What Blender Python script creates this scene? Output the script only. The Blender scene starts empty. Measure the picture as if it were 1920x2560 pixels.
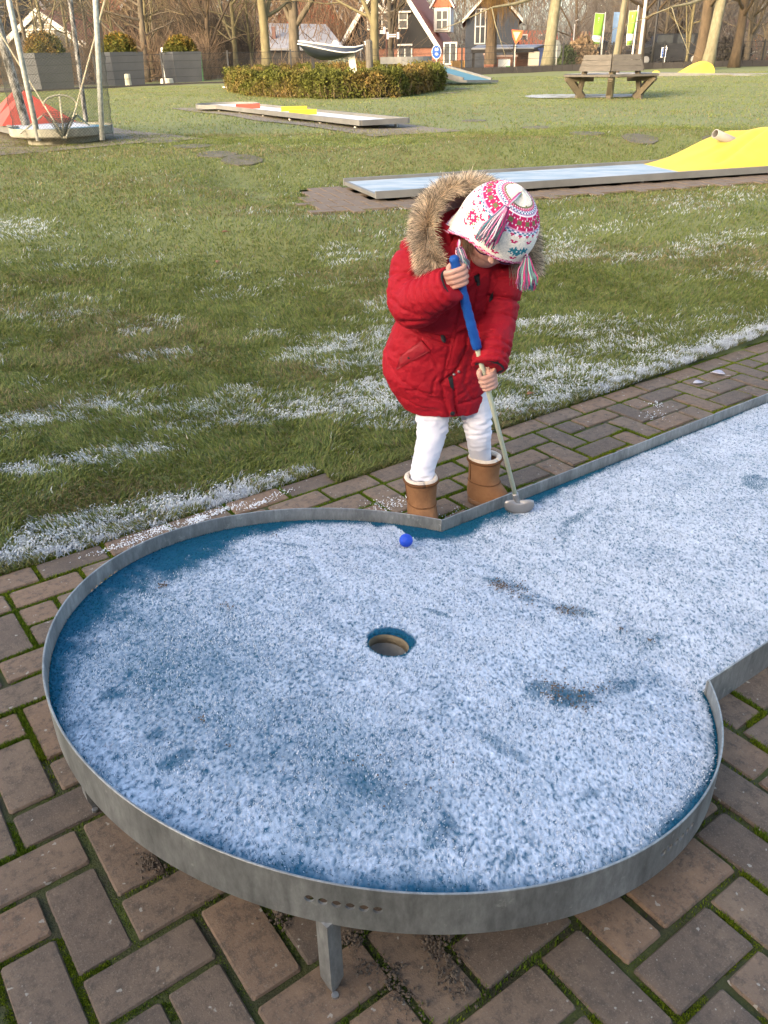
import bpy, bmesh, math, random
import numpy as np
from mathutils import Vector, Matrix, noise as mnoise
from mathutils.bvhtree import BVHTree

random.seed(7)
rng = np.random.default_rng(11)
S = bpy.context.scene
COL = S.collection
rad = math.radians
PI = math.pi

# ------------------------------------------------------------------ camera
CAM = np.array([0.0, 0.0, 1.3157])
FPX, PITCH, ROLL = 2078.0, 0.4994, 0.018          # focal length in pixels of a 1920 px wide picture
FW = np.array([0, math.cos(PITCH), -math.sin(PITCH)])
_r = np.array([1.0, 0, 0]); _d = np.cross(FW, _r)
RT = math.cos(ROLL) * _r + math.sin(ROLL) * _d
DN = -math.sin(ROLL) * _r + math.cos(ROLL) * _d
cam_d = bpy.data.cameras.new('camera')
cam_d.sensor_fit = 'HORIZONTAL'; cam_d.sensor_width = 36.0
cam_d.lens = FPX / 1920 * 36.0
cam_d.clip_start = 0.05; cam_d.clip_end = 3000
cam = bpy.data.objects.new('camera', cam_d); COL.objects.link(cam)
cam.matrix_world = Matrix(((RT[0], -DN[0], -FW[0], CAM[0]), (RT[1], -DN[1], -FW[1], CAM[1]),
                           (RT[2], -DN[2], -FW[2], CAM[2]), (0, 0, 0, 1)))
S.camera = cam

# ------------------------------------------------------------------ sky, sun, exposure
SUN_EL, SUN_AZ = rad(17), rad(222)                # azimuth measured from +Y towards +X
W = bpy.data.worlds.new('World'); S.world = W; W.use_nodes = True
nt = W.node_tree
sky = nt.nodes.new('ShaderNodeTexSky'); sky.sky_type = 'NISHITA'
sky.sun_disc = False; sky.sun_elevation = SUN_EL; sky.sun_rotation = SUN_AZ
sky.dust_density = 4.0; sky.air_density = 0.8; sky.ozone_density = 0.15; sky.altitude = 0
bg = nt.nodes['Background']; bg.inputs['Strength'].default_value = 0.15
nt.links.new(sky.outputs[0], bg.inputs['Color'])
sd = bpy.data.lights.new('sun', 'SUN'); sd.energy = 0.62; sd.angle = rad(12); sd.color = (1.0, 0.85, 0.66)
sun = bpy.data.objects.new('sun', sd); COL.objects.link(sun)
sdir = Vector((math.sin(SUN_AZ) * math.cos(SUN_EL), math.cos(SUN_AZ) * math.cos(SUN_EL), math.sin(SUN_EL)))
sun.rotation_euler = sdir.to_track_quat('Z', 'Y').to_euler()
S.view_settings.view_transform = 'Standard'; S.view_settings.look = 'None'
S.view_settings.exposure = 2.40; S.view_settings.gamma = 1.0; S.view_settings.use_curve_mapping = False

# ------------------------------------------------------------------ helpers: places
def ray(px, py):
    return FW + (px - 960) / FPX * RT + (py - 1280) / FPX * DN
def at(px, py, y):                                # point of the place at distance y along the view's ground direction
    d = ray(px, py); return Vector(CAM + d * (y / d[1]))
def gz(px, py, z=0.0):                            # point at height z
    d = ray(px, py); return Vector(CAM + d * ((z - CAM[2]) / d[2]))
def sst(a, b, x):
    t = np.clip((x - a) / (b - a), 0, 1); return t * t * (3 - 2 * t)
TH = 0.624                                        # direction of the nearest golf lane
LD = np.array([math.cos(TH), math.sin(TH)]); LN = np.array([-LD[1], LD[0]]); CC = np.array([0.01, 1.504])
def st2xy(s, t):                                  # lane coordinates (along, across) to place coordinates
    return CC[0] + s * LD[0] + t * LN[0], CC[1] + s * LD[1] + t * LN[1]
def xy2st(x, y):
    return (x - CC[0]) * LD[0] + (y - CC[1]) * LD[1], (x - CC[0]) * LN[0] + (y - CC[1]) * LN[1]
L3D = rad(18.3); L3O = np.array([-0.022, 7.13])     # second lane: direction and corner
def l3(x, y):
    dx, dy = x - L3O[0], y - L3O[1]; return dx * math.cos(L3D) + dy * math.sin(L3D), -dx * math.sin(L3D) + dy * math.cos(L3D)
def hz(x, y):                                     # height of the lawn and the land
    x = np.asarray(x, float); y = np.asarray(y, float)
    z = 0.5 * sst(2.9, 10.2, y)
    w = np.interp(x, [-14, -8, 0, 10, 22], [-0.05, 0.05, 0.12, 0.19, 0.22])
    z = z + sst(14, 34, y) * w
    s, t = xy2st(x, y)
    bump = 0.018 * np.sin(x * 1.7 + 0.6 * np.sin(y * 1.1)) * np.cos(y * 1.3 + x * 0.4)
    z = z + bump * sst(1.35, 2.6, t) + 0.010 * sst(1.2, 1.5, t)
    s3, t3 = l3(x, y); w3 = sst(-1.6, -0.7, s3) * sst(-1.3, -0.4, t3) * sst(2.4, 1.15, t3)      # the second lane stands on a levelled pad
    z = z * (1 - w3) + 0.285 * w3
    return z
def hzf(x, y): return float(hz(x, y))
def gnd(px, py, dz=0.0):                          # point where the view through a pixel meets the land
    d = ray(px, py); k0 = 0.3; k = k0
    f = lambda k_: (CAM + d * k_)[2] - dz - hzf((CAM + d * k_)[0], min((CAM + d * k_)[1], 90))
    while k < 400 and f(k) > 0: k0 = k; k *= 1.03
    for _ in range(40):
        m_ = (k0 + k) / 2
        if f(m_) > 0: k0 = m_
        else: k = m_
    p = CAM + d * k
    return Vector(p)

# ------------------------------------------------------------------ helpers: smooth random fields in numpy
class Field:
    def __init__(self, seed, n=64):
        self.g = np.random.default_rng(seed).random((n, n)); self.n = n
    def at(self, x, y):
        x = np.asarray(x, float); y = np.asarray(y, float)
        xi = np.floor(x).astype(int); yi = np.floor(y).astype(int); fx = x - xi; fy = y - yi
        fx = fx * fx * (3 - 2 * fx); fy = fy * fy * (3 - 2 * fy); n = self.n; g = self.g
        a = g[yi % n, xi % n]; b = g[yi % n, (xi + 1) % n]; c = g[(yi + 1) % n, xi % n]; d = g[(yi + 1) % n, (xi + 1) % n]
        return (a * (1 - fx) + b * fx) * (1 - fy) + (c * (1 - fx) + d * fx) * fy
    def fbm(self, x, y, o=4):
        r = 0; a = 0.5; k = 1.0; tot = 0
        for i in range(o):
            r = r + a * self.at(x * k + 17.3 * i, y * k - 9.1 * i); tot += a; a *= 0.55; k *= 2.03
        return r / tot

# ------------------------------------------------------------------ helpers: meshes and objects
def tag(o, label=None, cat=None, group=None, kind=None):
    if label: o['label'] = label
    if cat: o['category'] = cat
    if group: o['group'] = group
    if kind: o['kind'] = kind
    return o
def empty(name, loc, label=None, cat=None, group=None, rz=0.0):
    o = bpy.data.objects.new(name, None); COL.objects.link(o); o.location = loc; o.rotation_euler = (0, 0, rz)
    o.empty_display_size = 0.1
    return tag(o, label, cat, group)
def link(name, me, parent=None, world=True):
    o = bpy.data.objects.new(name, me); COL.objects.link(o)
    if parent is not None:
        o.parent = parent
        if world: o.matrix_parent_inverse = wm(parent).inverted()
    return o
def wm(o):                                        # world matrix without a depsgraph update
    m = Matrix.LocRotScale(o.location, o.rotation_euler, o.scale)
    return (wm(o.parent) @ o.matrix_parent_inverse @ m) if o.parent else m
class MB:
    def __init__(self): self.v = []; self.f = []; self.c = []; self.cur = None
    def add(self, vs, fs):
        n = len(self.v); self.v += [tuple(v) for v in vs]; self.f += [tuple(i + n for i in f) for f in fs]
        if self.cur is not None: self.c += [self.cur] * len(vs)
        return self
    def box(self, c, s, rz=0.0, M=None, bev=0.0):
        hx, hy, hz_ = s[0] / 2, s[1] / 2, s[2] / 2
        vs = []
        if bev <= 0:
            for z in (-hz_, hz_):
                for x, y in ((-hx, -hy), (hx, -hy), (hx, hy), (-hx, hy)): vs.append(Vector((x, y, z)))
            fs = [(0, 3, 2, 1), (4, 5, 6, 7), (0, 1, 5, 4), (1, 2, 6, 5), (2, 3, 7, 6), (3, 0, 4, 7)]
        else:
            for z, k in ((-hz_, 0), (hz_ - bev, 0), (hz_, bev)):
                for x, y in ((-hx + k, -hy + k), (hx - k, -hy + k), (hx - k, hy - k), (-hx + k, hy - k)): vs.append(Vector((x, y, z)))
            fs = [(0, 3, 2, 1), (8, 9, 10, 11)]
            for l in (0, 4):
                for i in range(4): j = (i + 1) % 4; fs.append((l + i, l + j, l + 4 + j, l + 4 + i))
        R = M if M is not None else Matrix.Rotation(rz, 3, 'Z')
        c = Vector(c); return self.add([c + R @ v for v in vs], fs)
    def beam(self, a, b, w, h, up=(0, 0, 1)):      # square timber from a to b; w sideways, h along up
        a = Vector(a); b = Vector(b); x = (b - a).normalized(); up = Vector(up)
        y = up.cross(x)
        if y.length < 1e-4: y = Vector((1, 0, 0)).cross(x)
        y.normalize(); z = x.cross(y)
        vs = []
        for p in (a, b):
            for sy, sz in ((-1, -1), (1, -1), (1, 1), (-1, 1)): vs.append(p + y * sy * w / 2 + z * sz * h / 2)
        return self.add(vs, [(0, 3, 2, 1), (4, 5, 6, 7), (0, 1, 5, 4), (1, 2, 6, 5), (2, 3, 7, 6), (3, 0, 4, 7)])
    def tube(self, pts, r, n=6, cap=True, ell=None):
        pts = [Vector(p) for p in pts]
        if not hasattr(r, '__len__'): r = [r] * len(pts)
        vs = []; fs = []; prev = None
        for i, p in enumerate(pts):
            t = (pts[min(i + 1, len(pts) - 1)] - pts[max(i - 1, 0)])
            t = t.normalized() if t.length > 1e-9 else Vector((0, 0, 1))
            if prev is None:
                a = Vector((0, 0, 1)) if abs(t.z) < 0.9 else Vector((0, 1, 0)); u = t.cross(a).normalized()
            else:
                u = prev - t * prev.dot(t); u = u.normalized() if u.length > 1e-6 else t.orthogonal().normalized()
            prev = u; w = t.cross(u)
            for k in range(n):
                an = 2 * PI * k / n; e = 1.0 if ell is None else ell
                vs.append(p + (u * math.cos(an) + w * math.sin(an) * e) * r[i])
        for i in range(len(pts) - 1):
            for k in range(n):
                k2 = (k + 1) % n; fs.append((i * n + k, i * n + k2, (i + 1) * n + k2, (i + 1) * n + k))
        if cap:
            fs.append(tuple(range(n - 1, -1, -1))); fs.append(tuple((len(pts) - 1) * n + k for k in range(n)))
        return self.add(vs, fs)
    def rings(self, rs, closed=True, cap=True):    # loft through rings of equal point count
        n = len(rs[0]); vs = [p for r in rs for p in r]; fs = []
        for i in range(len(rs) - 1):
            for k in range(n if closed else n - 1):
                k2 = (k + 1) % n; fs.append((i * n + k, i * n + k2, (i + 1) * n + k2, (i + 1) * n + k))
        if cap and closed:
            fs.append(tuple(range(n - 1, -1, -1))); fs.append(tuple((len(rs) - 1) * n + k for k in range(n)))
        return self.add(vs, fs)
    def ball(self, c, r, n=12, m=8, M=None):
        r = (r, r, r) if not hasattr(r, '__len__') else r; c = Vector(c); rs = []
        for i in range(m + 1):
            a = -PI / 2 + PI * i / m; q = max(math.cos(a), 1e-3)
            ring = [Vector((r[0] * q * math.cos(2 * PI * k / n), r[1] * q * math.sin(2 * PI * k / n), r[2] * math.sin(a))) for k in range(n)]
            rs.append([c + (M @ v if M is not None else v) for v in ring])
        return self.rings(rs)
    def cyl(self, c, r, h, n=16, r2=None):
        return self.tube([Vector(c), Vector(c) + Vector((0, 0, h))], [r, r if r2 is None else r2], n)
    def poly(self, pts, thick, nrm):               # flat plate with thickness
        nrm = Vector(nrm).normalized() * thick; n = len(pts); a = [Vector(p) for p in pts]; b = [p + nrm for p in a]
        fs = [tuple(range(n - 1, -1, -1)), tuple(range(n, 2 * n))]
        for i in range(n): j = (i + 1) % n; fs.append((i, j, n + j, n + i))
        return self.add(a + b, fs)
    def mesh(self, name, mat, smooth=False, attr=None):
        me = bpy.data.meshes.new(name); me.from_pydata(self.v, [], self.f)
        if mat is not None: me.materials.append(mat)
        if smooth: me.polygons.foreach_set('use_smooth', [True] * len(me.polygons))
        if self.c:
            ca = me.color_attributes.new('Col', 'FLOAT_COLOR', 'POINT')
            ca.data.foreach_set('color', np.array([(c[0], c[1], c[2], 1.0) for c in self.c], np.float32).ravel())
        me.update(); return me
    def build(self, name, mat, parent=None, smooth=False):
        return link(name, self.mesh(name, mat, smooth), parent)
def npmesh(name, V, T, mat, C=None, smooth=False, quads=False):
    V = np.asarray(V, np.float32); T = np.asarray(T, np.int32); k = T.shape[1]
    me = bpy.data.meshes.new(name)
    me.vertices.add(len(V)); me.vertices.foreach_set('co', V.ravel())
    me.loops.add(T.size); me.loops.foreach_set('vertex_index', T.ravel())
    me.polygons.add(len(T)); me.polygons.foreach_set('loop_start', np.arange(0, T.size, k, dtype=np.int32))
    me.polygons.foreach_set('use_smooth', np.full(len(T), smooth))
    me.update(calc_edges=True)
    if C is not None:
        ca = me.color_attributes.new('Col', 'FLOAT_COLOR', 'POINT')
        C = np.asarray(C, np.float32); C4 = np.ones((len(V), 4), np.float32); C4[:, :3] = C
        ca.data.foreach_set('color', C4.ravel())
    if mat is not None: me.materials.append(mat)
    return me
def grid_mesh(name, xs, ys, zf, mat, C=None, smooth=True):
    X, Y = np.meshgrid(xs, ys); Z = zf(X, Y); nx, ny = len(xs), len(ys)
    V = np.c_[X.ravel(), Y.ravel(), Z.ravel()]; i = np.arange(nx * ny).reshape(ny, nx)
    T = np.c_[i[:-1, :-1].ravel(), i[:-1, 1:].ravel(), i[1:, 1:].ravel(), i[1:, :-1].ravel()]
    return npmesh(name, V, T, mat, C, smooth)
def copy_tree(o, parent=None):
    c = o.copy(); COL.objects.link(c); c.parent = parent
    for ch in o.children: copy_tree(ch, c)
    return c
def remeshed(mb, voxel, smooth=4, fac=0.5):        # one continuous surface round all shapes of mb
    me = mb.mesh('tmp', None); o = bpy.data.objects.new('tmp', me); COL.objects.link(o)
    m = o.modifiers.new('r', 'REMESH'); m.mode = 'VOXEL'; m.voxel_size = voxel; m.use_smooth_shade = True
    if smooth:
        s = o.modifiers.new('s', 'SMOOTH'); s.iterations = smooth; s.factor = fac
    dg = bpy.context.evaluated_depsgraph_get(); out = bpy.data.meshes.new_from_object(o.evaluated_get(dg))
    bpy.data.objects.remove(o); bpy.data.meshes.remove(me)
    out.polygons.foreach_set('use_smooth', [True] * len(out.polygons)); return out
def vco(me):
    a = np.empty(len(me.vertices) * 3, np.float32); me.vertices.foreach_get('co', a); return a.reshape(-1, 3).astype(float)
def vno(me):
    a = np.empty(len(me.vertices) * 3, np.float32); me.vertices.foreach_get('normal', a); return a.reshape(-1, 3).astype(float)
def setco(me, a):
    me.vertices.foreach_set('co', np.asarray(a, np.float32).ravel()); me.update()

# ------------------------------------------------------------------ helpers: materials
def nodes(name):
    m = bpy.data.materials.new(name); m.use_nodes = True; t = m.node_tree
    return m, t, t.nodes['Principled BSDF']
def N(t, typ, **kw):
    n = t.nodes.new(typ)
    for k, v in kw.items():
        if k in n.inputs: n.inputs[k].default_value = v
        else: setattr(n, k, v)
    return n
def c4(c): return (c[0], c[1], c[2], 1.0)
def srgb(r, g, b):
    f = lambda u: (u / 255 / 12.92) if u <= 10 else ((u / 255 + 0.055) / 1.055) ** 2.4
    return (f(r), f(g), f(b))
def pm(name, c1, c2=None, scale=6.0, rough=0.7, metal=0.0, bump=0.0, bscale=40.0, stretch=None, spec=0.4, c3=None, sharp=0.5, coat=0.0):
    m, t, b = nodes(name)
    b.inputs['Roughness'].default_value = rough; b.inputs['Metallic'].default_value = metal
    b.inputs['Specular IOR Level'].default_value = spec; b.inputs['Coat Weight'].default_value = coat
    tc = N(t, 'ShaderNodeTexCoord'); mp = N(t, 'ShaderNodeMapping'); t.links.new(tc.outputs['Object'], mp.inputs[0])
    if stretch: mp.inputs['Scale'].default_value = stretch
    if c2 is None: b.inputs['Base Color'].default_value = c4(c1)
    else:
        nz = N(t, 'ShaderNodeTexNoise', Scale=scale, Detail=7.0, Roughness=0.62); t.links.new(mp.outputs[0], nz.inputs['Vector'])
        rp = N(t, 'ShaderNodeValToRGB'); e = rp.color_ramp.elements
        w = 0.34 * (1 - sharp) + 0.04
        e[0].position = 0.5 - w; e[0].color = c4(c1); e[1].position = 0.5 + w; e[1].color = c4(c2)
        if c3 is not None: k = e.new(0.5 + w + 0.14); k.color = c4(c3)
        t.links.new(nz.outputs['Fac'], rp.inputs[0]); t.links.new(rp.outputs[0], b.inputs['Base Color'])
        mr = N(t, 'ShaderNodeMapRange'); mr.inputs['To Min'].default_value = max(rough - 0.12, 0.05); mr.inputs['To Max'].default_value = min(rough + 0.12, 1)
        t.links.new(nz.outputs['Fac'], mr.inputs[0]); t.links.new(mr.outputs[0], b.inputs['Roughness'])
    if bump > 0:
        n2 = N(t, 'ShaderNodeTexNoise', Scale=bscale, Detail=6.0, Roughness=0.6); t.links.new(mp.outputs[0], n2.inputs['Vector'])
        bp = N(t, 'ShaderNodeBump', Strength=min(bump, 1.0), Distance=0.01 if bump <= 1 else 0.01 * bump)
        t.links.new(n2.outputs['Fac'], bp.inputs['Height']); t.links.new(bp.outputs[0], b.inputs['Normal'])
    return m
def am(name, rough=0.7, spec=0.3, trans=0.0, sheen=0.0):   # colour stored on the points of the mesh
    m, t, b = nodes(name)
    a = N(t, 'ShaderNodeVertexColor', layer_name='Col'); t.links.new(a.outputs[0], b.inputs['Base Color'])
    b.inputs['Roughness'].default_value = rough; b.inputs['Specular IOR Level'].default_value = spec
    if trans > 0:
        tr = N(t, 'ShaderNodeBsdfTranslucent'); t.links.new(a.outputs[0], tr.inputs[0])
        mx = N(t, 'ShaderNodeMixShader', Fac=trans); o = t.nodes['Material Output']
        t.links.new(b.outputs[0], mx.inputs[1]); t.links.new(tr.outputs[0], mx.inputs[2]); t.links.new(mx.outputs[0], o.inputs[0])
    return m
M = {}
def blades(P, D, L, Wd, curl, C0, C1, seg=2, side=None):
    """thin tapering blades: P base points, D lean directions (horizontal), L lengths, Wd widths, curl 0..1, colours at base and tip"""
    n = len(P); ang = rng.random(n) * 2 * PI
    sd_ = np.c_[np.cos(ang), np.sin(ang), np.zeros(n)] if side is None else side
    V = []; C = []
    up = np.array([0, 0, 1.0])
    levels = [0, 0.55, 1.0] if seg == 2 else [0, 1.0]
    for k, q in enumerate(levels):
        c = P + up * (L * q * (1 - 0.35 * curl * q))[:, None] + D * (L * curl * q * q)[:, None]
        w = Wd * (1 - q) if k == len(levels) - 1 else Wd * (1 - 0.25 * q)
        col = C0 * (1 - q) + C1 * q
        if k == len(levels) - 1: V.append(c); C.append(col)
        else: V += [c - sd_ * (w / 2)[:, None], c + sd_ * (w / 2)[:, None]]; C += [col, col]
    m = len(V); Vv = np.stack(V, 1).reshape(-1, 3); Cv = np.stack(C, 1).reshape(-1, 3)
    b = np.arange(n)[:, None] * m
    if seg == 2: T = np.concatenate([b + [0, 1, 3], b + [0, 3, 2], b + [2, 3, 4]])
    else: T = b + [0, 1, 2]
    return Vv, T, Cv

# ================================================================== ADDED HOUSE, unseen behind the viewer: keeps the low sun off the nearest lane
def sun_block_house():
    M['sun_block_brick'] = pm('sun_block_brick', (0.20, 0.10, 0.07), (0.28, 0.15, 0.10), 12, 0.9); M['sun_block_tile'] = pm('sun_block_tile', (0.07, 0.06, 0.06), (0.10, 0.085, 0.08), 5, 0.8)
    M['sun_block_white'] = pm('sun_block_white', (0.70, 0.69, 0.65)); M['sun_block_glass'] = pm('sun_block_glass', (0.02, 0.025, 0.03), rough=0.08, spec=0.6)
    h = empty('sun_block_house', (-9, -6.5, 0), 'added unseen brick house with a dark tiled roof that blocks the sun', 'sun blocker')
    mb = MB(); mb.box((-9, -7.5, 1.85), (28, 6, 3.82)); mb.build('wall', M['sun_block_brick'], h)
    rf = MB(); xs_ = (-23.6, 5.6)
    prof = [(-4.0, 3.55), (-7.5, 5.8), (-11.0, 3.55), (-11.0, 3.75), (-7.5, 6.0), (-4.0, 3.75)]
    rf.rings([[Vector((x, y, z)) for y, z in prof] for x in xs_]); rf.build('roof', M['sun_block_tile'], h)
    for k in range(7):
        x = -20.5 + k * 3.9
        w = MB(); w.box((x, -4.49, 1.55), (1.7, .10, 1.3)); f = w.build('window', M['sun_block_white'], h)
        g = MB(); g.box((x, -4.43, 1.55), (1.5, .02, 1.1)); g.build('pane', M['sun_block_glass'], f)
    return h
sun_block_house()

# ================================================================== LAND
M['soil'] = pm('soil', (0.045, 0.036, 0.020), (0.075, 0.080, 0.030), 9, 0.95, bump=0.6, bscale=60)
M['lawn'] = pm('lawn_turf', (0.108, 0.130, 0.036), (0.168, 0.170, 0.058), 2.2, 0.95, bump=0.8, bscale=34, c3=(0.17, 0.15, 0.06), sharp=0.1)
M['verge'] = pm('leaf_litter', (0.055, 0.042, 0.026), (0.10, 0.075, 0.045), 1.1, 0.95, bump=0.6, bscale=8)
M['road'] = pm('road_brick', (0.16, 0.115, 0.125), (0.22, 0.165, 0.175), 3.0, 0.85, bump=0.3, bscale=20)

xs = np.unique(np.r_[np.arange(-70, -12, 2.0), np.arange(-12, 14, 0.35), np.arange(14, 82, 2.0)])
ys = np.unique(np.r_[np.arange(2.0, 12, 0.12), np.arange(12, 48, 0.7)])
FENCE = [(-16.0, 31.6), (-11.3, 33.0), (-8.4, 35.0), (2.2, 39.3), (9.6, 42.3), (24.5, 45.2), (48, 48)]
def fence_y(x): return np.interp(x, [p[0] for p in FENCE], [p[1] for p in FENCE])
def lawn_z(X, Y):
    s, t = xy2st(X, Y)
    return np.where(t < 1.06 + 0.13 * sst(0.9, 0.35, s), -0.03, hz(X, Y) - 0.004)
lawn = link('lawn', grid_mesh('lawn', xs, ys, lawn_z, M['lawn'])); tag(lawn, kind='structure')
# land beyond the fence, reaching the horizon
xs2 = np.r_[-900, -300, -150, np.arange(-100, 101, 10), 150, 300, 900]; ys2 = np.r_[30.0, 36, 42, np.arange(48, 130, 8), 200, 500, 1500]
def land_z(X, Y): return hz(X, Y) - 0.03 - 0.5 * (Y < fence_y(X) - 3.0)
o = link('ground', grid_mesh('ground', xs2, ys2, land_z, M['verge'])); tag(o, kind='structure')
o = link('ground', grid_mesh('ground', np.r_[-900, -20, -5, 5, 20, 900], np.r_[-900, -20, -3, 1, 2.2], lambda X, Y: 0 * X - 0.06, M['soil'])); tag(o, kind='structure')
# brick road behind the fence
rx = np.arange(-40, 6, 1.0); V = []; 
for x in rx:
    for k, d in enumerate((0.5, 2.2, 4.2, 6.5)):
        y = float(fence_y(x)) + d; V.append((x, y, hzf(x, y) - 0.012))
T = [(i * 4 + k, (i + 1) * 4 + k, (i + 1) * 4 + k + 1, i * 4 + k + 1) for i in range(len(rx) - 1) for k in range(3)]
o = link('road', npmesh('road', V, T, M['road'])); tag(o, kind='structure')

# ------------------------------------------------------------------ near paving: herringbone pavers
UN = 0.105
A0, B0 = 0.918, 1.699                              # lattice origin (across, along)
def lat(a, b): return st2xy(B0 + b * UN, A0 - a * UN)
M['paver'] = None
def paver_mat():
    m, t, b = nodes('paver'); b.inputs['Roughness'].default_value = 0.88; b.inputs['Specular IOR Level'].default_value = 0.25
    tc = N(t, 'ShaderNodeTexCoord'); oi = N(t, 'ShaderNodeObjectInfo'); ad = N(t, 'ShaderNodeVectorMath', operation='ADD')
    sc = N(t, 'ShaderNodeVectorMath', operation='SCALE'); sc.inputs['Scale'].default_value = 37.0
    cb = N(t, 'ShaderNodeCombineXYZ')
    for i in range(3): t.links.new(oi.outputs['Random'], cb.inputs[i])
    t.links.new(cb.outputs[0], sc.inputs[0]); t.links.new(tc.outputs['Object'], ad.inputs[0]); t.links.new(sc.outputs[0], ad.inputs[1])
    def noise(s, d, r=0.6):
        n = N(t, 'ShaderNodeTexNoise', Scale=s, Detail=d, Roughness=r); t.links.new(ad.outputs[0], n.inputs['Vector']); return n
    big = noise(9, 6, 0.7); fine = noise(300, 4, 0.75); blot = noise(42, 7, 0.78)
    r1 = N(t, 'ShaderNodeValToRGB'); e = r1.color_ramp.elements
    e[0].position = 0.30; e[0].color = c4((0.138, 0.108, 0.082)); e[1].position = 0.70; e[1].color = c4((0.228, 0.172, 0.121))
    k = e.new(0.55); k.color = c4((0.178, 0.136, 0.100)); t.links.new(big.outputs['Fac'], r1.inputs[0])
    tint = N(t, 'ShaderNodeValToRGB'); e = tint.color_ramp.elements
    e[0].color = c4((0.66, 0.65, 0.66)); e[1].color = c4((1.16, 0.98, 0.84)); k = e.new(0.5); k.color = c4((1.0, 0.95, 0.90))
    t.links.new(oi.outputs['Random'], tint.inputs[0])
    mul = N(t, 'ShaderNodeMix', data_type='RGBA', blend_type='MULTIPLY'); mul.inputs[0].default_value = 1.0
    t.links.new(r1.outputs[0], mul.inputs[6]); t.links.new(tint.outputs[0], mul.inputs[7])
    # dark lichen blotches, then pale grains
    r2 = N(t, 'ShaderNodeValToRGB'); e = r2.color_ramp.elements; e[0].position = 0.48; e[0].color = (0, 0, 0, 1); e[1].position = 0.64; e[1].color = (0.80, 0.80, 0.80, 1)
    t.links.new(blot.outputs['Fac'], r2.inputs[0])
    m2 = N(t, 'ShaderNodeMix', data_type='RGBA'); t.links.new(r2.outputs[0], m2.inputs[0]); t.links.new(mul.outputs[2], m2.inputs[6]); m2.inputs[7].default_value = c4((0.070, 0.058, 0.046))
    r3 = N(t, 'ShaderNodeValToRGB'); e = r3.color_ramp.elements; e[0].position = 0.56; e[0].color = (0, 0, 0, 1); e[1].position = 0.70; e[1].color = (0.75, 0.75, 0.75, 1)
    t.links.new(fine.outputs['Fac'], r3.inputs[0])
    m3 = N(t, 'ShaderNodeMix', data_type='RGBA'); t.links.new(r3.outputs[0], m3.inputs[0]); t.links.new(m2.outputs[2], m3.inputs[6]); m3.inputs[7].default_value = c4((0.26, 0.215, 0.16))
    # pale lichen spots
    vo = N(t, 'ShaderNodeTexNoise', Scale=62.0, Detail=2.0, Roughness=0.5); t.links.new(ad.outputs[0], vo.inputs['Vector'])
    r4 = N(t, 'ShaderNodeValToRGB'); e = r4.color_ramp.elements; e[0].position = 0.70; e[0].color = (0, 0, 0, 1); e[1].position = 0.725; e[1].color = (0.8, 0.8, 0.8, 1)
    t.links.new(vo.outputs['Fac'], r4.inputs[0])
    m4 = N(t, 'ShaderNodeMix', data_type='RGBA'); t.links.new(r4.outputs[0], m4.inputs[0]); t.links.new(m3.outputs[2], m4.inputs[6]); m4.inputs[7].default_value = c4((0.33, 0.31, 0.26))
    t.links.new(m4.outputs[2], b.inputs['Base Color'])
    bp = N(t, 'ShaderNodeBump', Strength=0.55, Distance=0.0018); t.links.new(fine.outputs['Fac'], bp.inputs['Height'])
    bp2 = N(t, 'ShaderNodeBump', Strength=0.5, Distance=0.004); t.links.new(blot.outputs['Fac'], bp2.inputs['Height']); t.links.new(bp.outputs[0], bp2.inputs['Normal'])
    t.links.new(bp2.outputs[0], b.inputs['Normal'])
    return m
M['paver'] = paver_mat()
def paver_mesh(L, B, seed):
    r = random.Random(seed); bm = MB(); h = 0.06; n = 4
    # outline with softly chipped corners, a bevelled top edge
    def outline(inset, z, j):
        pts = []; x, y = L / 2 - inset, B / 2 - inset; c = 0.004 + 0.5 * inset
        for p in ((-x + c, -y), (x - c, -y), (x, -y + c), (x, y - c), (x - c, y), (-x + c, y), (-x, y - c), (-x, -y + c)):
            pts.append(Vector((p[0] + r.uniform(-j, j), p[1] + r.uniform(-j, j), z)))
        return pts
    r0 = outline(0.0, -h, 0.0008); r1 = outline(0.0, -0.005, 0.0012); r2 = outline(0.0028, -0.0008, 0.0008); r3 = outline(0.012, 0.0, 0.001)
    bm.rings([r0, r1, r2, r3]); return bm.mesh('paver', M['paver'])
JT = 0.0125
pav_mesh = [paver_mesh(2 * UN - JT, UN - JT, k) for k in range(6)]
pav_half = [paver_mesh(UN - JT, UN - JT, 90 + k) for k in range(3)]
paving = empty('paving', (0, 0, 0)); tag(paving, kind='structure')
placed = []
def in_view(x, y, m=160):
    v = np.array([x, y, 0]) - CAM; z = v @ FW
    if z < 0.15: return False
    u = 960 + FPX * (v @ RT) / z; w = 1280 + FPX * (v @ DN) / z
    return -m < u < 1920 + m and 700 < w < 2560 + m
def platform_cover(s, t):                          # well under the golf lane
    return (s * s + t * t < 0.50 ** 2) or (s > 0.2 and abs(t) < 0.40)
def lawn_edge(s): return 1.012 + (0.115 if s < 0.52 else 0.0)
hidden = []
for a in range(-3, 34):
    for b in range(-30, 16):
        k = (a + b) % 4
        cells = None
        if a <= -1:                                # stretcher courses along the grass
            off = 0 if a == -1 else 1
            if (b + off) % 2 == 0: cells = (a + 0.5, b + 1.0, 0)
        elif k == 1: cells = (a + 1.0, b + 0.5, 1)
        elif k == 3: cells = (a + 0.5, b + 1.0, 0)
        if cells is None: continue
        ca, cb, hd = cells
        # half brick left where a header would cross into the edge course
        x, y = lat(ca, cb); s, t = xy2st(x, y)
        if t > lawn_edge(s) - (0.03 if a <= -1 else 0.0) + 0.02: continue
        if not in_view(x, y): continue
        (hidden if platform_cover(s, t) else placed).append((x, y, hd))
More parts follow.
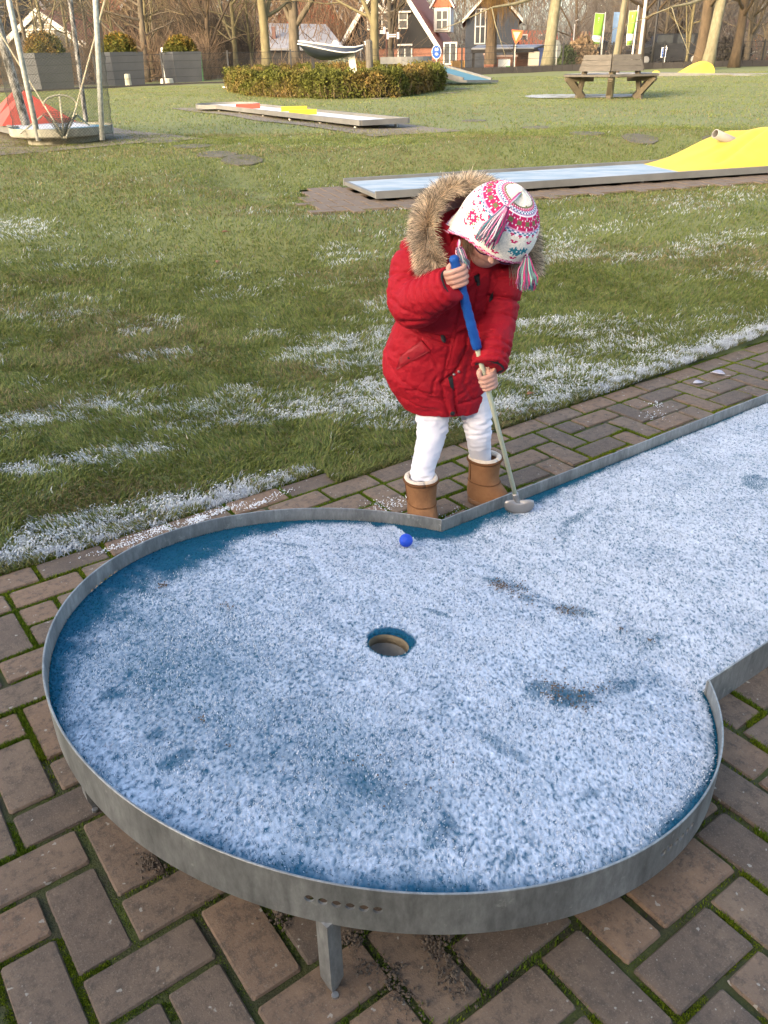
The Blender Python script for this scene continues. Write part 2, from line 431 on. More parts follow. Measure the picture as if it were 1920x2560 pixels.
    # headers whose first cell would lie at a = -1 appear as half bricks at a = 0
for b in range(-30, 16):
    if (0 + b) % 4 == 2:
        x, y = lat(0.5, b + 0.5); s, t = xy2st(x, y)
        if in_view(x, y) and not platform_cover(s, t): placed.append((x, y, 2))
placed.sort(key=lambda p: p[0] ** 2 + p[1] ** 2)
rr = random.Random(5)
extra = placed[298:]
for i, (x, y, hd) in enumerate(placed[:298]):
    me = rr.choice(pav_half if hd == 2 else pav_mesh); o = bpy.data.objects.new('paver', me); COL.objects.link(o); o.parent = paving
    o.location = (x + rr.uniform(-.0012, .0012), y + rr.uniform(-.0012, .0012), rr.uniform(-0.0035, 0.0008))
    o.rotation_euler = (rr.uniform(-.010, .010), rr.uniform(-.008, .008), TH + (PI / 2 if hd == 1 else 0) + rr.choice((0, PI)) + rr.uniform(-.008, .008))
mb = MB()
for (x, y, hd) in hidden + extra:
    d = TH + (PI / 2 if hd == 1 else 0)
    mb.box((x, y, -0.031), ((UN if hd == 2 else 2 * UN) - JT, UN - JT, 0.06), d, bev=0.003)
if mb.v: tag(mb.build('pavers_under_lane', M['paver'], paving), kind='stuff')

# ------------------------------------------------------------------ moss in the joints
M['moss_bed'] = pm('moss_bed', (0.040, 0.034, 0.021), (0.070, 0.090, 0.014), 9, 0.95, bump=0.9, bscale=220, sharp=0.55)
M['moss'] = am('moss', 0.9, 0.15, 0.15)
fm = Field(3)
n1, n2 = 300, 300
def moss_z(X, Y): return -0.011 + 0.006 * fm.fbm(X * 60, Y * 60, 3)
bed = grid_mesh('moss_bed', np.linspace(-2.4, 3.4, 420), np.linspace(0.2, 4.6, 360), moss_z, M['moss_bed'])
bed = link('joint_bed', bed, paving); tag(bed, kind='stuff')
# moss cushions: little blades growing along the joint lines
pts = []
def joint_pts(a0, b0, a1, b1, n):
    q = rng.random(n); wob = rng.normal(0, 0.0042, (n, 2))
    aa = a0 + (a1 - a0) * q; bb = b0 + (b1 - b0) * q
    x = CC[0] + (B0 + bb * UN) * LD[0] + (A0 - aa * UN) * LN[0] + wob[:, 0]
    y = CC[1] + (B0 + bb * UN) * LD[1] + (A0 - aa * UN) * LN[1] + wob[:, 1]
    return np.c_[x, y]
for a in range(-3, 34):
    for b in range(-30, 16):
        x, y = lat(a + .5, b + .5); s, t = xy2st(x, y)
        if not in_view(x, y, 60) or t > lawn_edge(s) + 0.02 or (platform_cover(s, t) and not (s < -0.3)): continue
        d2 = math.hypot(x, y); n = int(np.clip(900 / max(d2, 0.8), 200, 950))
        k = (a + b) % 4
        # the joint under a cell (towards smaller a) and beside it (towards smaller b)
        if a <= 0 or not (k == 2): pts.append(joint_pts(a, b, a, b + 1, n))
        if (a > -1 and k != 0) or (a == -1 and b % 2 == 0) or (a < -1 and b % 2 == 1): pts.append(joint_pts(a, b, a + 1, b, n))
P = np.concatenate(pts)
mo = fm.fbm(P[:, 0] * 5 + 3, P[:, 1] * 5, 3); s_, t_ = xy2st(P[:, 0], P[:, 1])
rr_ = np.hypot(s_, t_)
keep = (mo > 0.30) & ~((rr_ < 0.80) & (t_ < 0.3) & (rng.random(len(P)) > 0.06))          # dry and bare under the lane
P = P[keep]; mo = mo[keep]
Pz = np.c_[P, np.full(len(P), -0.009)]
L = (0.004 + 0.0085 * np.clip((mo - 0.34) * 3.2, 0, 1)) * rng.uniform(.7, 1.25, len(P))
ang = rng.random(len(P)) * 2 * PI; D = np.c_[np.cos(ang), np.sin(ang), 0 * ang]
g = rng.random(len(P))[:, None]
fy = fm.fbm(P[:, 0] * 2.2, P[:, 1] * 2.2, 2)[:, None]
C1 = np.array([[0.110, 0.175, 0.012]]) * (0.55 + 0.9 * g) + np.array([[0.075, 0.055, 0.0]]) * (fy > 0.52) * g
V, T, C = blades(Pz, D, L, np.full(len(P), 0.0036), rng.uniform(.1, .5, len(P)), C1 * 0.55, C1, 1)
o = link('joint_moss', npmesh('joint_moss', V, T, M['moss'], C), paving); tag(o, kind='stuff')

# ------------------------------------------------------------------ loose grit under the lane
M['grit'] = pm('grit', (0.065, 0.050, 0.037), (0.14, 0.11, 0.08), 60, 0.95)
def chunk_mesh(P, R, mat, name, cols=None):
    base = np.array([[1, 0, 0], [-1, 0, 0], [0, 1, 0], [0, -1, 0], [0, 0, 1], [0, 0, -1.0]])
    F = np.array([[0, 2, 4], [2, 1, 4], [1, 3, 4], [3, 0, 4], [2, 0, 5], [1, 2, 5], [3, 1, 5], [0, 3, 5]])
    n = len(P); V = P[:, None, :] + base[None] * (R[:, None, None] * rng.uniform(.55, 1.3, (n, 6, 1)))
    T = (F[None] + (np.arange(n) * 6)[:, None, None]).reshape(-1, 3)
    C = None if cols is None else np.repeat(cols, 6, 0)
    return npmesh(name, V.reshape(-1, 3), T, mat, C)
gp = []
for (px, py, n, sg) in ((1085, 2340, 170, 0.014), (880, 2350, 120, 0.010), (1100, 2400, 60, 0.018), (915, 2425, 60, 0.01), (985, 2440, 70, .012), (1130, 2440, 80, .014), (1160, 2480, 40, .012), (1010, 2510, 60, .016), (360, 2150, 45, 0.012), (385, 2170, 45, 0.014), (700, 2290, 60, 0.016), (1000, 2480, 40, .012)):
    c = gz(px, py, 0); gp.append(np.c_[rng.normal(c.x, sg, n), rng.normal(c.y, sg, n), rng.uniform(-0.002, 0.004, n)])
gp = np.concatenate(gp)
o = link('grit', chunk_mesh(gp, rng.uniform(0.0012, 0.0042, len(gp)), M['grit'], 'grit')); tag(o, 'brown grit and soil crumbs in the joints below the round golf lane end', 'grit', kind='stuff')

# ------------------------------------------------------------------ grass
M['grass'] = am('grass', 0.6, 0.25, 0.25)
fg = Field(21); fs = Field(5); fd = Field(9)
PATCH = [  # frosted places on the lawn: centre pixel, along radius, across radius (metres), strength
    (420, 1290, .42, .16, 1.0), (250, 1350, .22, .09, 1.0), (600, 1225, .30, .09, .9), (110, 1375, .16, .05, .9), (1300, 1010, .30, .10, .75), (1480, 940, .40, .16, .95),
    (1700, 895, .42, .14, 1.0), (1880, 840, .5, .14, .95), (1380, 985, .3, .10, .9), (860, 1010, .35, .10, .8), (640, 1030, .5, .12, .45),
    (10, 565, .35, .25, .8), (40, 590, .3, .14, .5), (200, 1150, .4, .08, .55), (960, 960, .3, .1, .7), (60, 1050, .4, .1, .6), (1500, 870, .5, .1, .55), (1250, 930, .25, .1, .6)]
PC = [(gnd(px, py), ra, rb, k) for px, py, ra, rb, k in PATCH]
def frost(x, y):
    s, t = xy2st(x, y)
    st = fs.fbm(x * 2.1 + 0.6 * y, y * 4.4 - 1.3 * x, 5)
    far = sst(9.0, 4.2, y)
    f = sst(0.46, 0.74, st) * (0.05 * sst(12, 9, y) + 0.8 * far) * 0.78
    f = f * (0.35 + 0.65 * sst(0.38, 0.62, fd.fbm(x * .55 + 3, y * .8, 2)))
    for c, ra, rb, k in PC:
        dx, dy = x - c.x, y - c.y
        u = dx * 0.93 + dy * 0.37; v = -dx * 0.37 + dy * 0.93
        if c.y > 4.4: u, v = dx, dy
        q = (u / ra) ** 2 + (v / rb) ** 2
        f = np.maximum(f, k * sst(1.6, 0.2, q + 2.4 * (fg.fbm(x * 8, y * 13, 4) - 0.5)))
    return np.clip(f * (0.30 + 1.0 * sst(.34, .64, fd.fbm(x * 21, y * 26, 2))), 0, 1)
def grass_patch(name, n, ylo, yhi, Lr, Wr, pw, fade=0.0):
    y = ylo + (yhi - ylo) * rng.random(int(n * 2.6)) ** pw
    hw = 0.55 * y + 0.35
    x = rng.uniform(-1, 1, len(y)) * hw
    s, t = xy2st(x, y)
    edge = 1.020 + 0.105 * (s < 0.52)
    jag = 0.035 * (fg.fbm(s * 7, t * 3, 3) - 0.55)
    ok = (t > edge + 0.006 + jag) & LANE3_CLEAR(x, y)
    w = rng.random(len(y)) < np.clip(0.45 + 0.9 * fg.fbm(x * 3.1, y * 3.1, 3), 0, 1) * (sst(ylo, ylo + fade, y) if fade else 1) * sst(yhi, yhi - 1.3, y)
    x, y, s, t = (q[ok & w][:n] for q in (x, y, s, t)); n = len(x)
    fr = frost(x, y)
    P = np.c_[x, y, hz(x, y) - 0.004]
    clump = fg.fbm(x * 11, y * 11, 3)
    L = rng.uniform(*Lr, n) * (0.55 + 0.9 * clump) * (1 - 0.55 * fr)
    lean = 2 * PI * fd.fbm(x * 4, y * 4, 2) * 1.6 + rng.normal(0, 0.9, n)
    D = np.c_[np.cos(lean), np.sin(lean), 0 * lean]
    Wd = rng.uniform(*Wr, n) * (1 + 0.5 * fr)
    dry = sst(0.48, 0.66, fd.fbm(x * .9 + 7, y * 1.6, 3)) * 0.9
    g1 = np.array([0.140, 0.180, 0.036]); g2 = np.array([0.215, 0.228, 0.065]); br = np.array([0.26, 0.205, 0.10]); gd = np.array([0.085, 0.125, 0.028])
    q = rng.random(n)[:, None]; base = g1 * (1 - q) + g2 * q
    isd = (rng.random(n) < 0.10 + 0.55 * dry)[:, None]; base = np.where(isd, br * rng.uniform(.6, 1.15, (n, 1)), base)
    isk = (rng.random(n) < 0.25)[:, None]; base = np.where(isk, gd, base)
    fz = (rng.random(n) < fr * 1.1)[:, None]
    white = np.array([0.62, 0.655, 0.68]) * rng.uniform(.72, 1.05, (n, 1))
    tip = np.where(fz, white, base * 1.1); root = np.where(fz, white * 0.55 + base * .45, base * 0.75)
    V, T, C = blades(P, D, L, Wd, rng.uniform(.3, 1.1, n), root, tip, 2)
    o = link(name, npmesh(name, V, T, M['grass'], C)); return o, fr, P
# footprint of the second lane with its brick apron
def LANE3_CLEAR(x, y):
    s, t = l3(x, y); wob = 0.03 * np.sin(s * 9) + 0.02 * np.sin(s * 23)
    return ~((s > -0.60 + wob + 0.15 * (t + .34)) & (t > -0.34 + wob) & (t < 1.0) & (s < 8))
o, fr, P = grass_patch('grass', 250000, 2.15, 6.2, (0.016, 0.036), (0.0024, 0.0046), 1.1)
tag(o, 'short green lawn grass, frosted in streaks, behind the paved strip', 'grass', kind='stuff')
o2, fr2, P2 = grass_patch('grass', 200000, 4.4, 12.0, (0.016, 0.034), (0.0034, 0.0060), 0.8, 1.8)
tag(o2, 'short green lawn grass around the lane with the yellow hump', 'grass', kind='stuff')
o3, fr3, P3 = grass_patch('grass', 150000, 10.0, 34.0, (0.018, 0.036), (0.006, 0.011), 0.75, 2.0)
tag(o3, 'yellowish far lawn grass between the hedge and the fence', 'grass', kind='stuff')
# a fringe of grass leaning over the edge of the pavers
ns_ = 16000; s_e = rng.uniform(-1.0, 3.6, ns_); t_e = 1.020 + 0.105 * (s_e < 0.52) + rng.uniform(-.006, .075, ns_); x_e, y_e = st2xy(s_e, t_e); fr_e = frost(x_e, y_e); an = rng.random(ns_) * 2 * PI
fz_e = (rng.random(ns_) < fr_e)[:, None]; q = rng.random(ns_)[:, None]; cb_e = np.array([.13, .165, .035]) * (1 - q) + np.array([.22, .19, .08]) * q; wh_e = np.array([.62, .655, .68]) * rng.uniform(.75, 1.05, (ns_, 1))
V, T, C = blades(np.c_[x_e, y_e, np.maximum(hz(x_e, y_e) - .004, -.006)], np.c_[np.cos(an), np.sin(an), 0 * an], rng.uniform(.012, .032, ns_), rng.uniform(.0024, .0046, ns_), rng.uniform(.3, 1.2, ns_), np.where(fz_e, wh_e * .7, cb_e * .7), np.where(fz_e, wh_e, cb_e), 2)
tag(link('grass', npmesh('grass', V, T, M['grass'], C)), 'fringe of short grass along the edge of the pavers', 'grass', kind='stuff')
# crumbs of frost on the worst frozen edge
M['frost'] = pm('frost', (0.62, 0.655, 0.69), (0.70, 0.73, 0.75), 40, 0.6)
sel = (fr > 0.55) & (rng.random(len(fr)) < 0.25) & (P[:, 1] < 4.6)
Q = P[sel] + np.c_[rng.normal(0, .008, sel.sum()), rng.normal(0, .008, sel.sum()), rng.uniform(.004, .024, sel.sum())]
o = link('frost_crumbs', chunk_mesh(Q, rng.uniform(.0010, .0034, len(Q)), M['frost'], 'frost_crumbs'))
tag(o, 'white frost crumbs lying on the lawn edge beside the pavers', 'frost', kind='stuff')
# frost dust along some joints and on pavers close to the grass
fp = []
for (px, py, n, sx, sy) in ((380, 1330, 260, .05, .012), (300, 1365, 200, .06, .008), (420, 1320, 120, .01, .03), (490, 1300, 260, .02, .012), (560, 1275, 260, .05, .010), (340, 1372, 80, .01, .02), (640, 1262, 160, .03, .008),
                            (960, 1265, 130, .03, .03), (1000, 1255, 60, .03, .02), (1150, 1290, 60, .05, .03), (1640, 1040, 50, .03, .03), (1640, 1010, 50, .02, .02), (700, 1235, 60, .03, .01)):
    c = gz(px, py, 0); u = rng.normal(0, sx, n); v = rng.normal(0, sy, n)
    fp.append(np.c_[c.x + u * LD[0] + v * LN[0], c.y + u * LD[1] + v * LN[1], rng.uniform(0, .003, n)])
fp = np.concatenate(fp)
o = link('frost_crumbs', chunk_mesh(fp, rng.uniform(.0008, .003, len(fp)), M['frost'], 'frost_crumbs'))
tag(o, 'thin frost dust in the joints of the pavers behind the round lane end', 'frost', kind='stuff')

# ================================================================== NEAR GOLF LANE (round raised end)
def zinc_mat():
    m, t, b = nodes('zinc'); b.inputs['Metallic'].default_value = 0.5; tc = N(t, 'ShaderNodeTexCoord'); mp = N(t, 'ShaderNodeMapping'); mp.inputs['Scale'].default_value = (1, 1, .35); t.links.new(tc.outputs['Object'], mp.inputs[0])
    def nz_(sc, d, r, src): n = N(t, 'ShaderNodeTexNoise', Scale=sc, Detail=d, Roughness=r); t.links.new(src.outputs[0] if src is mp else src.outputs['Object'], n.inputs['Vector']); return n
    a, c, d = nz_(9, 9, .72, mp), nz_(70, 5, .7, mp), nz_(26, 6, .7, tc)
    r1 = N(t, 'ShaderNodeValToRGB'); e = r1.color_ramp.elements; e[0].position = .33; e[0].color = c4((.17, .175, .17)); e[1].position = .68; e[1].color = c4((.36, .365, .35)); t.links.new(a.outputs['Fac'], r1.inputs[0])
    r2 = N(t, 'ShaderNodeValToRGB'); e = r2.color_ramp.elements; e[0].position = .3; e[0].color = c4((.72, .72, .72)); e[1].position = .7; e[1].color = c4((1.22, 1.22, 1.2)); t.links.new(c.outputs['Fac'], r2.inputs[0])
    mu = N(t, 'ShaderNodeMix', data_type='RGBA', blend_type='MULTIPLY'); mu.inputs[0].default_value = 1; t.links.new(r1.outputs[0], mu.inputs[6]); t.links.new(r2.outputs[0], mu.inputs[7])
    r3 = N(t, 'ShaderNodeValToRGB'); e = r3.color_ramp.elements; e[0].position = .62; e[0].color = (0, 0, 0, 1); e[1].position = .72; e[1].color = (.65, .65, .65, 1); t.links.new(d.outputs['Fac'], r3.inputs[0])
    mx = N(t, 'ShaderNodeMix', data_type='RGBA'); t.links.new(r3.outputs[0], mx.inputs[0]); t.links.new(mu.outputs[2], mx.inputs[6]); mx.inputs[7].default_value = c4((.55, .55, .49)); t.links.new(mx.outputs[2], b.inputs['Base Color'])
    mr = N(t, 'ShaderNodeMapRange'); mr.inputs['To Min'].default_value = .35; mr.inputs['To Max'].default_value = .68; t.links.new(a.outputs['Fac'], mr.inputs[0]); t.links.new(mr.outputs[0], b.inputs['Roughness'])
    bp = N(t, 'ShaderNodeBump', Strength=.25, Distance=.003); t.links.new(a.outputs['Fac'], bp.inputs['Height']); t.links.new(bp.outputs[0], b.inputs['Normal']); return m
M['zinc'] = zinc_mat()
M['steel'] = pm('steel', (0.33, 0.33, 0.33), (0.48, 0.48, 0.47), 12, 0.42, metal=0.85)
def carpet_mat():
    m, t, b = nodes('blue_carpet'); b.inputs['Roughness'].default_value = 0.95; b.inputs['Specular IOR Level'].default_value = 0.1
    tc = N(t, 'ShaderNodeTexCoord'); nz = N(t, 'ShaderNodeTexNoise', Scale=130.0, Detail=4.0); t.links.new(tc.outputs['Object'], nz.inputs['Vector'])
    rp = N(t, 'ShaderNodeValToRGB'); e = rp.color_ramp.elements
    e[0].position = 0.35; e[0].color = c4((0.004, 0.055, 0.100)); e[1].position = 0.7; e[1].color = c4((0.010, 0.115, 0.185))
    t.links.new(nz.outputs['Fac'], rp.inputs[0]); t.links.new(rp.outputs[0], b.inputs['Base Color']); return m
M['carpet'] = carpet_mat()
M['pile'] = am('frosted_pile', 0.8, 0.2, 0.1)
RR, HW, SN = 0.709, 0.462, 0.533                     # ring radius, lane half width, where the ring meets the lane
SL = -0.178
def rim_z(s): return np.where(np.asarray(s) < SN, 0.183 + SL * np.asarray(s), 0.183 + SL * SN)
lane = empty('minigolf_lane', (CC[0], CC[1], 0), 'blue carpeted minigolf lane with frosted round end in a galvanised rim', 'minigolf lane')
CAR = 0.040                                          # carpet lies this far under the rim's top
# rim: one band per segment
def band(pts, h_up=0.0, h_dn=0.092, th=0.004):
    mb = MB(); n = len(pts); rings = []
    for i, (s, t, nx, nt_) in enumerate(pts):
        z = float(rim_z(s)); out = []
        for (o_, dz) in ((0, -h_dn), (th, -h_dn), (th, h_up - .001), (th - .001, h_up), (.001, h_up), (0, h_up - .001)):
            x, y = st2xy(s + nx * o_, t + nt_ * o_); out.append(Vector((x, y, z + dz)))
        rings.append(out)
    mb.rings(rings); return mb
th0 = math.atan2(HW, SN)
ang = np.linspace(th0, 2 * PI - th0, 150)
mb = band([(RR * math.cos(a), RR * math.sin(a), math.cos(a), math.sin(a)) for a in ang])
rim = mb.build('rim', M['zinc'], lane, True)
# drain holes drilled through the band in three groups
cut = MB()
def hole_group(a_mid, n=6, step=0.0285):
    for k in range(n):
        a = a_mid + (k - (n - 1) / 2) * step; s, t = RR * math.cos(a), RR * math.sin(a)
        x, y = st2xy(s, t); z = float(rim_z(s)) - 0.043; d = Vector((math.cos(a) * LD[0] + math.sin(a) * LN[0], math.cos(a) * LD[1] + math.sin(a) * LN[1], 0))
        cut.tube([Vector((x, y, z)) - d * .03, Vector((x, y, z)) + d * .03], 0.0074, 12)
def px_ang(px, py, z):
    g_ = gz(px, py, z); s, t = xy2st(g_.x, g_.y); return math.atan2(t, s)
for px, py, z in ((857, 2246, .24), (232, 1470, .20), (1725, 2085, .15)): hole_group(px_ang(px, py, z))
co = cut.build('cutter', None); bo = rim.modifiers.new('b', 'BOOLEAN'); bo.operation = 'DIFFERENCE'; bo.object = co; bo.solver = 'EXACT'
dg = bpy.context.evaluated_depsgraph_get(); dg.update(); me = bpy.data.meshes.new_from_object(rim.evaluated_get(dg))
rim.modifiers.clear(); 
if len(me.polygons) > 200: rim.data = me
bpy.data.objects.remove(co)
for p in rim.data.polygons: p.use_smooth = False
ng = math.cos(rad(30))
rim.data.polygons.foreach_set('use_smooth', [True] * len(rim.data.polygons)); rim.data.set_sharp_from_angle(angle=rad(28))
for sg in (1, -1):
    pts = [(s, sg * HW, 0, sg) for s in (SN, 1.9)]
    band(pts).build('lane_edge', M['zinc'], lane)
    band([(s, sg * HW, 0, sg) for s in (1.903, 3.8, 5.6)]).build('lane_edge', M['zinc'], lane)
    # folded tab where band and edge meet
    x, y = st2xy(SN + .02, sg * HW + sg * .0042)
mb = MB()
for (s, t) in ((0, 0),): pass
# carpet base: round end with the hole, then the straight lane
HR = 0.046
hs, ht = -0.028, 0.050                               # the hole sits close to the middle of the round end
g_ = gz(972, 1612, .143); hs, ht = xy2st(g_.x, g_.y)
def rmax(a):
    c, s = math.cos(a), math.sin(a); b_ = hs * c + ht * s
    r = -b_ + math.sqrt(b_ * b_ - (hs * hs + ht * ht) + (RR - 0.001) ** 2)
    if c > 1e-6: r = min(r, (SN - hs) / c)
    return r
na, nr = 160, 14; V = []
aa = np.unique(np.r_[np.linspace(-PI, PI, na, endpoint=False), math.atan2(HW - ht, SN - hs), math.atan2(-HW - ht, SN - hs)]); na = len(aa)
for i in range(nr):
    for a in aa:
        r = HR + (rmax(a) - HR) * (i / (nr - 1)); s, t = hs + r * math.cos(a), ht + r * math.sin(a); x, y = st2xy(s, t)
        V.append((x, y, float(rim_z(s)) - CAR))
T = [(i * na + k, i * na + (k + 1) % na, (i + 1) * na + (k + 1) % na, (i + 1) * na + k) for i in range(nr - 1) for k in range(na)]
n0 = len(V)
for s in (SN, 1.6, 5.6):
    for t in (-HW + .001, 0, HW - .001): x, y = st2xy(s, t); V.append((x, y, float(rim_z(SN)) - CAR))
T += [(n0 + i * 3 + k, n0 + (i + 1) * 3 + k, n0 + (i + 1) * 3 + k + 1, n0 + i * 3 + k + 1) for i in range(2) for k in range(2)]
link('carpet', npmesh('carpet', V, T, M['carpet']), lane)
# board under the carpet, and the cup of the hole
M['board'] = pm('weathered_board', (0.16, 0.13, 0.085), (0.25, 0.21, 0.14), 20, 0.9, bump=.4)
M['cup'] = pm('cup_grey', (0.10, 0.10, 0.095), (0.17, 0.165, 0.15), 25, 0.8)
hx, hy = st2xy(hs, ht); hzc = float(rim_z(hs)) - CAR
tl = Matrix.Rotation(math.atan(-SL), 3, Vector((LN[0], LN[1], 0)))
rg = []
for dz, r in ((-0.0015, HR + .0005), (-0.022, HR - .001), (-0.022, HR + .006), (-0.002, HR + .006)):
    rg.append([Vector((hx, hy, hzc)) + tl @ Vector((r * math.cos(q), r * math.sin(q), dz)) for q in np.linspace(0, 2 * PI, 40, endpoint=False)])
mb = MB(); mb.rings(rg + [rg[0]], cap=False); mb.build('hole_rim', M['board'], lane, True)
rg = []
for dz, r in ((-0.022, HR - .0015), (-0.050, HR - .003), (-0.0505, 0.001)):
    rg.append([Vector((hx, hy, hzc)) + tl @ Vector((r * math.cos(q), r * math.sin(q), dz)) for q in np.linspace(0, 2 * PI, 40, endpoint=False)])
mb = MB(); mb.rings(rg, cap=False); mb.build('hole_cup', M['cup'], lane, True)
# legs
def leg(s, t, r=0.0185, rot=PI / 4, h=None):
    x, y = st2xy(s, t); top = float(rim_z(s)) - 0.090 if h is None else h
    if top < 0.02: return
    mb = MB(); q = [Vector((x + r * math.cos(rot + k * PI / 2 + TH), y + r * math.sin(rot + k * PI / 2 + TH), 0)) for k in range(4)]
    c = Vector((x, y, 0)); f = min(0.035, top * .3)
    mb.rings([[c + (p - c) * .45 + Vector((0, 0, .004)) for p in q], [p + Vector((0, 0, f)) for p in q], [p + Vector((0, 0, top)) for p in q]])
    mb.build('leg', M['zinc'], lane)
    b_ = MB(); b_.cyl((x + .004, y - .012, 0.0), .006, .005, 8); b_.build('foot_bolt', M['steel'], lane)
fx = gz(833, 2470, 0); s, t = xy2st(fx.x, fx.y); k = (RR - .006) / math.hypot(s, t); leg(s * k, t * k, rot=-TH + PI / 2)
for a in (PI - .15, PI * .72, -PI * .36): leg((RR - .03) * math.cos(a), (RR - .03) * math.sin(a))

# ------------------------------------------------------------------ frost on the carpet pile
MARKS = [  # worn, wiped or trodden places where blue shows: pixel, long radius, short radius (m), turn in the lane (deg), how much frost is gone
    (1275, 1468, .075, .030, -62, .70), (1345, 1500, .060, .026, -62, .65), (1430, 1530, .055, .026, -60, .60), (1600, 1590, .06, .022, -60, .25), (1385, 1728, .070, .034, -20, .72), (1450, 1745, .060, .030, -20, .70), (1530, 1722, .055, .026, -10, .60),
    (275, 1740, .020, .013, 0, .9), (385, 1840, .020, .010, 0, .8), (440, 1900, .03, .012, 20, .6), (1270, 1880, .05, .018, 100, .5), (1450, 1290, .07, .014, 10, .6), (1300, 1290, .03, .008, -40, .5), (1080, 1530, .04, .010, -60, .7),
    (700, 1360, .07, .010, -40, .55), (760, 1395, .02, .008, -30, .75), (780, 1420, .04, .02, -50, .45), (1860, 1140, .04, .012, -50, .6), (1900, 1210, .06, .05, 0, .65), (1660, 1230, .02, .010, 0, .3), (1470, 1990, .03, .006, 0, .6),
    (1100, 2080, .04, .015, 20, .55), (1270, 2155, .025, .008, 20, .7), (1210, 1790, .02, .006, 0, .3), (1620, 1660, .10, .030, 25, .22), (1480, 1600, .10, .02, 40, .12), (1000, 2010, .05, .03, 30, .2), (870, 2000, .10, .03, 20, .2), (1420, 1340, .05, .02, 30, .25)]
MK = []
for px, py, ra, rb, tn, k in MARKS:
    g_ = gz(px, py, .13); s, t = xy2st(g_.x, g_.y)
    for _ in range(4): g_ = gz(px, py, float(rim_z(s)) - CAR); s, t = xy2st(g_.x, g_.y)
    MK.append((s, t, ra, rb, rad(tn), k))
ff = Field(31); fq = Field(44); fw = Field(77)
def carpet_frost(s, t):
    r = np.hypot(s, t); a = np.arctan2(t, s)
    nz = ff.fbm(s * 7, t * 7, 4) - 0.5; n2_ = fq.fbm(s * 26, t * 26, 3) - 0.5
    f = 0.98 + 0.30 * nz + 0.36 * n2_
    # a broad thinner zone on the near left of the round end
    f = f - 0.62 * np.exp(-(((s + .46) / .27) ** 2 + ((t - .16) / .38) ** 2)) - 0.40 * np.exp(-(((s + .33) / .16) ** 2 + ((t + .32) / .2) ** 2))
    # bare strip along the sheltered rim: wide at the left and back, narrow elsewhere
    x, y = st2xy(s, t); wa = np.arctan2(y - CC[1], x - CC[0])           # direction seen from above
    wid = np.interp(wa, [-PI, -2.7, -2.2, -1.57, -1.1, -.6, 0, .8, 1.4, 1.9, 2.5, 2.85, PI], [.105, .034, .038, .070, .052, .028, .016, .014, .028, .045, .135, .175, .105])
    inring = s < SN
    d = RR - r
    e1 = np.where(inring, d, 9.0)
    f = np.where(e1 < 9, f * sst(0.25, 1.25, e1 / wid + 1.3 * nz + .6 * n2_), f)
    # bare wedge behind the far lane edge, sheltered by it
    dl = HW - t
    wl = np.interp(s, [.40, .53, .75, 1.05, 1.5, 2.4], [.04, .085, .085, .045, .018, .012])
    f = np.where(s > .36, f * sst(.35, 1.2, dl / wl + 1.0 * nz + .5 * n2_ + 3.0 * (s < .42)), f)
    # ring of bare pile round the far side of the hole
    rh = np.hypot(s - hs, t - ht); ah = np.arctan2(y - hy, x - hx)
    wh = HR + .006 + .026 * np.clip(np.sin(ah + .25), 0, 1)
    f = f * sst(-.004, .006, rh - wh + .008 * n2_)
    for ms, mt, ra, rb, tn, k in MK:
        u = (s - ms) * math.cos(tn) + (t - mt) * math.sin(tn); v = -(s - ms) * math.sin(tn) + (t - mt) * math.cos(tn)
        q = (u / ra) ** 2 + (v / rb) ** 2
        f = f - np.minimum(.88 * k * sst(1.9, .2, q + 1.2 * nz + 3.2 * n2_), np.maximum(f - .14, 0))
    return np.clip(f, 0, 1)
CS = 0.0052
cs_, ct_ = np.meshgrid(np.arange(-.715, 2.8, CS), np.arange(-.715, .715, CS)); shp = cs_.shape
js = cs_ + rng.uniform(-.35, .35, shp) * CS; jt = ct_ + rng.uniform(-.35, .35, shp) * CS
cx_, cy_ = st2xy(js, jt); fz_ = carpet_frost(js.ravel(), jt.ravel()).reshape(shp)
okc = (((np.hypot(js, jt) < RR - .003) & (js < SN + .003)) | ((js >= SN) & (np.abs(jt) < HW - .003))) & (np.hypot(js - hs, jt - ht) > HR + .002)
vv_ = np.c_[cx_.ravel(), cy_.ravel(), np.full(cx_.size, .1)] - CAM; uu_ = (960 + FPX * (vv_ @ RT) / (vv_ @ FW)).reshape(shp); okc &= uu_ < 2100
grain = np.where(rng.random(shp) < .20, rng.uniform(.0, .4, shp), np.clip(rng.normal(.84, .2, shp), .3, 1.1))
sw = fq.fbm(js * 40 + jt * 9, jt * 13 - js * 4, 3)                       # brushed, streaky scuffs
mixf = np.clip(fz_ ** .8 * grain * (.80 + .45 * (sw - .3)), 0, 1)[..., None]
ccol = np.array([.006, .084, .145]) * (1 - mixf) + np.array([.66, .705, .77]) * mixf
Vc_ = np.stack([cx_, cy_, rim_z(js) - CAR + .0015 + rng.uniform(-.0012, .0014, shp)], -1).reshape(-1, 3)
ii = np.arange(cs_.size).reshape(shp); Tq = np.stack([ii[:-1, :-1], ii[:-1, 1:], ii[1:, 1:], ii[1:, :-1]], -1); kq = okc[:-1, :-1] & okc[:-1, 1:] & okc[1:, 1:] & okc[1:, :-1]
Tq = Tq[kq]; used = np.unique(Tq); remap = np.full(cs_.size, -1); remap[used] = np.arange(len(used))
o = link('frost_crust', npmesh('frost_crust', Vc_[used], remap[Tq], M['pile'], ccol.reshape(-1, 3)[used]), lane); tag(o, kind='stuff')
SP = 0.0042
gs, gt = np.meshgrid(np.arange(-.71, 2.75, SP), np.arange(-.71, .71, SP)); gs = gs.ravel(); gt = gt.ravel()
gs = gs + rng.uniform(-.5, .5, len(gs)) * SP; gt = gt + rng.uniform(-.5, .5, len(gt)) * SP
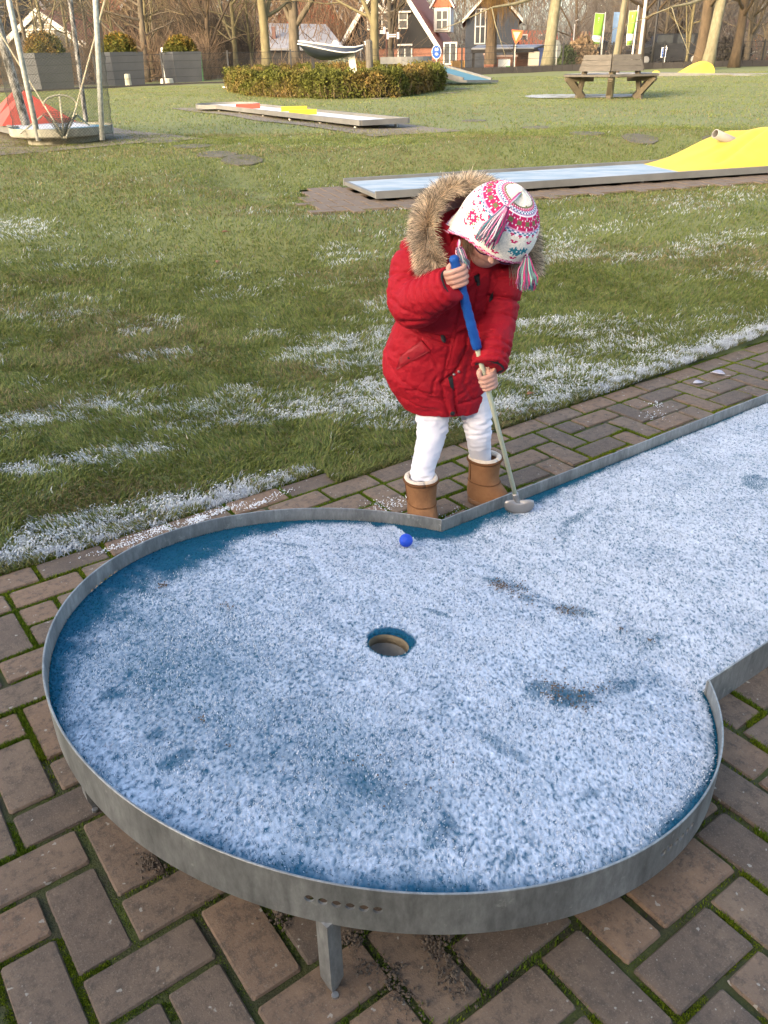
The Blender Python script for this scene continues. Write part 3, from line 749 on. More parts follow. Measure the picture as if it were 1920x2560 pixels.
ok = ((np.hypot(gs, gt) < RR - .002) & (gs < SN)) | ((gs >= SN) & (np.abs(gt) < HW - .002))
ok &= np.hypot(gs - hs, gt - ht) > HR + .0015
gx, gy = st2xy(gs, gt)
v = np.c_[gx, gy, np.full(len(gx), .1)] - CAM; zz = v @ FW; uu = 960 + FPX * (v @ RT) / zz; ok &= (uu < 2080)
gs, gt, gx, gy = gs[ok], gt[ok], gx[ok], gy[ok]
fr = carpet_frost(gs, gt)
n = len(gs); iced = rng.random(n) < fr ** 0.75
P = np.c_[gx, gy, rim_z(gs) - CAR - .001]
trod = fw.fbm(gs * 5, gt * 5, 3)                                       # flattened, scuffed pile lies in swirls
la = 2 * PI * trod * 2.2 + rng.normal(0, .8, n); D = np.c_[np.cos(la), np.sin(la), 0 * la]
for rep in range(2):
    blue = np.array([.006, .084, .145]) * rng.uniform(.45, 1.35, (n, 1)) + np.array([0, .02, .0]) * (trod > .5)[:, None]
    ice = np.array([.68, .72, .78]) * rng.uniform(.80, 1.06, (n, 1))
    ic = iced if rep == 0 else (rng.random(n) < fr ** 1.7)
    tip = np.where(ic[:, None], ice, blue); root = np.where(ic[:, None], ice * .75 + blue * .25, blue * .8)
    L = rng.uniform(.0035, .0070, n) * (1 + .15 * ic); Wd = np.where(ic, np.clip(rng.lognormal(-5.7, .35, n), .0016, .0070), rng.uniform(.0018, .0032, n))
    off = rng.uniform(-.5, .5, (n, 3)) * SP * (rep > 0); off[:, 2] = 0
    V, T, C = blades(P + off, D, L, Wd, rng.uniform(.2, .9, n), root, tip, 1)
    if rep == 0: VV, TT, CCo = V, T, C
    else: VV, TT, CCo = np.r_[VV, V], np.r_[TT, T + len(VV)], np.r_[CCo, C]
o = link('frosted_pile', npmesh('frosted_pile', VV, TT, M['pile'], CCo), lane); tag(o, kind='stuff')
# dirt left by shoes, little leaf bits
M['dirt'] = pm('dirt', (0.06, 0.042, 0.028), (0.17, 0.125, 0.085), 80, 0.95)
dp = []
for px, py, n, sg in ((1245, 1462, 90, .014), (1290, 1480, 60, .02), (1385, 1725, 70, .025), (1445, 1745, 70, .022), (1300, 1470, 14, .02), (1410, 1525, 55, .012), (1440, 1528, 30, .012), (1330, 1508, 20, .015), (1560, 1575, 10, .008), (1625, 1600, 14, .004), (505, 1795, 9, .003), (1400, 1735, 40, .025), (1500, 1720, 24, .02), (410, 1462, 14, .006), (400, 1465, 8, .004), (560, 1512, 10, .006), (575, 1520, 9, .006), (575, 1865, 5, .003), (1385, 1348, 4, .002), (1280, 1770, 4, .002), (1080, 1960, 10, .03), (900, 1950, 14, .05), (690, 1340, 10, .008)):
    g_ = gz(px, py, .13); s, t = xy2st(g_.x, g_.y)
    for _ in range(4): g_ = gz(px, py, float(rim_z(s)) - CAR + .006); s, t = xy2st(g_.x, g_.y)
    dp.append(np.c_[rng.normal(g_.x, sg, n), rng.normal(g_.y, sg, n), np.full(n, g_.z) + rng.uniform(-.001, .003, n)])
dp = np.concatenate(dp)
o = link('dirt_crumbs', chunk_mesh(dp, rng.uniform(.0008, .0030, len(dp)), M['dirt'], 'dirt_crumbs'), lane); tag(o, kind='stuff')
# ------------------------------------------------------------------ ball
M['ball'] = pm('ball_blue', (0.006, 0.045, 0.40), (0.012, 0.075, 0.55), 60, 0.55, bump=.25, bscale=400)
g_ = gz(1015, 1351, .085)
for _ in range(5): s, t = xy2st(g_.x, g_.y); zb = float(rim_z(s)) - CAR + .003 + .0195; g_ = gz(1015, 1351, zb)
mb = MB(); mb.ball((0, 0, 0), 0.0195, 28, 18); o = mb.build('golf_ball', M['ball'], None, True); o.location = g_
tag(o, 'small blue minigolf ball lying on the frosted carpet near the hole', 'ball')
# ------------------------------------------------------------------ fallen leaves
M['leaf'] = pm('dry_leaf', (0.17, 0.10, 0.07), (0.34, 0.26, 0.24), 30, 0.8)
def leaf(px, py, size, rz, mat, label, curl=.3, z0=0.004, grp=None, onlawn=False):
    c = gnd(px, py, z0) if onlawn else gz(px, py, z0); mb = MB(); n = 9; rows = []
    for i in range(n):
        q = i / (n - 1); w = size * .28 * math.sin(PI * min(q * 1.02, 1)) ** .8 + .0006; x = (q - .5) * size
        rows.append([Vector((x, -w, curl * w + curl * .35 * size * (q - .5) ** 2 * 2)), Vector((x, 0, curl * .35 * size * (q - .5) ** 2)), Vector((x, w, curl * w * 1.2 + .002))])
    low = [[p - Vector((0, 0, .0007)) for p in r][::-1] for r in rows]
    mb.rings([a + b for a, b in zip(rows, low)])
    mb.tube([(size * .48, 0, .001), (size * .62, .004, .002), (size * .75, .012, .001)], .0009, 4)
    o = mb.build('leaf', mat, None, True); o.location = c; o.rotation_euler = (0, 0, rz); return tag(o, label, 'leaf', grp)
M['leaf_frosted'] = pm('frosted_leaf', (0.42, 0.36, 0.36), (0.68, 0.66, 0.68), 40, 0.75)
leaf(1745, 958, .050, .2, M['leaf_frosted'], 'small frosted leaf on the pavers, nearer to the golf lane edge', .45)
leaf(1795, 936, .070, -.6, M['leaf_frosted'], 'larger curled frosted leaf on the pavers beside the lawn', .6)
M['leaf_brown'] = pm('brown_leaf', (0.20, 0.09, 0.045), (0.30, 0.15, 0.08), 30, 0.8)
leaf(1325, 985, .035, .5, M['leaf_brown'], 'curled brown leaf on the frosted grass beside the child', .6, .03, onlawn=True)
leaf(563, 580, .05, .3, M['leaf_brown'], 'reddish brown leaf lying alone on the open lawn', .5, .03, onlawn=True)
leaf(545, 655, .05, 1.3, M['leaf_brown'], 'dark brown leaf on the lawn below the reddish one', .5, .03, onlawn=True)

# ================================================================== CHILD WITH PUTTER
def cyc(pts, n=10):                                  # smooth curve through points
    P_ = [Vector(p) for p in pts]; out = []
    for i in range(len(P_) - 1):
        a = P_[max(i - 1, 0)]; b = P_[i]; c = P_[i + 1]; d = P_[min(i + 2, len(P_) - 1)]
        for k in range(n):
            t = k / n
            out.append(0.5 * ((2 * b) + (c - a) * t + (2 * a - 5 * b + 4 * c - d) * t * t + (3 * b - a - 3 * c + d) * t ** 3))
    out.append(P_[-1]); return out
def lerps(vals, n=10):
    out = []
    for i in range(len(vals) - 1): out += [vals[i] + (vals[i + 1] - vals[i]) * k / n for k in range(n)]
    return out + [vals[-1]]
vRT, vUP, vTO = Vector(RT), Vector(-DN), Vector(-FW)
M['skin'] = pm('skin', (0.47, 0.25, 0.18), (0.55, 0.31, 0.235), 25, 0.5, spec=0.35)
M['red'] = pm('red_coat', (0.27, 0.0045, 0.012), (0.34, 0.007, 0.017), 9, 0.72, spec=0.2, bump=0.35, bscale=75, sharp=.1)
M['red_dark'] = pm('red_flap', (0.24, 0.004, 0.010), (0.31, 0.006, 0.015), 14, 0.6, bump=0.3, bscale=60)
M['black'] = pm('black_trim', (0.010, 0.010, 0.011), rough=0.6)
M['pants'] = pm('white_trousers', (0.60, 0.59, 0.63), (0.68, 0.67, 0.70), 14, 0.8, bump=0.18, bscale=45)
M['suede'] = pm('suede', (0.185, 0.090, 0.042), (0.26, 0.135, 0.066), 16, 0.92, bump=0.35, bscale=160, spec=.1)
M['suede_trim'] = pm('suede_trim', (0.10, 0.045, 0.02), (0.14, 0.065, 0.028), 20, 0.9, spec=.1)
M['sole'] = pm('boot_sole', (0.12, 0.06, 0.028), (0.16, 0.08, 0.036), 30, 0.8)
M['fleece'] = pm('fleece', (0.62, 0.52, 0.40), (0.74, 0.65, 0.53), 60, 0.95, bump=0.8, bscale=160)
M['lining'] = pm('pink_lining', (0.52, 0.33, 0.31), (0.62, 0.43, 0.41), 22, 0.9, bump=0.6, bscale=90)
M['fur'] = am('fur', 0.6, 0.3, 0.2); M['knit'] = am('knit', 0.95, 0.1); M['yarn'] = am('yarn', 0.9, 0.1)
M['hair'] = pm('hair', (0.20, 0.135, 0.075), (0.33, 0.24, 0.15), 60, 0.5)
M['frame_purple'] = pm('glasses_frame', (0.06, 0.008, 0.055), rough=0.3, spec=.5)
M['lens'] = nodes('glasses_lens')[0]; b_ = M['lens'].node_tree.nodes['Principled BSDF']; b_.inputs['Transmission Weight'].default_value = 1.0; b_.inputs['Roughness'].default_value = 0.02; b_.inputs['IOR'].default_value = 1.1

child = empty('person', tuple(gz(1130, 1262, 0)), 'child in red fur-hooded coat, patterned knit hat and brown boots, bending to putt', 'person')
HC = at(1243, 566, 2.37)                             # middle of the head
POLE = (0.43 * vRT + 0.50 * vUP + 0.75 * vTO).normalized()
f0 = (-0.20 * vRT - 0.95 * vUP + 0.30 * vTO); FACE = (f0 - POLE * f0.dot(POLE)).normalized(); SIDE = FACE.cross(POLE)  # SIDE: towards her right ear or left
if SIDE.dot(vRT) < 0: SIDE = -SIDE
HM = Matrix((SIDE, FACE, POLE)).transposed()         # columns
# --- putter axis
PT = at(1133, 640, 2.245); _h = gz(1297, 1272, .052); PB = at(1288, 1236, 2.305)
WX = (PT - PB).normalized()
CX = (vTO - WX * vTO.dot(WX)).normalized(); LX = WX.cross(CX)
if LX.dot(vRT) < 0: LX = -LX
def onshaft(px, py):                                 # the point of the putter's axis nearest to a line of sight
    d = Vector(ray(px, py)); o_ = Vector(CAM); w0 = PB - o_
    a, b, c, dd, e = WX.dot(WX), WX.dot(d), d.dot(d), WX.dot(w0), d.dot(w0)
    return PB + WX * ((b * e - c * dd) / (a * c - b * b))
G1 = onshaft(1155, 686); G2 = onshaft(1217, 947)
# --- arms (shared by body and coat)
ARM_R = [at(1070, 612, 2.45), at(1035, 680, 2.42), at(1030, 758, 2.36), at(1078, 738, 2.29), at(1128, 708, 2.245)]
ARM_L = [at(1250, 650, 2.44), at(1252, 720, 2.42), at(1242, 800, 2.38), at(1232, 862, 2.32), at(1224, 916, 2.275)]
# --- body: one skin
body = MB()
body.ball(HC - POLE * .01, (.078, .095, .098), 24, 18, HM)
body.ball(HC + FACE * .038 - POLE * .062, (.046, .040, .045), 16, 12, HM)      # cheeks and chin
NOSE = HC + FACE * .108 - POLE * .034
body.tube([HC + FACE * .080 - POLE * .006, HC + FACE * .097 - POLE * .022, NOSE, NOSE - POLE * .006 - FACE * .012], [.008, .010, .0115, .007], 10)
for sg in (-1, 1): body.ball(HC + FACE * .086 - POLE * .036 + SIDE * .009 * sg, .0075, 8, 6)
for sg in (-1, 1): body.ball(HC + SIDE * .079 * sg - POLE * .025, (.008, .016, .022), 8, 6, HM)
NK = at(1190, 600, 2.44); HIP = at(1105, 930, 2.50)
body.tube(cyc([HC - POLE * .06, NK, at(1160, 690, 2.46), at(1125, 800, 2.48), HIP], 5), lerps([.045, .045, .085, .08, .085], 5), 14)
for A in (ARM_R, ARM_L): body.tube(cyc([NK * .55 + A[0] * .45] + A, 5), lerps([.05, .042, .038, .034, .028, .021], 5), 10)
LEG_R = [at(1088, 950, 2.49), at(1082, 1040, 2.455), at(1076, 1100, 2.41), at(1060, 1160, 2.36), at(1054, 1205, 2.335)]
LEG_L = [at(1175, 950, 2.49), at(1190, 1030, 2.48), at(1196, 1085, 2.455), at(1200, 1130, 2.475), at(1207, 1172, 2.49)]
BR = Vector((LEG_R[-1].x, 2.335, 0)); BL = Vector((LEG_L[-1].x, 2.475, 0))
body.tube(cyc(LEG_R + [BR + Vector((0, 0, .04))], 5), lerps([.050, .042, .033, .026, .024, .024], 5), 12)
body.tube(cyc(LEG_L + [BL + Vector((0, 0, .04))], 5), lerps([.050, .040, .030, .025, .021, .022], 5), 12)
TOE_R = Vector((.22, -1, 0)).normalized(); TOE_L = Vector((.72, -.70, 0)).normalized()
for b0_, tdir in ((BR, TOE_R), (BL, TOE_L)): body.tube([b0_ + Vector((0, 0, .035)), b0_ + tdir * .07 + Vector((0, 0, .03))], [.032, .024], 10)
def fist(C, sgn, wrist, spans, grip_r, mcp, thumb):
    # four fingers run from the knuckles (on side sgn) across the front of the shaft and curl back
    for k in range(4):
        h = (1.5 - k) * spans; r = (.0072, .0074, .0070, .0060)[k]
        o_ = C + WX * h
        R_ = grip_r + r * .75
        ln = (0.96, 1.02, .98, .84)[k]
        p0 = o_ + LX * sgn * mcp + CX * (.002 - .001 * k) - WX * .002
        p1 = o_ + LX * sgn * (mcp * .55) + CX * (R_ * .95)
        p2 = o_ - LX * sgn * (R_ * .55 * ln) + CX * (R_ * 1.0)
        p3 = o_ - LX * sgn * (R_ * 1.12 * ln) + CX * (R_ * .25)
        p4 = o_ - LX * sgn * (R_ * .80) - CX * (R_ * .55)
        body.tube(cyc([p0, p1, p2, p3, p4], 4), lerps([r * 1.12, r * 1.06, r, r * .95, r * .8], 4), 10)
        body.ball(p0 * .55 + p1 * .45, r * 1.18, 8, 6)
        body.tube([wrist, wrist * .5 + p0 * .5 - CX * .004, p0], [.019, .0135, r * 1.25], 10)
    body.tube(cyc(thumb, 4), lerps([.011, .0095, .0085, .0065][:len(thumb)] , 4), 10)
WR = ARM_R[-1] * .35 + (G1 - LX * .030 - WX * .010) * .65 - CX * .004
fist(G1, -1, WR, .0138, .014, .034, [WR, G1 - LX * .016 - CX * .016 + WX * .022, G1 + LX * .004 - CX * .021 + WX * .026, G1 + LX * .017 - CX * .012 + WX * .018])
WL = ARM_L[-1] * .5 + (G2 + LX * .020 + WX * .016 - CX * .006) * .5
fist(G2 - WX * .008, 1, WL, .0128, .0080, .026, [WL, G2 + LX * .006 - CX * .010 + WX * .030, G2 - LX * .013 + CX * .003 + WX * .028, G2 - LX * .014 + CX * .011 + WX * .012])
bme = remeshed(body, .0022, 3, .5); bme.materials.append(M['skin']); link('body', bme, child)

# --- putter (a thing of its own, held by the child)
M['grip'] = pm('blue_grip', (0.003, 0.060, 0.28), (0.007, 0.085, 0.34), 50, 0.55, bump=.25, bscale=120)
M['shaft'] = pm('cream_shaft', (0.50, 0.50, 0.33), (0.56, 0.56, 0.40), 25, 0.45)
M['putter_steel'] = pm('putter_steel', (0.26, 0.25, 0.24), (0.34, 0.33, 0.315), 18, 0.45, metal=.7)
putter = empty('putter', tuple(PB), 'minigolf putter with blue grip and cream shaft in the hands of the child', 'putter')
GB = onshaft(1201, 868)
gp_ = [PT + (GB - PT) * q for q in np.linspace(0, 1, 40)]
mb = MB(); mb.tube(gp_, [(.009 if i in (0,) else .0128) + .0007 * math.sin(i * 1.6) + .0012 * (i / 40) for i in range(40)], 16); mb.build('grip', M['grip'], putter, True)
mb = MB(); mb.tube([GB - WX * -.01, GB, PB], [.0072, .0074, .0068], 14); mb.build('shaft', M['shaft'], putter, True)
PH = gz(1297, 1276, .056)
mb = MB(); mb.tube([PB + WX * .004, PB - WX * .004, PB - WX * .03, PH + Vector((0, 0, .020))], [.0098, .0098, .0092, .0078], 14); mb.build('hosel', M['putter_steel'], putter, True)
# head: rounded double-faced blade
mb = MB(); hx_ = vRT.copy(); hx_.z = 0; hx_.normalize(); hy_ = Vector((-hx_.y, hx_.x, 0)); rg = []
for q, tz in ((0.0, 0), (.66, .0), (.90, .004), (1.0, .014), (1.0, .026), (.95, .034), (.7, .038), (0.001, .038)):
    ring = []
    for k in range(36):
        a = 2 * PI * k / 36; ca, sa = math.cos(a), math.sin(a)
        ux = .047 * abs(ca) ** .75 * (1 if ca > 0 else -1); uy = .011 * abs(sa) ** .9 * (1 if sa > 0 else -1)
        ring.append(PH + hx_ * ux * q + hy_ * (uy * q) + Vector((0, 0, tz - .010 + .010 * (ux / .047) ** 2)))
    rg.append(ring)
mb.rings(rg, cap=False); mb.build('head', M['putter_steel'], putter, True)

# --- coat
coat = MB()
RINGS = [(1110, 1014, 2.50, .126, .106, 0), (1104, 984, 2.50, .148, .118, 0), (1092, 930, 2.50, .172, .128, 0), (1094, 880, 2.495, .168, .124, 2), (1106, 830, 2.485, .155, .118, 4), (1120, 785, 2.475, .148, .114, 7),
         (1140, 730, 2.46, .142, .108, 10), (1164, 665, 2.445, .132, .10, 13), (1180, 612, 2.445, .108, .085, 14), (1186, 585, 2.445, .080, .072, 14)]
def torso_ring(px, py, Y, a, b, tilt, n=40):
    c = at(px, py, Y); tl_ = rad(tilt); lat = Vector((math.cos(tl_), 0.12, -math.sin(tl_))).normalized(); fwd = Vector((.10, -1, 0)).normalized(); fwd = (fwd - lat * fwd.dot(lat)).normalized()
    out = []
    for k in range(n):
        q = 2 * PI * k / n; ca, sa = math.cos(q), math.sin(q)
        out.append(c + lat * a * abs(ca) ** .9 * (1 if ca > 0 else -1) + fwd * b * abs(sa) ** .9 * (1 if sa > 0 else -1))
    return out
coat.rings([torso_ring(*r) for r in RINGS])
SR = cyc(ARM_R, 8); SRr = lerps([.066, .068, .066, .060, .046], 8)
SLv = cyc(ARM_L, 8); SLr = lerps([.060, .058, .054, .052, .050], 8)
coat.tube([NK * .35 + ARM_R[0] * .65] + SR, [.06] + SRr, 20); coat.tube([NK * .35 + ARM_L[0] * .65] + SLv, [.055] + SLr, 20)
cme = remeshed(coat, .0038, 5, .5)
Vc = vco(cme); Nc = vno(cme)
def arm_param(V, path):
    P_ = np.array([tuple(p) for p in path]); best = np.full(len(V), 9.0); par = np.zeros(len(V)); L0 = 0
    for i in range(len(P_) - 1):
        a, b = P_[i], P_[i + 1]; d = b - a; l = np.linalg.norm(d); t = np.clip(((V - a) @ d) / (l * l), 0, 1)
        dist = np.linalg.norm(V - (a + t[:, None] * d), axis=1); m = dist < best
        best = np.where(m, dist, best); par = np.where(m, L0 + t * l, par); L0 += l
    return best, par, L0
disp = np.zeros(len(Vc))
onarm = np.zeros(len(Vc), bool)
for path, rads, back in ((SR, SRr, (.012, .034, .056, .080, .108)), (SLv, SLr, (.014, .036, .060, .150, .21))):
    dist, par, tot = arm_param(Vc, path); rr0 = np.interp(par, np.linspace(0, tot, len(rads)), rads)
    own = (dist < rr0 * 1.12) & (par > .02); onarm |= own
    for bk in back: disp += own * (-.0055) * np.exp(-((par - (tot - bk)) / .0042) ** 2)
    for q in (.05, .115): disp += own * (-.006) * np.exp(-((par - q) / .005) ** 2)
    disp += own * .004
# drapes and creases
nzv = np.array([mnoise.fractal(Vector((v[0] * 16, v[1] * 16, v[2] * 22)), 1.0, 2.0, 3) for v in Vc])
nz2 = np.array([mnoise.ridged_multi_fractal(Vector((v[0] * 11 + v[2] * 7, v[1] * 11, v[2] * 19 - v[0] * 9)), .9, 2.1, 3, 1.0, 2.0) for v in Vc])
disp += .0045 * nzv - .0048 * np.clip(nz2 - 1.0, 0, 1.2)
# stitched lines, given where they run on the coat
cme.vertices.foreach_set('co', Vc.astype(np.float32).ravel()); cme.update()
bvh = BVHTree.FromPolygons([tuple(v) for v in Vc], [tuple(p.vertices) for p in cme.polygons])
def on_coat(px, py, off=0.0):
    d = Vector(ray(px, py)).normalized(); h, nrm, _, _ = bvh.ray_cast(Vector(CAM), d)
    return None if h is None else (h + nrm * off, nrm)
def groove(pl, depth, sig):
    global disp
    pts_ = []
    for i in range(len(pl) - 1):
        for q in np.linspace(0, 1, 14):
            h = on_coat(pl[i][0] + (pl[i + 1][0] - pl[i][0]) * q, pl[i][1] + (pl[i + 1][1] - pl[i][1]) * q)
            if h: pts_.append(tuple(h[0]))
    if len(pts_) < 3: return
    A_ = np.array(pts_); c = A_.mean(0); rad_ = np.abs(A_ - c).max() + .05
    near_ = np.where(np.linalg.norm(Vc - c, axis=1) < rad_ * 1.8)[0]
    d = np.min(np.linalg.norm(Vc[near_][:, None, :] - A_[None], axis=2), axis=1)
    disp[near_] -= 1.4 * depth * np.exp(-(d / sig) ** 2)
for pl, dp_, sg in (([(1196, 690), (1178, 780), (1175, 810), (1160, 880), (1141, 930), (1104, 955)], .006, .0045), ([(1156, 730), (1148, 762), (1125, 864), (1113, 924), (1106, 960)], .004, .004),
                    ([(990, 800), (1040, 822), (1085, 838), (1125, 848), (1165, 852)], .005, .0045), ([(1000, 815), (1045, 838), (1085, 853), (1120, 862)], .004, .004), ([(1178, 845), (1230, 830)], .004, .004),
                    ([(962, 880), (972, 915), (1000, 950), (1050, 985), (1105, 1003)], .004, .005), ([(1080, 985), (1085, 955), (1092, 945)], .004, .004), ([(1018, 975), (1082, 986)], .004, .004), ([(1150, 1012), (1190, 1000), (1215, 985)], .004, .0045),
                    ([(1105, 960), (1110, 1000), (1124, 1040)], .004, .004), ([(1136, 975), (1140, 1035)], .006, .004), ([(1230, 690), (1222, 740), (1200, 800)], .004, .005), ([(1050, 850), (1085, 900), (1095, 915)], .004, .005), ([(945, 930), (985, 985), (1050, 1020), (1100, 1030)], .003, .005),
                    ([(1000, 700), (1030, 690), (1050, 672)], .005, .006), ([(975, 745), (1010, 775), (1050, 792)], .004, .006), ([(1045, 640), (1030, 615), (1020, 590)], .004, .005), ([(1130, 760), (1080, 800), (1010, 805)], .007, .007), ([(1185, 1000), (1160, 960), (1170, 920)], .003, .007)):
    groove(pl, dp_, sg)
Vn = Vc + Nc * disp[:, None]; setco(cme, Vn); cme.materials.append(M['red']); cme.polygons.foreach_set('use_smooth', [True] * len(cme.polygons))
coat_o = link('coat', cme, child)
bvh = BVHTree.FromPolygons([tuple(v) for v in Vn], [tuple(p.vertices) for p in cme.polygons])
def patch(name, poly, mat, off, th, parent, n=7):        # a cloth flap lying on the coat
    (a, b, c, d) = poly; mb = MB(); top = []; bot = []
    for i in range(n + 1):
        for j in range(n + 1):
            u, v = i / n, j / n
            px = (a[0] * (1 - u) + b[0] * u) * (1 - v) + (d[0] * (1 - u) + c[0] * u) * v; py = (a[1] * (1 - u) + b[1] * u) * (1 - v) + (d[1] * (1 - u) + c[1] * u) * v
            h = on_coat(px, py, 0.0)
            if h is None: return None
            e = min(u, 1 - u, v, 1 - v); top.append(h[0] + h[1] * (off + th * min(1, e * 6 + .15))); bot.append(h[0] - h[1] * .002)
    m_ = n + 1; fs_ = []
    for i in range(n):
        for j in range(n): fs_.append((i * m_ + j, (i + 1) * m_ + j, (i + 1) * m_ + j + 1, i * m_ + j + 1))
    edge = [(i, 0) for i in range(n)] + [(n, j) for j in range(n)] + [(i, n) for i in range(n, 0, -1)] + [(0, j) for j in range(n, 0, -1)]
    N0 = m_ * m_
    for k in range(len(edge)):
        p, q = edge[k], edge[(k + 1) % len(edge)]; i1, i2 = p[0] * m_ + p[1], q[0] * m_ + q[1]; fs_.append((i1, i2, N0 + i2, N0 + i1))
    mb.add(top + bot, fs_); return mb.build(name, mat, parent, True)
patch('pocket_flap', ((1002, 889), (1054, 849), (1076, 875), (992, 924)), M['red_dark'], .003, .004, coat_o)
patch('front_flap', ((1160, 725), (1198, 700), (1178, 812), (1140, 828)), M['red'], .001, .004, coat_o)
patch('front_flap', ((1139, 832), (1176, 816), (1150, 915), (1116, 924)), M['red'], .001, .004, coat_o)
patch('front_flap', ((1106, 962), (1124, 968), (1142, 1040), (1122, 1038)), M['red'], .001, .004, coat_o, 5)
patch('zip', ((1120, 945), (1131, 938), (1135, 975), (1126, 968)), M['black'], .002, .002, coat_o, 4)
patch('zip', ((1184, 690), (1198, 684), (1200, 712), (1192, 716)), M['black'], .002, .002, coat_o, 4)
patch('chest_zip', ((1226, 738), (1234, 728), (1232, 748), (1224, 756)), M['black'], .002, .002, coat_o, 4)
def knob(px, py, r, mat, name, stretch=1.0):
    h = on_coat(px, py, .004)
    if h: mb = MB(); q = h[1].to_track_quat('Z', 'Y').to_matrix(); mb.ball(h[0], (r, r * stretch, r * .55), 12, 8, q); mb.build(name, mat, coat_o, True)
for px, py, r, nm, st_ in ((1024, 893, .0062, 'button', 1), (1130, 1032, .0078, 'button', 1), (1147, 928, .0045, 'snap', 1), (1135, 937, .0045, 'snap', 1), (1107, 847, .0075, 'toggle', 2.0), (1177, 849, .006, 'toggle', 2.0)):
    knob(px, py, r, M['black'] if nm != 'snap' else M['putter_steel'], nm, st_)
# cuffs: dark lining round each wrist
for path, r_ in ((SR, .040), (SLv, .043)):
    e = path[-1]; d = (path[-1] - path[-3]).normalized(); mb = MB()
    u = d.orthogonal().normalized(); w = d.cross(u); rg = []
    for q, k in ((-.004, 1.0), (.0045, .99), (.003, .80), (-.03, .66), (-.032, .6)): rg.append([e + d * q + (u * math.cos(a) + w * math.sin(a)) * r_ * k for a in np.linspace(0, 2 * PI, 24, endpoint=False)])
    mb.rings(rg, cap=False); mb.build('cuff_lining', M['black'], coat_o, True)
# --- collar, hood, lining
LOOP = [at(*p) for p in ((1114, 694, 2.315), (1084, 650, 2.325), (1068, 590, 2.35), (1078, 530, 2.40), (1116, 488, 2.45), (1170, 472, 2.49), (1222, 484, 2.51), (1266, 520, 2.52), (1300, 560, 2.51), (1312, 620, 2.47), (1312, 672, 2.43))]
loop = cyc(LOOP, 6); LC = sum(loop, Vector()) / len(loop)
def loft_loop(fr, mat, name):
    mb = MB(); mb.rings([[LC + (p - LC) * k + Vector(o_) for p in loop] for k, o_ in fr], closed=False, cap=False); return mb.build(name, mat, coat_o, True)
loft_loop([(.97, (0, 0, 0)), (1.02, (.0, .03, -.02)), (.98, (0, .08, -.06)), (.80, (0, .12, -.12)), (.45, (0, .12, -.16))], M['red'], 'hood')
loft_loop([(.96, (0, 0, 0)), (.86, (0, .02, -.015)), (.80, (0, .06, -.04)), (.55, (0, .10, -.10))], M['lining'], 'hood_lining')
col = MB(); rg = []
for q in np.linspace(rad(-35), rad(250), 40):
    c = NK + Vector((0, -.005, .0)); dirv = SIDE * math.cos(q) * -1 + Vector((0, 1, 0)) * math.sin(q)
    base = Vector((-math.cos(q) * .092, math.sin(q) * .085 - .01, 0)) + c
    h = .055 + .02 * math.sin(q)
    out = Vector((-math.cos(q), math.sin(q), 0))
    rg.append([base + Vector((0, 0, -.05)), base + out * .012 + Vector((0, 0, h * .4)), base + out * .016 + Vector((0, 0, h)), base + out * .006 + Vector((0, 0, h + .006)), base + out * -.004 + Vector((0, 0, h * .9)), base - out * .012 + Vector((0, 0, -.05))])
col.rings(rg); col.build('collar', M['red'], coat_o, True)
# --- fur trim
nF = 27000
idx = rng.random(nF) * (len(loop) - 1.001); i0 = idx.astype(int); fq_ = (idx - i0)[:, None]
LP = np.array([tuple(p) for p in loop]); base = LP[i0] * (1 - fq_) + LP[i0 + 1] * fq_; tang = LP[i0 + 1] - LP[i0]; tang /= np.linalg.norm(tang, axis=1)[:, None]
rad_ = base - np.array(tuple(LC)); rad_ -= tang * (rad_ * tang).sum(1)[:, None]; rad_ /= np.linalg.norm(rad_, axis=1)[:, None]
bn = np.cross(tang, rad_); sgn = np.sign((bn * np.array(tuple(vTO))).sum(1))[:, None]; bn = bn * sgn
ph = rng.uniform(-1.35, 1.75, nF)[:, None]
dirn = rad_ * np.cos(ph) + bn * np.sin(ph) + rng.normal(0, .22, (nF, 3)) + tang * rng.normal(0, .25, (nF, 1))
clumpv = np.array([mnoise.noise(Vector((b[0] * 38, b[1] * 38, b[2] * 38 + p * 1.2))) for b, p in zip(base, ph[:, 0])])
dirn += tang * (clumpv[:, None] * .9) + np.array([0, 0, -.25]); dirn /= np.linalg.norm(dirn, axis=1)[:, None]
cid = (idx * 2.6).astype(int) * 16 + ((ph[:, 0] + 1.4) * 3.2).astype(int); um, inv = np.unique(cid, return_inverse=True); cm = np.zeros((len(um), 3)); np.add.at(cm, inv, dirn); cb_ = np.zeros((len(um), 3)); np.add.at(cb_, inv, base); cnt_ = np.bincount(inv)[:, None]; cm /= cnt_; cb_ /= cnt_
jit = rng.normal(0, .25, (len(um), 3)); tgt = cb_[inv] + (cm + jit)[inv] * .075 - base; tgt /= np.linalg.norm(tgt, axis=1)[:, None]; dirn = dirn * .62 + tgt * .38; dirn /= np.linalg.norm(dirn, axis=1)[:, None]; ctone = rng.uniform(.65, 1.35, len(um))[inv][:, None]
Lf = rng.uniform(.030, .052, nF) * (1 + .35 * clumpv); long_ = rng.random(nF) < .10; Lf = np.where(long_, Lf * 1.28, Lf)
b0 = base + (rad_ * np.cos(ph) + bn * np.sin(ph)) * .012
view = b0 - CAM; sd_ = np.cross(dirn, view); sd_ /= np.linalg.norm(sd_, axis=1)[:, None]
grav = np.array([0, 0, -1.0])
lev = [0, .4, .75, 1.0]; wd = [.0009, .0011, .0008, 0]
V = []; C = []
tan = np.array([.60, .48, .33]) * rng.uniform(.55, 1.35, (nF, 1)); tan = tan * 1.15 * ctone + np.array([.12, .11, .09]) * (rng.random((nF, 1)) < .25)
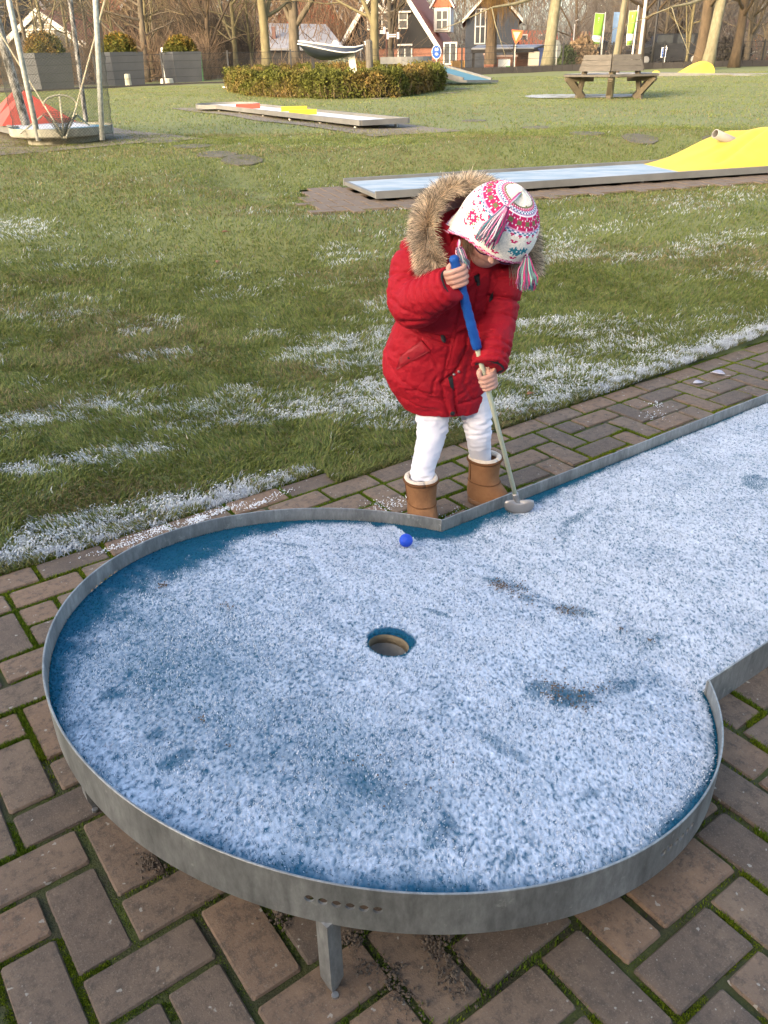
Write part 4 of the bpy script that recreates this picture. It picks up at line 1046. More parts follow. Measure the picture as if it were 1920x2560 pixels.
dark = np.array([.028, .024, .024]); isdk = (rng.random(nF) < np.where(long_, .9, .24))[:, None]
tipc = np.where(isdk, dark, tan * 1.1 + .05); rootc = np.array([.17, .115, .065]) * rng.uniform(.7, 1.1, (nF, 1))
for k, q in enumerate(lev):
    c = b0 + dirn * (Lf * q)[:, None] + grav * (Lf * .22 * q * q)[:, None]
    colr = rootc * (1 - min(q / .4, 1)) + tan * min(q / .4, 1) if q <= .4 else tan * (1 - (q - .4) / .6) + tipc * ((q - .4) / .6)
    if q > .7: colr = np.where(isdk, dark * .6 + colr * .4, colr)
    if wd[k] == 0: V.append(c); C.append(colr)
    else: V += [c - sd_ * wd[k] / 2, c + sd_ * wd[k] / 2]; C += [colr, colr]
m_ = len(V); b__ = np.arange(nF)[:, None] * m_
T = np.concatenate([b__ + [0, 1, 3], b__ + [0, 3, 2], b__ + [2, 3, 5], b__ + [2, 5, 4], b__ + [4, 5, 6]])
link('fur_trim', npmesh('fur_trim', np.stack(V, 1).reshape(-1, 3), T, M['fur'], np.stack(C, 1).reshape(-1, 3)), coat_o)
mb = MB(); mb.tube(loop, .020, 10); M['fur_base'] = pm('fur_base', (.14, .095, .055), (.24, .17, .10), 60, .95); mb.build('fur_backing', M['fur_base'], coat_o, True)

# --- knitted hat
CR = srgb(240, 232, 215); PK = srgb(200, 45, 100); LP_ = srgb(228, 165, 190); TE = srgb(50, 130, 145); OL = srgb(120, 125, 85); WH = srgb(242, 238, 240); BLU = srgb(110, 130, 165)
LEAFM = ["....T.....T....", "..T.TT..T.TT.T..", ".TTTTTTTTTTTTTT.", "..TTTT.TT.TTTT..", ".TT.TTTTTTTT.TT.", "...T.TTTTT.T....", ".....T.TT......."]
FLOW = ["...P.P.P.P...", "..PP.....PP..", ".G.P.GGG.P.G.", "...GP.P.PG...", "..G.PPPPP.G..", "...PPPWPPP...", "..PPPW.WPPP..", "...PPPWPPP...", "..G.PPPPP.G..", "...GP.P.PG...", ".G..PP.PP..G.", "....P...P...."]
LEAFM = [r.ljust(16, '.') for r in LEAFM]; FLOW = [r.ljust(13, '.') for r in FLOW]
def stitch(row, col, phi):
    m8 = col % 8
    if row <= 11: return CR if row < 11 - (1 if (col % 24) in (11, 12, 13) else 0) else OL
    if row == 12: return PK if col % 3 else WH
    if row == 13: return LP_ if col % 3 == 1 else PK
    if row == 14: return BLU if (col % 4) < 2 else WH
    if row == 15: return WH if (col % 4) < 2 else TE
    if row == 16: return LP_ if col % 2 else BLU
    if row == 17: return WH
    if row in (18, 19): return PK if m8 not in (3,) else WH
    if row == 20: return WH if m8 in (1, 6) else PK
    if row in (21, 22, 23): return OL if m8 in (2, 3, 4, 5) else PK
    if row == 24: return WH if m8 in (1, 6) else PK
    if row in (25, 26): return PK if m8 not in (3,) else WH
    if row == 27: return LP_
    if row == 28: return BLU if (col % 4) < 2 else WH
    if row == 29: return WH if (col % 4) < 2 else TE
    if row == 30: return PK if (col % 6) in (0, 1, 2) else WH
    if row == 31: return PK if (col % 6) == 1 else CR
    if row in (34, 35): return PK if (col % 12) in ((2, 3, 5, 6) if row == 34 else (3, 4, 5)) else CR
    dphi = (phi + PI) % (2 * PI) - PI
    for c0 in (rad(28), rad(-150), rad(150)):
        w = (dphi - c0 + PI) % (2 * PI) - PI; cc_ = int(round(w / (2 * PI / 144))) + 8
        if 38 <= row < 45 and 0 <= cc_ < 16 and LEAFM[row - 38][cc_] == 'T': return TE
    for c0 in (rad(-62), rad(95)):
        w = (dphi - c0 + PI) % (2 * PI) - PI; cc_ = int(round(w / (2 * PI / 144))) + 6
        if 33 <= row < 45 and 0 <= cc_ < 13:
            ch = FLOW[row - 33][cc_]
            if ch != '.': return {'P': PK, 'G': OL, 'W': WH}[ch]
    if row in (46, 47): return PK if (col % 12) in ((7, 8, 10, 11) if row == 46 else (8, 9, 10)) else CR
    return CR
STEP = rad(1.95)
def amax(phi):                                        # how far down the hat reaches
    d = abs((phi + PI) % (2 * PI) - PI); flap = math.exp(-((d - rad(92)) / rad(24)) ** 2)
    return rad(103) + rad(6) * sst(rad(20), rad(70), d) + rad(30) * flap
def hat_pt(al, phi):
    fl = max(0.0, (al - rad(102)) / rad(40)); ca, sa = math.cos(al), math.sin(al)
    fold = 1 - .05 * math.exp(-(al / .35) ** 2) * math.cos(3 * phi)
    q = sa * (1 + .30 * fl * fl) if al < PI / 2 else 1 - .16 * (1 - sa) + .22 * fl * fl
    return HC + HM @ Vector((.111 * q * math.sin(phi), .119 * q * math.cos(phi), (.112 * ca if al < PI / 2 else .112 * ca * .95) * fold + .004))
hat = empty('knit_hat', tuple(HC)); hat.parent = child; hat.matrix_parent_inverse = wm(child).inverted()
bpy.data.objects.remove(hat)
hm = MB(); NC = 144
for j in range(NC):
    p0, p1 = 2 * PI * j / NC, 2 * PI * (j + 1) / NC; pm_ = (p0 + p1) / 2; top = amax(pm_); nrow = int(top / STEP)
    for i in range(nrow):
        a0, a1 = i * STEP, (i + 1) * STEP
        c = stitch(i, j, pm_)
        if i >= nrow - 2: c = LP_ if (i + j) % 3 else PK
        elif i >= nrow - 4 and abs((pm_ + PI) % (2 * PI) - PI) > rad(62) and abs((pm_ + PI) % (2 * PI) - PI) < rad(125): c = BLU if (j + i) % 2 else WH
        k = .88 + .24 * rng.random(); hm.cur = tuple(q * k for q in c)
        cen = hat_pt((a0 + a1) / 2, pm_); outn = (cen - HC).normalized()
        skew = (p1 - p0) * .5 * (1 if j % 2 else -1) * 0.0
        vs = [hat_pt(a0, p0), hat_pt(a1, p0), hat_pt(a1, p1), hat_pt(a0, p1), cen + outn * .0012]
        hm.add(vs, [(0, 1, 4), (1, 2, 4), (2, 3, 4), (3, 0, 4)])
hat = hm.build('hat', M['knit'], child)
inner = MB(); inner.ball(HC, (.094, .102, .104), 24, 16, HM); M['hat_inside'] = pm('hat_inside', CR); 
# tassels: a knot and a skirt of yarn
YC = [srgb(200, 70, 125), srgb(120, 130, 140), srgb(85, 130, 140), srgb(150, 190, 170), srgb(235, 205, 210), srgb(110, 80, 110), srgb(95, 100, 115), srgb(215, 130, 165)]
def tassel(root, knot, tip, spread, n, r=.0017, flat=None):
    mb = MB(); rr2 = random.Random(int(abs(root.x) * 1e5) % 997); ax = (tip - knot).normalized(); u = ax.orthogonal().normalized(); w = ax.cross(u)
    for k in range(5):
        a = 2 * PI * k / 5; mb.cur = YC[k % len(YC)]; mb.tube([root, root * .5 + knot * .5 + u * .003 * math.cos(a) + w * .003 * math.sin(a), knot], .003, 5)
    for k in range(n):
        a = rr2.random() * 2 * PI; q = math.sqrt(rr2.random()); o1 = (u * math.cos(a) + w * math.sin(a)) * q; mb.cur = rr2.choice(YC); L_ = (tip - knot).length * rr2.uniform(.82, 1.08)
        wav = rr2.uniform(-.004, .004)
        pts_ = [knot + o1 * .006, knot + ax * L_ * .2 + o1 * .012, knot + ax * L_ * .5 + o1 * spread * .7 + u * wav, knot + ax * L_ * .8 + o1 * spread * .95 - w * wav, knot + ax * L_ + o1 * spread]
        mb.tube(pts_, [r, r, r, r, r * .8], 5)
    mb.cur = YC[5]; mb.tube([knot + ax * .001, knot + ax * .006], [.0088, .0085], 10)
    mb.build('tassel', M['yarn'], hat, True)
pole_pt = HC + POLE * .118
tassel(pole_pt, at(1268, 515, 2.235), at(1212, 606, 2.225), .030, 110)
knotR = at(1317, 640, 2.30); tassel(at(1312, 622, 2.33), knotR, at(1316, 722, 2.285), .030, 110)
knotL = at(1150, 640, 2.285); tassel(at(1148, 600, 2.30), at(1146, 618, 2.285), at(1163, 672, 2.275), .016, 60)
# --- glasses and hair
gl = MB(); EYE = HC + FACE * .090 - POLE * .012
for sg in (-1, 1):
    c = EYE + SIDE * .034 * sg; gl.tube([c + SIDE * .028 * math.cos(a) - POLE * .019 * math.sin(a) + FACE * (.012 - .006 * abs(math.cos(a)) * (1 if math.cos(a) * sg > 0 else 0)) for a in np.linspace(0, 2 * PI, 20)], .0022, 6)
    gl.tube([c + SIDE * sg * .029 + FACE * .004, HC + SIDE * .088 * sg + FACE * .05 - POLE * .012, HC + SIDE * .086 * sg - POLE * .014], .0026, 6)
gl.tube([EYE + SIDE * .007 + FACE * .012, EYE + FACE * .016, EYE - SIDE * .007 + FACE * .012], .0022, 6)
gl.build('glasses', M['frame_purple'], child, True)
hr = MB(); r3 = random.Random(3)
for k in range(150):
    sg = -1 if k % 3 else 1; a = HC + SIDE * sg * r3.uniform(.070, .086) + FACE * r3.uniform(.0, .06) - POLE * r3.uniform(.01, .05)
    b = a - Vector((0, 0, r3.uniform(.03, .075))) + FACE * r3.uniform(.0, .025) + SIDE * r3.uniform(-.012, .012)
    hr.tube([a, a * .5 + b * .5 + SIDE * r3.uniform(-.008, .008), b], [.0008, .0007, .0003], 3)
tag(hr.build('hair', M['hair'], child), kind='stuff')

# --- trousers
tr = MB()
tr.tube(cyc(LEG_R, 6), lerps([.066, .054, .045, .038, .034], 6), 18); tr.tube(cyc(LEG_L, 6), lerps([.064, .050, .041, .036, .030], 6), 18)
tr.ball(at(1130, 950, 2.50), (.11, .08, .07), 16, 10)
tme = remeshed(tr, .0036, 4); Vt = vco(tme); Nt = vno(tme)
wr = np.zeros(len(Vt))
for path, amp in ((cyc(LEG_R, 6), 1), (cyc(LEG_L, 6), 1)):
    dist, par, tot = arm_param(Vt, path); own = dist < .08
    ax_ = np.array([mnoise.noise(Vector((v[0] * 30, v[1] * 30, v[2] * 95))) for v in Vt])
    kn = np.exp(-((par - tot * .45) / .03) ** 2) + np.exp(-((par - tot * .98) / .03) ** 2) * 1.3 + .35
    wr += own * ax_ * .0058 * kn
setco(tme, Vt + Nt * wr[:, None]); tme.materials.append(M['pants']); link('trousers', tme, child)
# --- boots
def boot(c, toe, top, seed, name='boot'):
    toe = Vector((toe.x, toe.y, 0)).normalized(); sd2 = Vector((-toe.y, toe.x, 0)); lean = (top - c); lean.z = 0
    prof = [(.018, .104, .048, .040), (.030, .110, .052, .043), (.046, .104, .053, .044), (.060, .088, .052, .044), (.074, .066, .050, .044), (.090, .052, .049, .045), (.115, .049, .049, .047), (.140, .050, .051, .049), (top.z, .052, .053, .051)]
    mb = MB(); rg = []
    for z, lf, lb, wdt in prof:
        k = z / top.z; ring = []; ce = c + lean * sst(.3, 1.0, k)
        for i in range(32):
            a = 2 * PI * i / 32; ca, sa = math.cos(a), math.sin(a); L_ = lf if ca > 0 else lb
            ring.append(ce + toe * (L_ * abs(ca) ** .85 * (1 if ca > 0 else -1)) + sd2 * (wdt * abs(sa) ** .85 * (1 if sa > 0 else -1)) + Vector((0, 0, z)))
        rg.append(ring)
    inn = [[p + (q - p) * .16 + Vector((0, 0, .001)) for p, q in zip(rg[-1], [sum(rg[-1], Vector()) / 32] * 32)]]
    deep = [[p + (q - p) * .2 - Vector((0, 0, .05)) for p, q in zip(rg[-1], [sum(rg[-1], Vector()) / 32] * 32)]]
    mb.rings(rg + inn + deep, cap=False); b = mb.build(name, M['suede'], child, True)
    s_ = MB(); low = []
    for z, gg in ((.0, .98), (.002, 1.03), (.017, 1.05), (.0185, 1.0)): low.append([c + (p - c - Vector((0, 0, p.z - c.z))) * gg + Vector((0, 0, z)) for p in rg[0]])
    s_.rings(low); s_.build('sole', M['sole'], b, True)
    t_ = MB(); cen = sum(rg[-1], Vector()) / 32
    t_.tube([p + Vector((0, 0, -.003)) for p in rg[-1]] + [rg[-1][0] + Vector((0, 0, -.003))], .0055, 8); t_.build('boot_trim', M['suede_trim'], b, True)
    fl = MB(); fl.tube([p + (cen - p) * .14 + Vector((0, 0, .001)) for p in rg[-1]] + [rg[-1][0] + (cen - rg[-1][0]) * .14], .0085, 10); fl.build('fleece_lining', M['fleece'], b, True)
    sm = MB(); k5 = rg[4]; k6 = rg[5]; sm.tube([p * .5 + q * .5 + (p - c).normalized() * .0006 for p, q in zip(k5, k6)] + [k5[0] * .5 + k6[0] * .5], .0019, 6)
    side_i = 22 if seed else 24
    sm.tube([r[side_i] + (r[side_i] - Vector((c.x, c.y, r[side_i].z))).normalized() * .0004 for r in rg[5:]], .0017, 6); sm.build('seam', M['suede_trim'], b, True)
    return b
tR = Vector((BR.x - .002, BR.y, .160)); tL = Vector((BL.x + .004, BL.y + .004, .160))
boot(BR, TOE_R, tR, 0); boot(BL, TOE_L, tL, 1)

# ================================================================== LANE WITH THE YELLOW HUMP
M['zinc_pale'] = pm('zinc_pale', (0.125, 0.12, 0.106), (0.19, 0.185, 0.165), 4, 0.6, metal=0.15, c3=(.24, .23, .205))
M['carpet_frost'] = pm('frosted_carpet', (0.10, 0.20, 0.27), (0.46, 0.48, 0.49), 7, 0.9, bump=.4, bscale=60, stretch=(.45, 1.6, 1), sharp=.25, c3=(.58, .59, .59))
M['yellow'] = pm('yellow_hump', (0.48, 0.335, 0.035), (0.56, 0.40, 0.06), 3, 0.75, c3=(.44, .31, .075), bump=.2)
M['pvc'] = pm('grey_pipe', (0.26, 0.235, 0.20), (0.34, 0.31, 0.27), 9, 0.6)
M['apron'] = None
c3_, s3_ = math.cos(L3D), math.sin(L3D)
def l3p(s, t, z=0.0): return Vector((L3O[0] + s * c3_ - t * s3_, L3O[1] + s * s3_ + t * c3_, z))
Z3 = 0.375
lane3 = empty('minigolf_lane', tuple(l3p(0, 0, .28)), 'minigolf lane with a yellow hump and a grey pipe on it', 'minigolf lane')
W3 = 0.92
for t in (0.0, W3):
    mb = MB(); mb.beam(l3p(0, t, Z3 - .028), l3p(7, t, Z3 - .028), .032, .056); mb.build('lane_edge', M['zinc_pale'], lane3)
mb = MB(); mb.beam(l3p(.02, .018, Z3 - .040), l3p(.02, W3 - .018, Z3 - .040), .03, .032); mb.build('end_board', M['zinc_pale'], lane3)
mb = MB(); mb.poly([l3p(.036, .018, Z3 - .036), l3p(7, .018, Z3 - .036), l3p(7, W3 - .018, Z3 - .036), l3p(.036, W3 - .018, Z3 - .036)], .010, (0, 0, 1)); mb.build('carpet', M['carpet_frost'], lane3)
M['peg'] = pm('white_peg', (0.60, 0.56, 0.48))
for s in (.35, 1.05, 2.55, 4.2, 5.8):
    for t in (.06, W3 - .06):
        p = l3p(s, t); g_ = hzf(p.x, p.y)
        if g_ + .01 > Z3 - .05: continue
        mb = MB(); mb.tube([(p.x, p.y, g_ - .02), (p.x, p.y, g_ + .012), (p.x, p.y, Z3 - .05)], [.022, .020, .012], 10); mb.build('leg', M['peg'], lane3)
# hump: a moulded hill with a groove running up to the pipe
q1 = gz(1672, 427, Z3 - .03); H0n = l3(q1.x, q1.y)[0]; q2 = gz(1606, 411, Z3 - .03); H0f = l3(q2.x, q2.y)[0]
def hump_h(a, t):                                   # a from the foot of the slope, t across 0..1
    crest = np.interp(a, [0, .25, .55, .85, 1.05, 1.2, 1.35, 1.6, 1.8, 1.95, 2.2], [0, .07, .17, .27, .325, .345, .325, .215, .125, .105, .02])
    g = np.interp(t, [0, .12, .35, .55, .75, .92, 1.0], [.10, .55, .90, 1.0, .92, .80, .55])
    far_ = .055 * np.exp(-((t - .86) / .12) ** 2) * sst(.2, .7, a) * sst(1.12, .86, a)
    tc = .16 + .40 * np.clip((a - .35) / .85, 0, 1)
    groove = -.050 * np.exp(-((t - tc) / .055) ** 2) * sst(.25, .6, a) * sst(1.3, 1.1, a)
    lip = .034 * np.exp(-((t - tc + .12) / .07) ** 2) * sst(.3, .7, a) * sst(1.4, 1.1, a)
    tc2 = tc + .22
    g2 = -.026 * np.exp(-((t - tc2) / .05) ** 2) * sst(.3, .7, a) * sst(1.15, .95, a)
    return crest * g + far_ + groove + lip + g2 + .004
ns, nt2 = 90, 40; V = []
for i in range(ns):
    for j in range(nt2):
        t = j / (nt2 - 1); a = 2.2 * i / (ns - 1); s = (H0n * (1 - t) + H0f * t) + a
        edge = min(1, min(t, 1 - t) * 14 + .02); h = float(hump_h(a, t)) * (.35 + .65 * edge) if t < .04 or t > .96 else float(hump_h(a, t))
        V.append(l3p(s, .02 + t * (W3 - .04), Z3 - .030 + h * .95))
T = [(i * nt2 + j, (i + 1) * nt2 + j, (i + 1) * nt2 + j + 1, i * nt2 + j + 1) for i in range(ns - 1) for j in range(nt2 - 1)]
V0 = len(V)                                          # skirts so that the hill is closed
def skirt(idx):
    n = len(V)
    for k in idx: p = V[k].copy(); p.z = Z3 - .034; V.append(p)
    for k in range(len(idx) - 1): T.append((idx[k], idx[k + 1], n + k + 1, n + k))
skirt([i * nt2 for i in range(ns)]); skirt([i * nt2 + nt2 - 1 for i in range(ns)][::-1]); skirt([(ns - 1) * nt2 + j for j in range(nt2)])
link('hump', npmesh('hump', [tuple(v) for v in V], T, M['yellow'], None, True), lane3)
pa = at(1788, 334, l3p(H0n + 1.1, .38).y); pb = at(1858, 366, l3p(H0n + 1.55, .42).y)
mb = MB(); d = (pb - pa).normalized(); u = d.orthogonal().normalized(); w = d.cross(u)
mb.rings([[p + (u * math.cos(a) + w * math.sin(a)) * r for a in np.linspace(0, 2 * PI, 20, endpoint=False)] for p, r in ((pa, .034), (pa, .042), (pb, .042), (pb, .034), (pa, .034))], cap=False); mb.build('pipe', M['pvc'], lane3, True)
# brick apron under that lane
def apron_sheet(name, P4, mat, n=24, dz=.006):
    a, b, c, d = [Vector(p) for p in P4]; V = []
    for i in range(n + 1):
        for j in range(n + 1):
            u, v = i / n, j / n; p = (a * (1 - u) + b * u) * (1 - v) + (d * (1 - u) + c * u) * v; V.append((p.x, p.y, hzf(p.x, p.y) + dz))
    m_ = n + 1; o = link(name, npmesh(name, V, [(i * m_ + j, (i + 1) * m_ + j, (i + 1) * m_ + j + 1, i * m_ + j + 1) for i in range(n) for j in range(n)], mat)); return tag(o, kind='structure')
M['apron_sand'] = pm('joint_sand', (0.05, 0.045, 0.028), (0.08, 0.075, 0.04), 6, .95)
M['paver_far'] = pm('far_paver', (0.115, 0.084, 0.058), (0.17, 0.128, 0.09), 3, .9)
M['apron'] = pm('apron_brick', (0.16, 0.125, 0.085), (0.23, 0.185, 0.135), 5, .9, bump=.4, bscale=30)
ap3 = apron_sheet('paving', [l3p(-.62, -.38), l3p(7.5, -.38), l3p(7.5, 1.05), l3p(-.40, 1.05)], M['apron_sand'], 60, -.004)
bme = []
for k in range(3):
    mb = MB(); mb.box((0, 0, 0), (2 * UN - .011, UN - .011, .02), bev=.003); bme.append(mb.mesh('paver', M['paver_far']))
cnt = 0; rest = MB()
for a in range(-4, 11):
    for b in range(-8, 46):
        k = (a + b) % 4
        if k == 1: s, t, hd = (b + .5) * UN, (a + 1) * UN, 1
        elif k == 3: s, t, hd = (b + 1) * UN, (a + .5) * UN, 0
        else: continue
        if s < -.60 + .15 * (t + .34) or s > 4.4 or t < -.33 or t > 1.0: continue
        p = l3p(s, t); z = hzf(p.x, p.y)
        vis = s < .05 or t < .10
        ex = (hzf(p.x, p.y + .05) - hzf(p.x, p.y - .05)) / .1
        if vis and cnt < 290:
            o = bpy.data.objects.new('paver', rr.choice(bme)); COL.objects.link(o); o.parent = ap3; o.location = (p.x, p.y, z + .002 + rr.uniform(-.002, .002)); o.rotation_euler = (math.atan(ex), 0, L3D + (PI / 2 if hd else 0)); cnt += 1

# ================================================================== LANE WITH RED AND YELLOW BARS (further off)
M['red_bar'] = pm('red_bar', (0.40, 0.05, 0.028), (0.46, 0.07, 0.04), 8, .6); M['yellow_bar'] = pm('yellow_bar', (0.48, 0.36, 0.015), (0.54, 0.42, 0.03), 8, .6)
Z2 = .625
def z2(px, py): return gz(px, py, Z2)
A2 = z2(901, 300); B2 = z2(994, 287); E2 = z2(600, 268)
d2 = (E2 - A2); d2.z = 0; d2.normalize(); n2 = Vector((-d2.y, d2.x, 0))
if (B2 - A2).dot(n2) < 0: n2 = -n2
LW2 = 0.72
def l2p(s, t, z=Z2): return Vector((A2.x, A2.y, 0)) + d2 * s + n2 * t + Vector((0, 0, z))
lane2 = empty('minigolf_lane', (A2.x, A2.y, hzf(A2.x, A2.y)), 'frosted minigolf lane with one red and two yellow bars before the hedge', 'minigolf lane')
c2_ = z2(566, 258); L2 = (Vector((c2_.x, c2_.y, 0)) - Vector((A2.x, A2.y, 0))).dot(d2)
for t, nm in ((0, 0), (LW2, 1)):
    mb = MB(); mb.beam(l2p(0, t, Z2 - .035), l2p(L2 - .4, t, Z2 - .035), .03, .065); mb.build('lane_edge', M['zinc_pale'], lane2)
mb = MB(); mb.beam(l2p(0, .016, Z2 - .035), l2p(0, LW2 - .016, Z2 - .035), .03, .065); mb.build('end_board', M['zinc_pale'], lane2)
cen = l2p(L2, LW2 / 2, 0); R2 = .58; a0 = math.asin(LW2 / 2 / R2); base_a = math.atan2(-d2.y, -d2.x)
pts_ = [Vector((cen.x + R2 * math.cos(base_a + q), cen.y + R2 * math.sin(base_a + q), Z2 - .05)) for q in np.linspace(a0, 2 * PI - a0, 40)]
mb = MB(); rg = [[p + Vector((0, 0, dz)) + (p - Vector((cen.x, cen.y, p.z))).normalized() * o_ for o_, dz in ((0, -.02), (.012, -.02), (.012, .048), (0, .048))] for p in pts_]; mb.rings(rg); mb.build('rim', M['zinc_pale'], lane2)
M['carpet_white'] = pm('white_frosted_carpet', (0.42, 0.46, 0.50), (0.60, 0.61, 0.62), 4, .9, sharp=.1)
mb = MB(); mb.poly([l2p(.02, .016, Z2 - .05), l2p(L2 - R2 * math.cos(a0), .016, Z2 - .05)] + [p.copy() for p in pts_[::-1]] + [l2p(L2 - R2 * math.cos(a0), LW2 - .016, Z2 - .05), l2p(.02, LW2 - .016, Z2 - .05)], .010, (0, 0, 1)); mb.build('carpet', M['carpet_white'], lane2)
for px, py, m_, w in ((620, 265, 'red_bar', .42), (735, 271, 'yellow_bar', .42), (757, 279, 'yellow_bar', .42)):
    c = gz(px, py, Z2); mb = MB(); q = .5 * (-n2 * .2 + Vector((1, 0, 0))); e = Vector((1, .12, 0)).normalized() * w / 2; mb.beam(c - e + Vector((0, 0, -.01)), c + e + Vector((0, 0, -.01)), .10, .085); mb.build('bar', M[m_], lane2)
for s in np.linspace(.25, L2 - .4, 6):
    for t in (.05, LW2 - .05):
        p = l2p(s, t, 0); mb = MB(); mb.tube([(p.x, p.y, hzf(p.x, p.y) - .02), (p.x, p.y, Z2 - .09)], .02, 8); mb.build('leg', M['peg'], lane2)
M['apron_far'] = pm('apron_far', (0.13, 0.105, 0.075), (0.19, 0.155, 0.115), 1.2, .9)
apron_sheet('paving', [l2p(-1.1, -.38, 0), l2p(L2 + 1.3, -.38, 0), l2p(L2 + 1.2, LW2 + .25, 0), l2p(-.9, LW2 + .3, 0)], M['apron_far'])
# bare stepping slabs in the lawn
M['slab'] = pm('stepping_slab', (0.075, 0.066, 0.045), (0.125, 0.112, 0.08), 3, .95, bump=.3)
for i, (px, py, lb) in enumerate(((405, 355, 'stepping slab in the lawn, first one from the netted lane'), (480, 366, 'stepping slab in the lawn, second one from the netted lane'), (540, 386, 'stepping slab in the lawn, third one from the netted lane'), (605, 400, 'stepping slab in the lawn, fourth one from the netted lane'), (540, 388, None),
                              (1185, 302, 'stepping slab in the grass, closest to the end of the barred lane'), (1340, 319, 'stepping slab in the grass between barred lane and yellow hump'), (1465, 334, 'stepping slab in the grass below the tree bench'), (1600, 347, 'stepping slab in the grass behind the yellow hump'), (1155, 222, 'stepping slab beside the blue ramp lane'), (1125, 232, 'stepping slab between blue ramp lane and hedge corner'), (950, 246, 'stepping slab in front of the clipped hedge'), (1800, 350, 'frosted stepping slab close to the grey pipe'))):
    if lb is None: continue
    p = gnd(px, py); mb = MB(); nn = 10
    mb.poly([Vector((.21 * math.cos(a) * (1 + .08 * math.sin(3 * a + i)), .18 * math.sin(a) * (1 + .07 * math.cos(2 * a + i)), -.03)) for a in np.linspace(0, 2 * PI, nn, endpoint=False)], .034, (0, 0, 1)); o = mb.build('stepping_slab', M['slab']); gx_ = (hzf(p.x + .25, p.y) - hzf(p.x - .25, p.y)) / .5; gy_ = (hzf(p.x, p.y + .25) - hzf(p.x, p.y - .25)) / .5; o.location = p + Vector((0, 0, .002)); o.rotation_euler = (Vector((-gx_, -gy_, 1)).to_track_quat('Z', 'Y')).to_euler(); tag(o, lb, 'slab', 'stepping slabs')

# ================================================================== LANE IN THE NET CAGE
M['net'] = pm('net', (0.05, 0.055, 0.04), rough=.9); M['red_peak'] = pm('red_peak', (0.42, 0.060, 0.038), (0.50, 0.085, 0.055), 2, .7, bump=.1)
M['pole_pale'] = pm('flaky_pole', (0.28, 0.30, 0.26), (0.50, 0.50, 0.45), 30, .8, sharp=.7); M['pole_dark'] = pm('netted_dark_pole', (0.030, 0.026, 0.022), (0.42, 0.40, 0.36), 26, .85, sharp=.75, stretch=(1, 1, .45))
M['rope'] = pm('rope', (0.42, 0.37, 0.24), (0.52, 0.46, 0.32), 40, .9); M['carpet_teal'] = pm('teal_carpet', (0.05, 0.17, 0.24), (0.10, 0.26, 0.33), 5, .9)
M['mossy_rim'] = pm('mossy_rim', (0.16, 0.16, 0.12), (0.38, 0.35, 0.26), 9, .9, c3=(.05, .06, .02), bump=.4)
g_ = gnd(160, 352, .06); cN = Vector((g_.x * (g_.y + .60) / g_.y, g_.y + .60, 0)); ZN = hzf(cN.x, cN.y) + .15; RN = .57
nl = empty('minigolf_lane', (cN.x, cN.y, ZN - .15), 'minigolf lane in a net cage with red peaked obstacle and mossy round rim', 'minigolf lane')
e1 = gz(0, 300, ZN); dN = Vector((e1.x - cN.x, e1.y - cN.y, 0)); dN = Vector((-.66, 1.0, 0)).normalized(); nN = Vector((-dN.y, dN.x, 0))
bN = math.atan2(dN.y, dN.x); aN = math.asin(.38 / RN)
pts_ = [Vector((cN.x + RN * math.cos(bN + q), cN.y + RN * math.sin(bN + q), ZN)) for q in np.linspace(aN, 2 * PI - aN, 48)]
mb = MB(); mb.rings([[p + Vector((0, 0, dz)) + (p - cN).normalized() * o_ for o_, dz in ((0, -.06), (.016, -.06), (.016, .02), (0, .02))] for p in pts_]); mb.build('rim', M['mossy_rim'], nl)
mb = MB(); mb.poly(pts_[::-1] + [], .008, (0, 0, 1)); mb.build('carpet', M['carpet_teal'], nl)
sN = RN * math.cos(aN)
mb = MB(); mb.poly([cN + Vector((0, 0, ZN)) + dN * sN * .0 + nN * -.39 + dN * -.05, cN + Vector((0, 0, ZN)) + dN * -.05 + nN * .39, cN + Vector((0, 0, ZN)) + dN * 2.2 + nN * .39, cN + Vector((0, 0, ZN)) + dN * 2.2 + nN * -.39][::-1], .012, (0, 0, 1)); mb.build('frosted_carpet', M['carpet_white'], nl)
mb = MB(); mb.poly([cN + Vector((0, 0, ZN)) + dN * 2.2 + nN * -.39, cN + Vector((0, 0, ZN)) + dN * 2.2 + nN * .39, cN + Vector((0, 0, ZN)) + dN * 6 + nN * .39, cN + Vector((0, 0, ZN)) + dN * 6 + nN * -.39][::-1], .012, (0, 0, 1)); mb.build('carpet', M['carpet_teal'], nl)
for sg in (-1, 1):
    mb = MB(); mb.beam(cN + Vector((0, 0, ZN - .03)) + dN * sN + nN * .40 * sg, cN + Vector((0, 0, ZN - .03)) + dN * 6 + nN * .40 * sg, .03, .10); mb.build('lane_edge', M['zinc_pale'], nl)
def c_n(s, t, z): return cN + dN * s + nN * t + Vector((0, 0, ZN + z))
for s0 in (1.05, 1.55):                                # red peaks: ridge lines across the lane with a tip to one side
    mb = MB(); tip = c_n(s0 + .28, .04, .38)
    b = [c_n(s0 - .12, -.45, .01), c_n(s0 - .12, .47, .01), c_n(s0 + .55, .47, .01), c_n(s0 + .55, -.45, .01)]; mid = [c_n(s0 + .2, -.16, .40), c_n(s0 + .2, .24, .40)]
    mb.add(b + [tip], [(0, 4, 1), (1, 4, 2), (2, 4, 3), (3, 4, 0), (0, 1, 2, 3)]); mb.build('red_peak', M['red_peak'], nl)
mb = MB(); mb.tube([cN + Vector((0, 0, ZN - .15)), cN + Vector((0, 0, ZN - .03))], .4, 16); mb.build('base', M['mossy_rim'], nl)
apron_sheet('paving', [cN + dN * 7 + nN * -1.1, cN + dN * -1.05 + nN * -1.35, cN + dN * -1.05 + nN * 1.35, cN + dN * 7 + nN * 1.3], M['apron_far'])
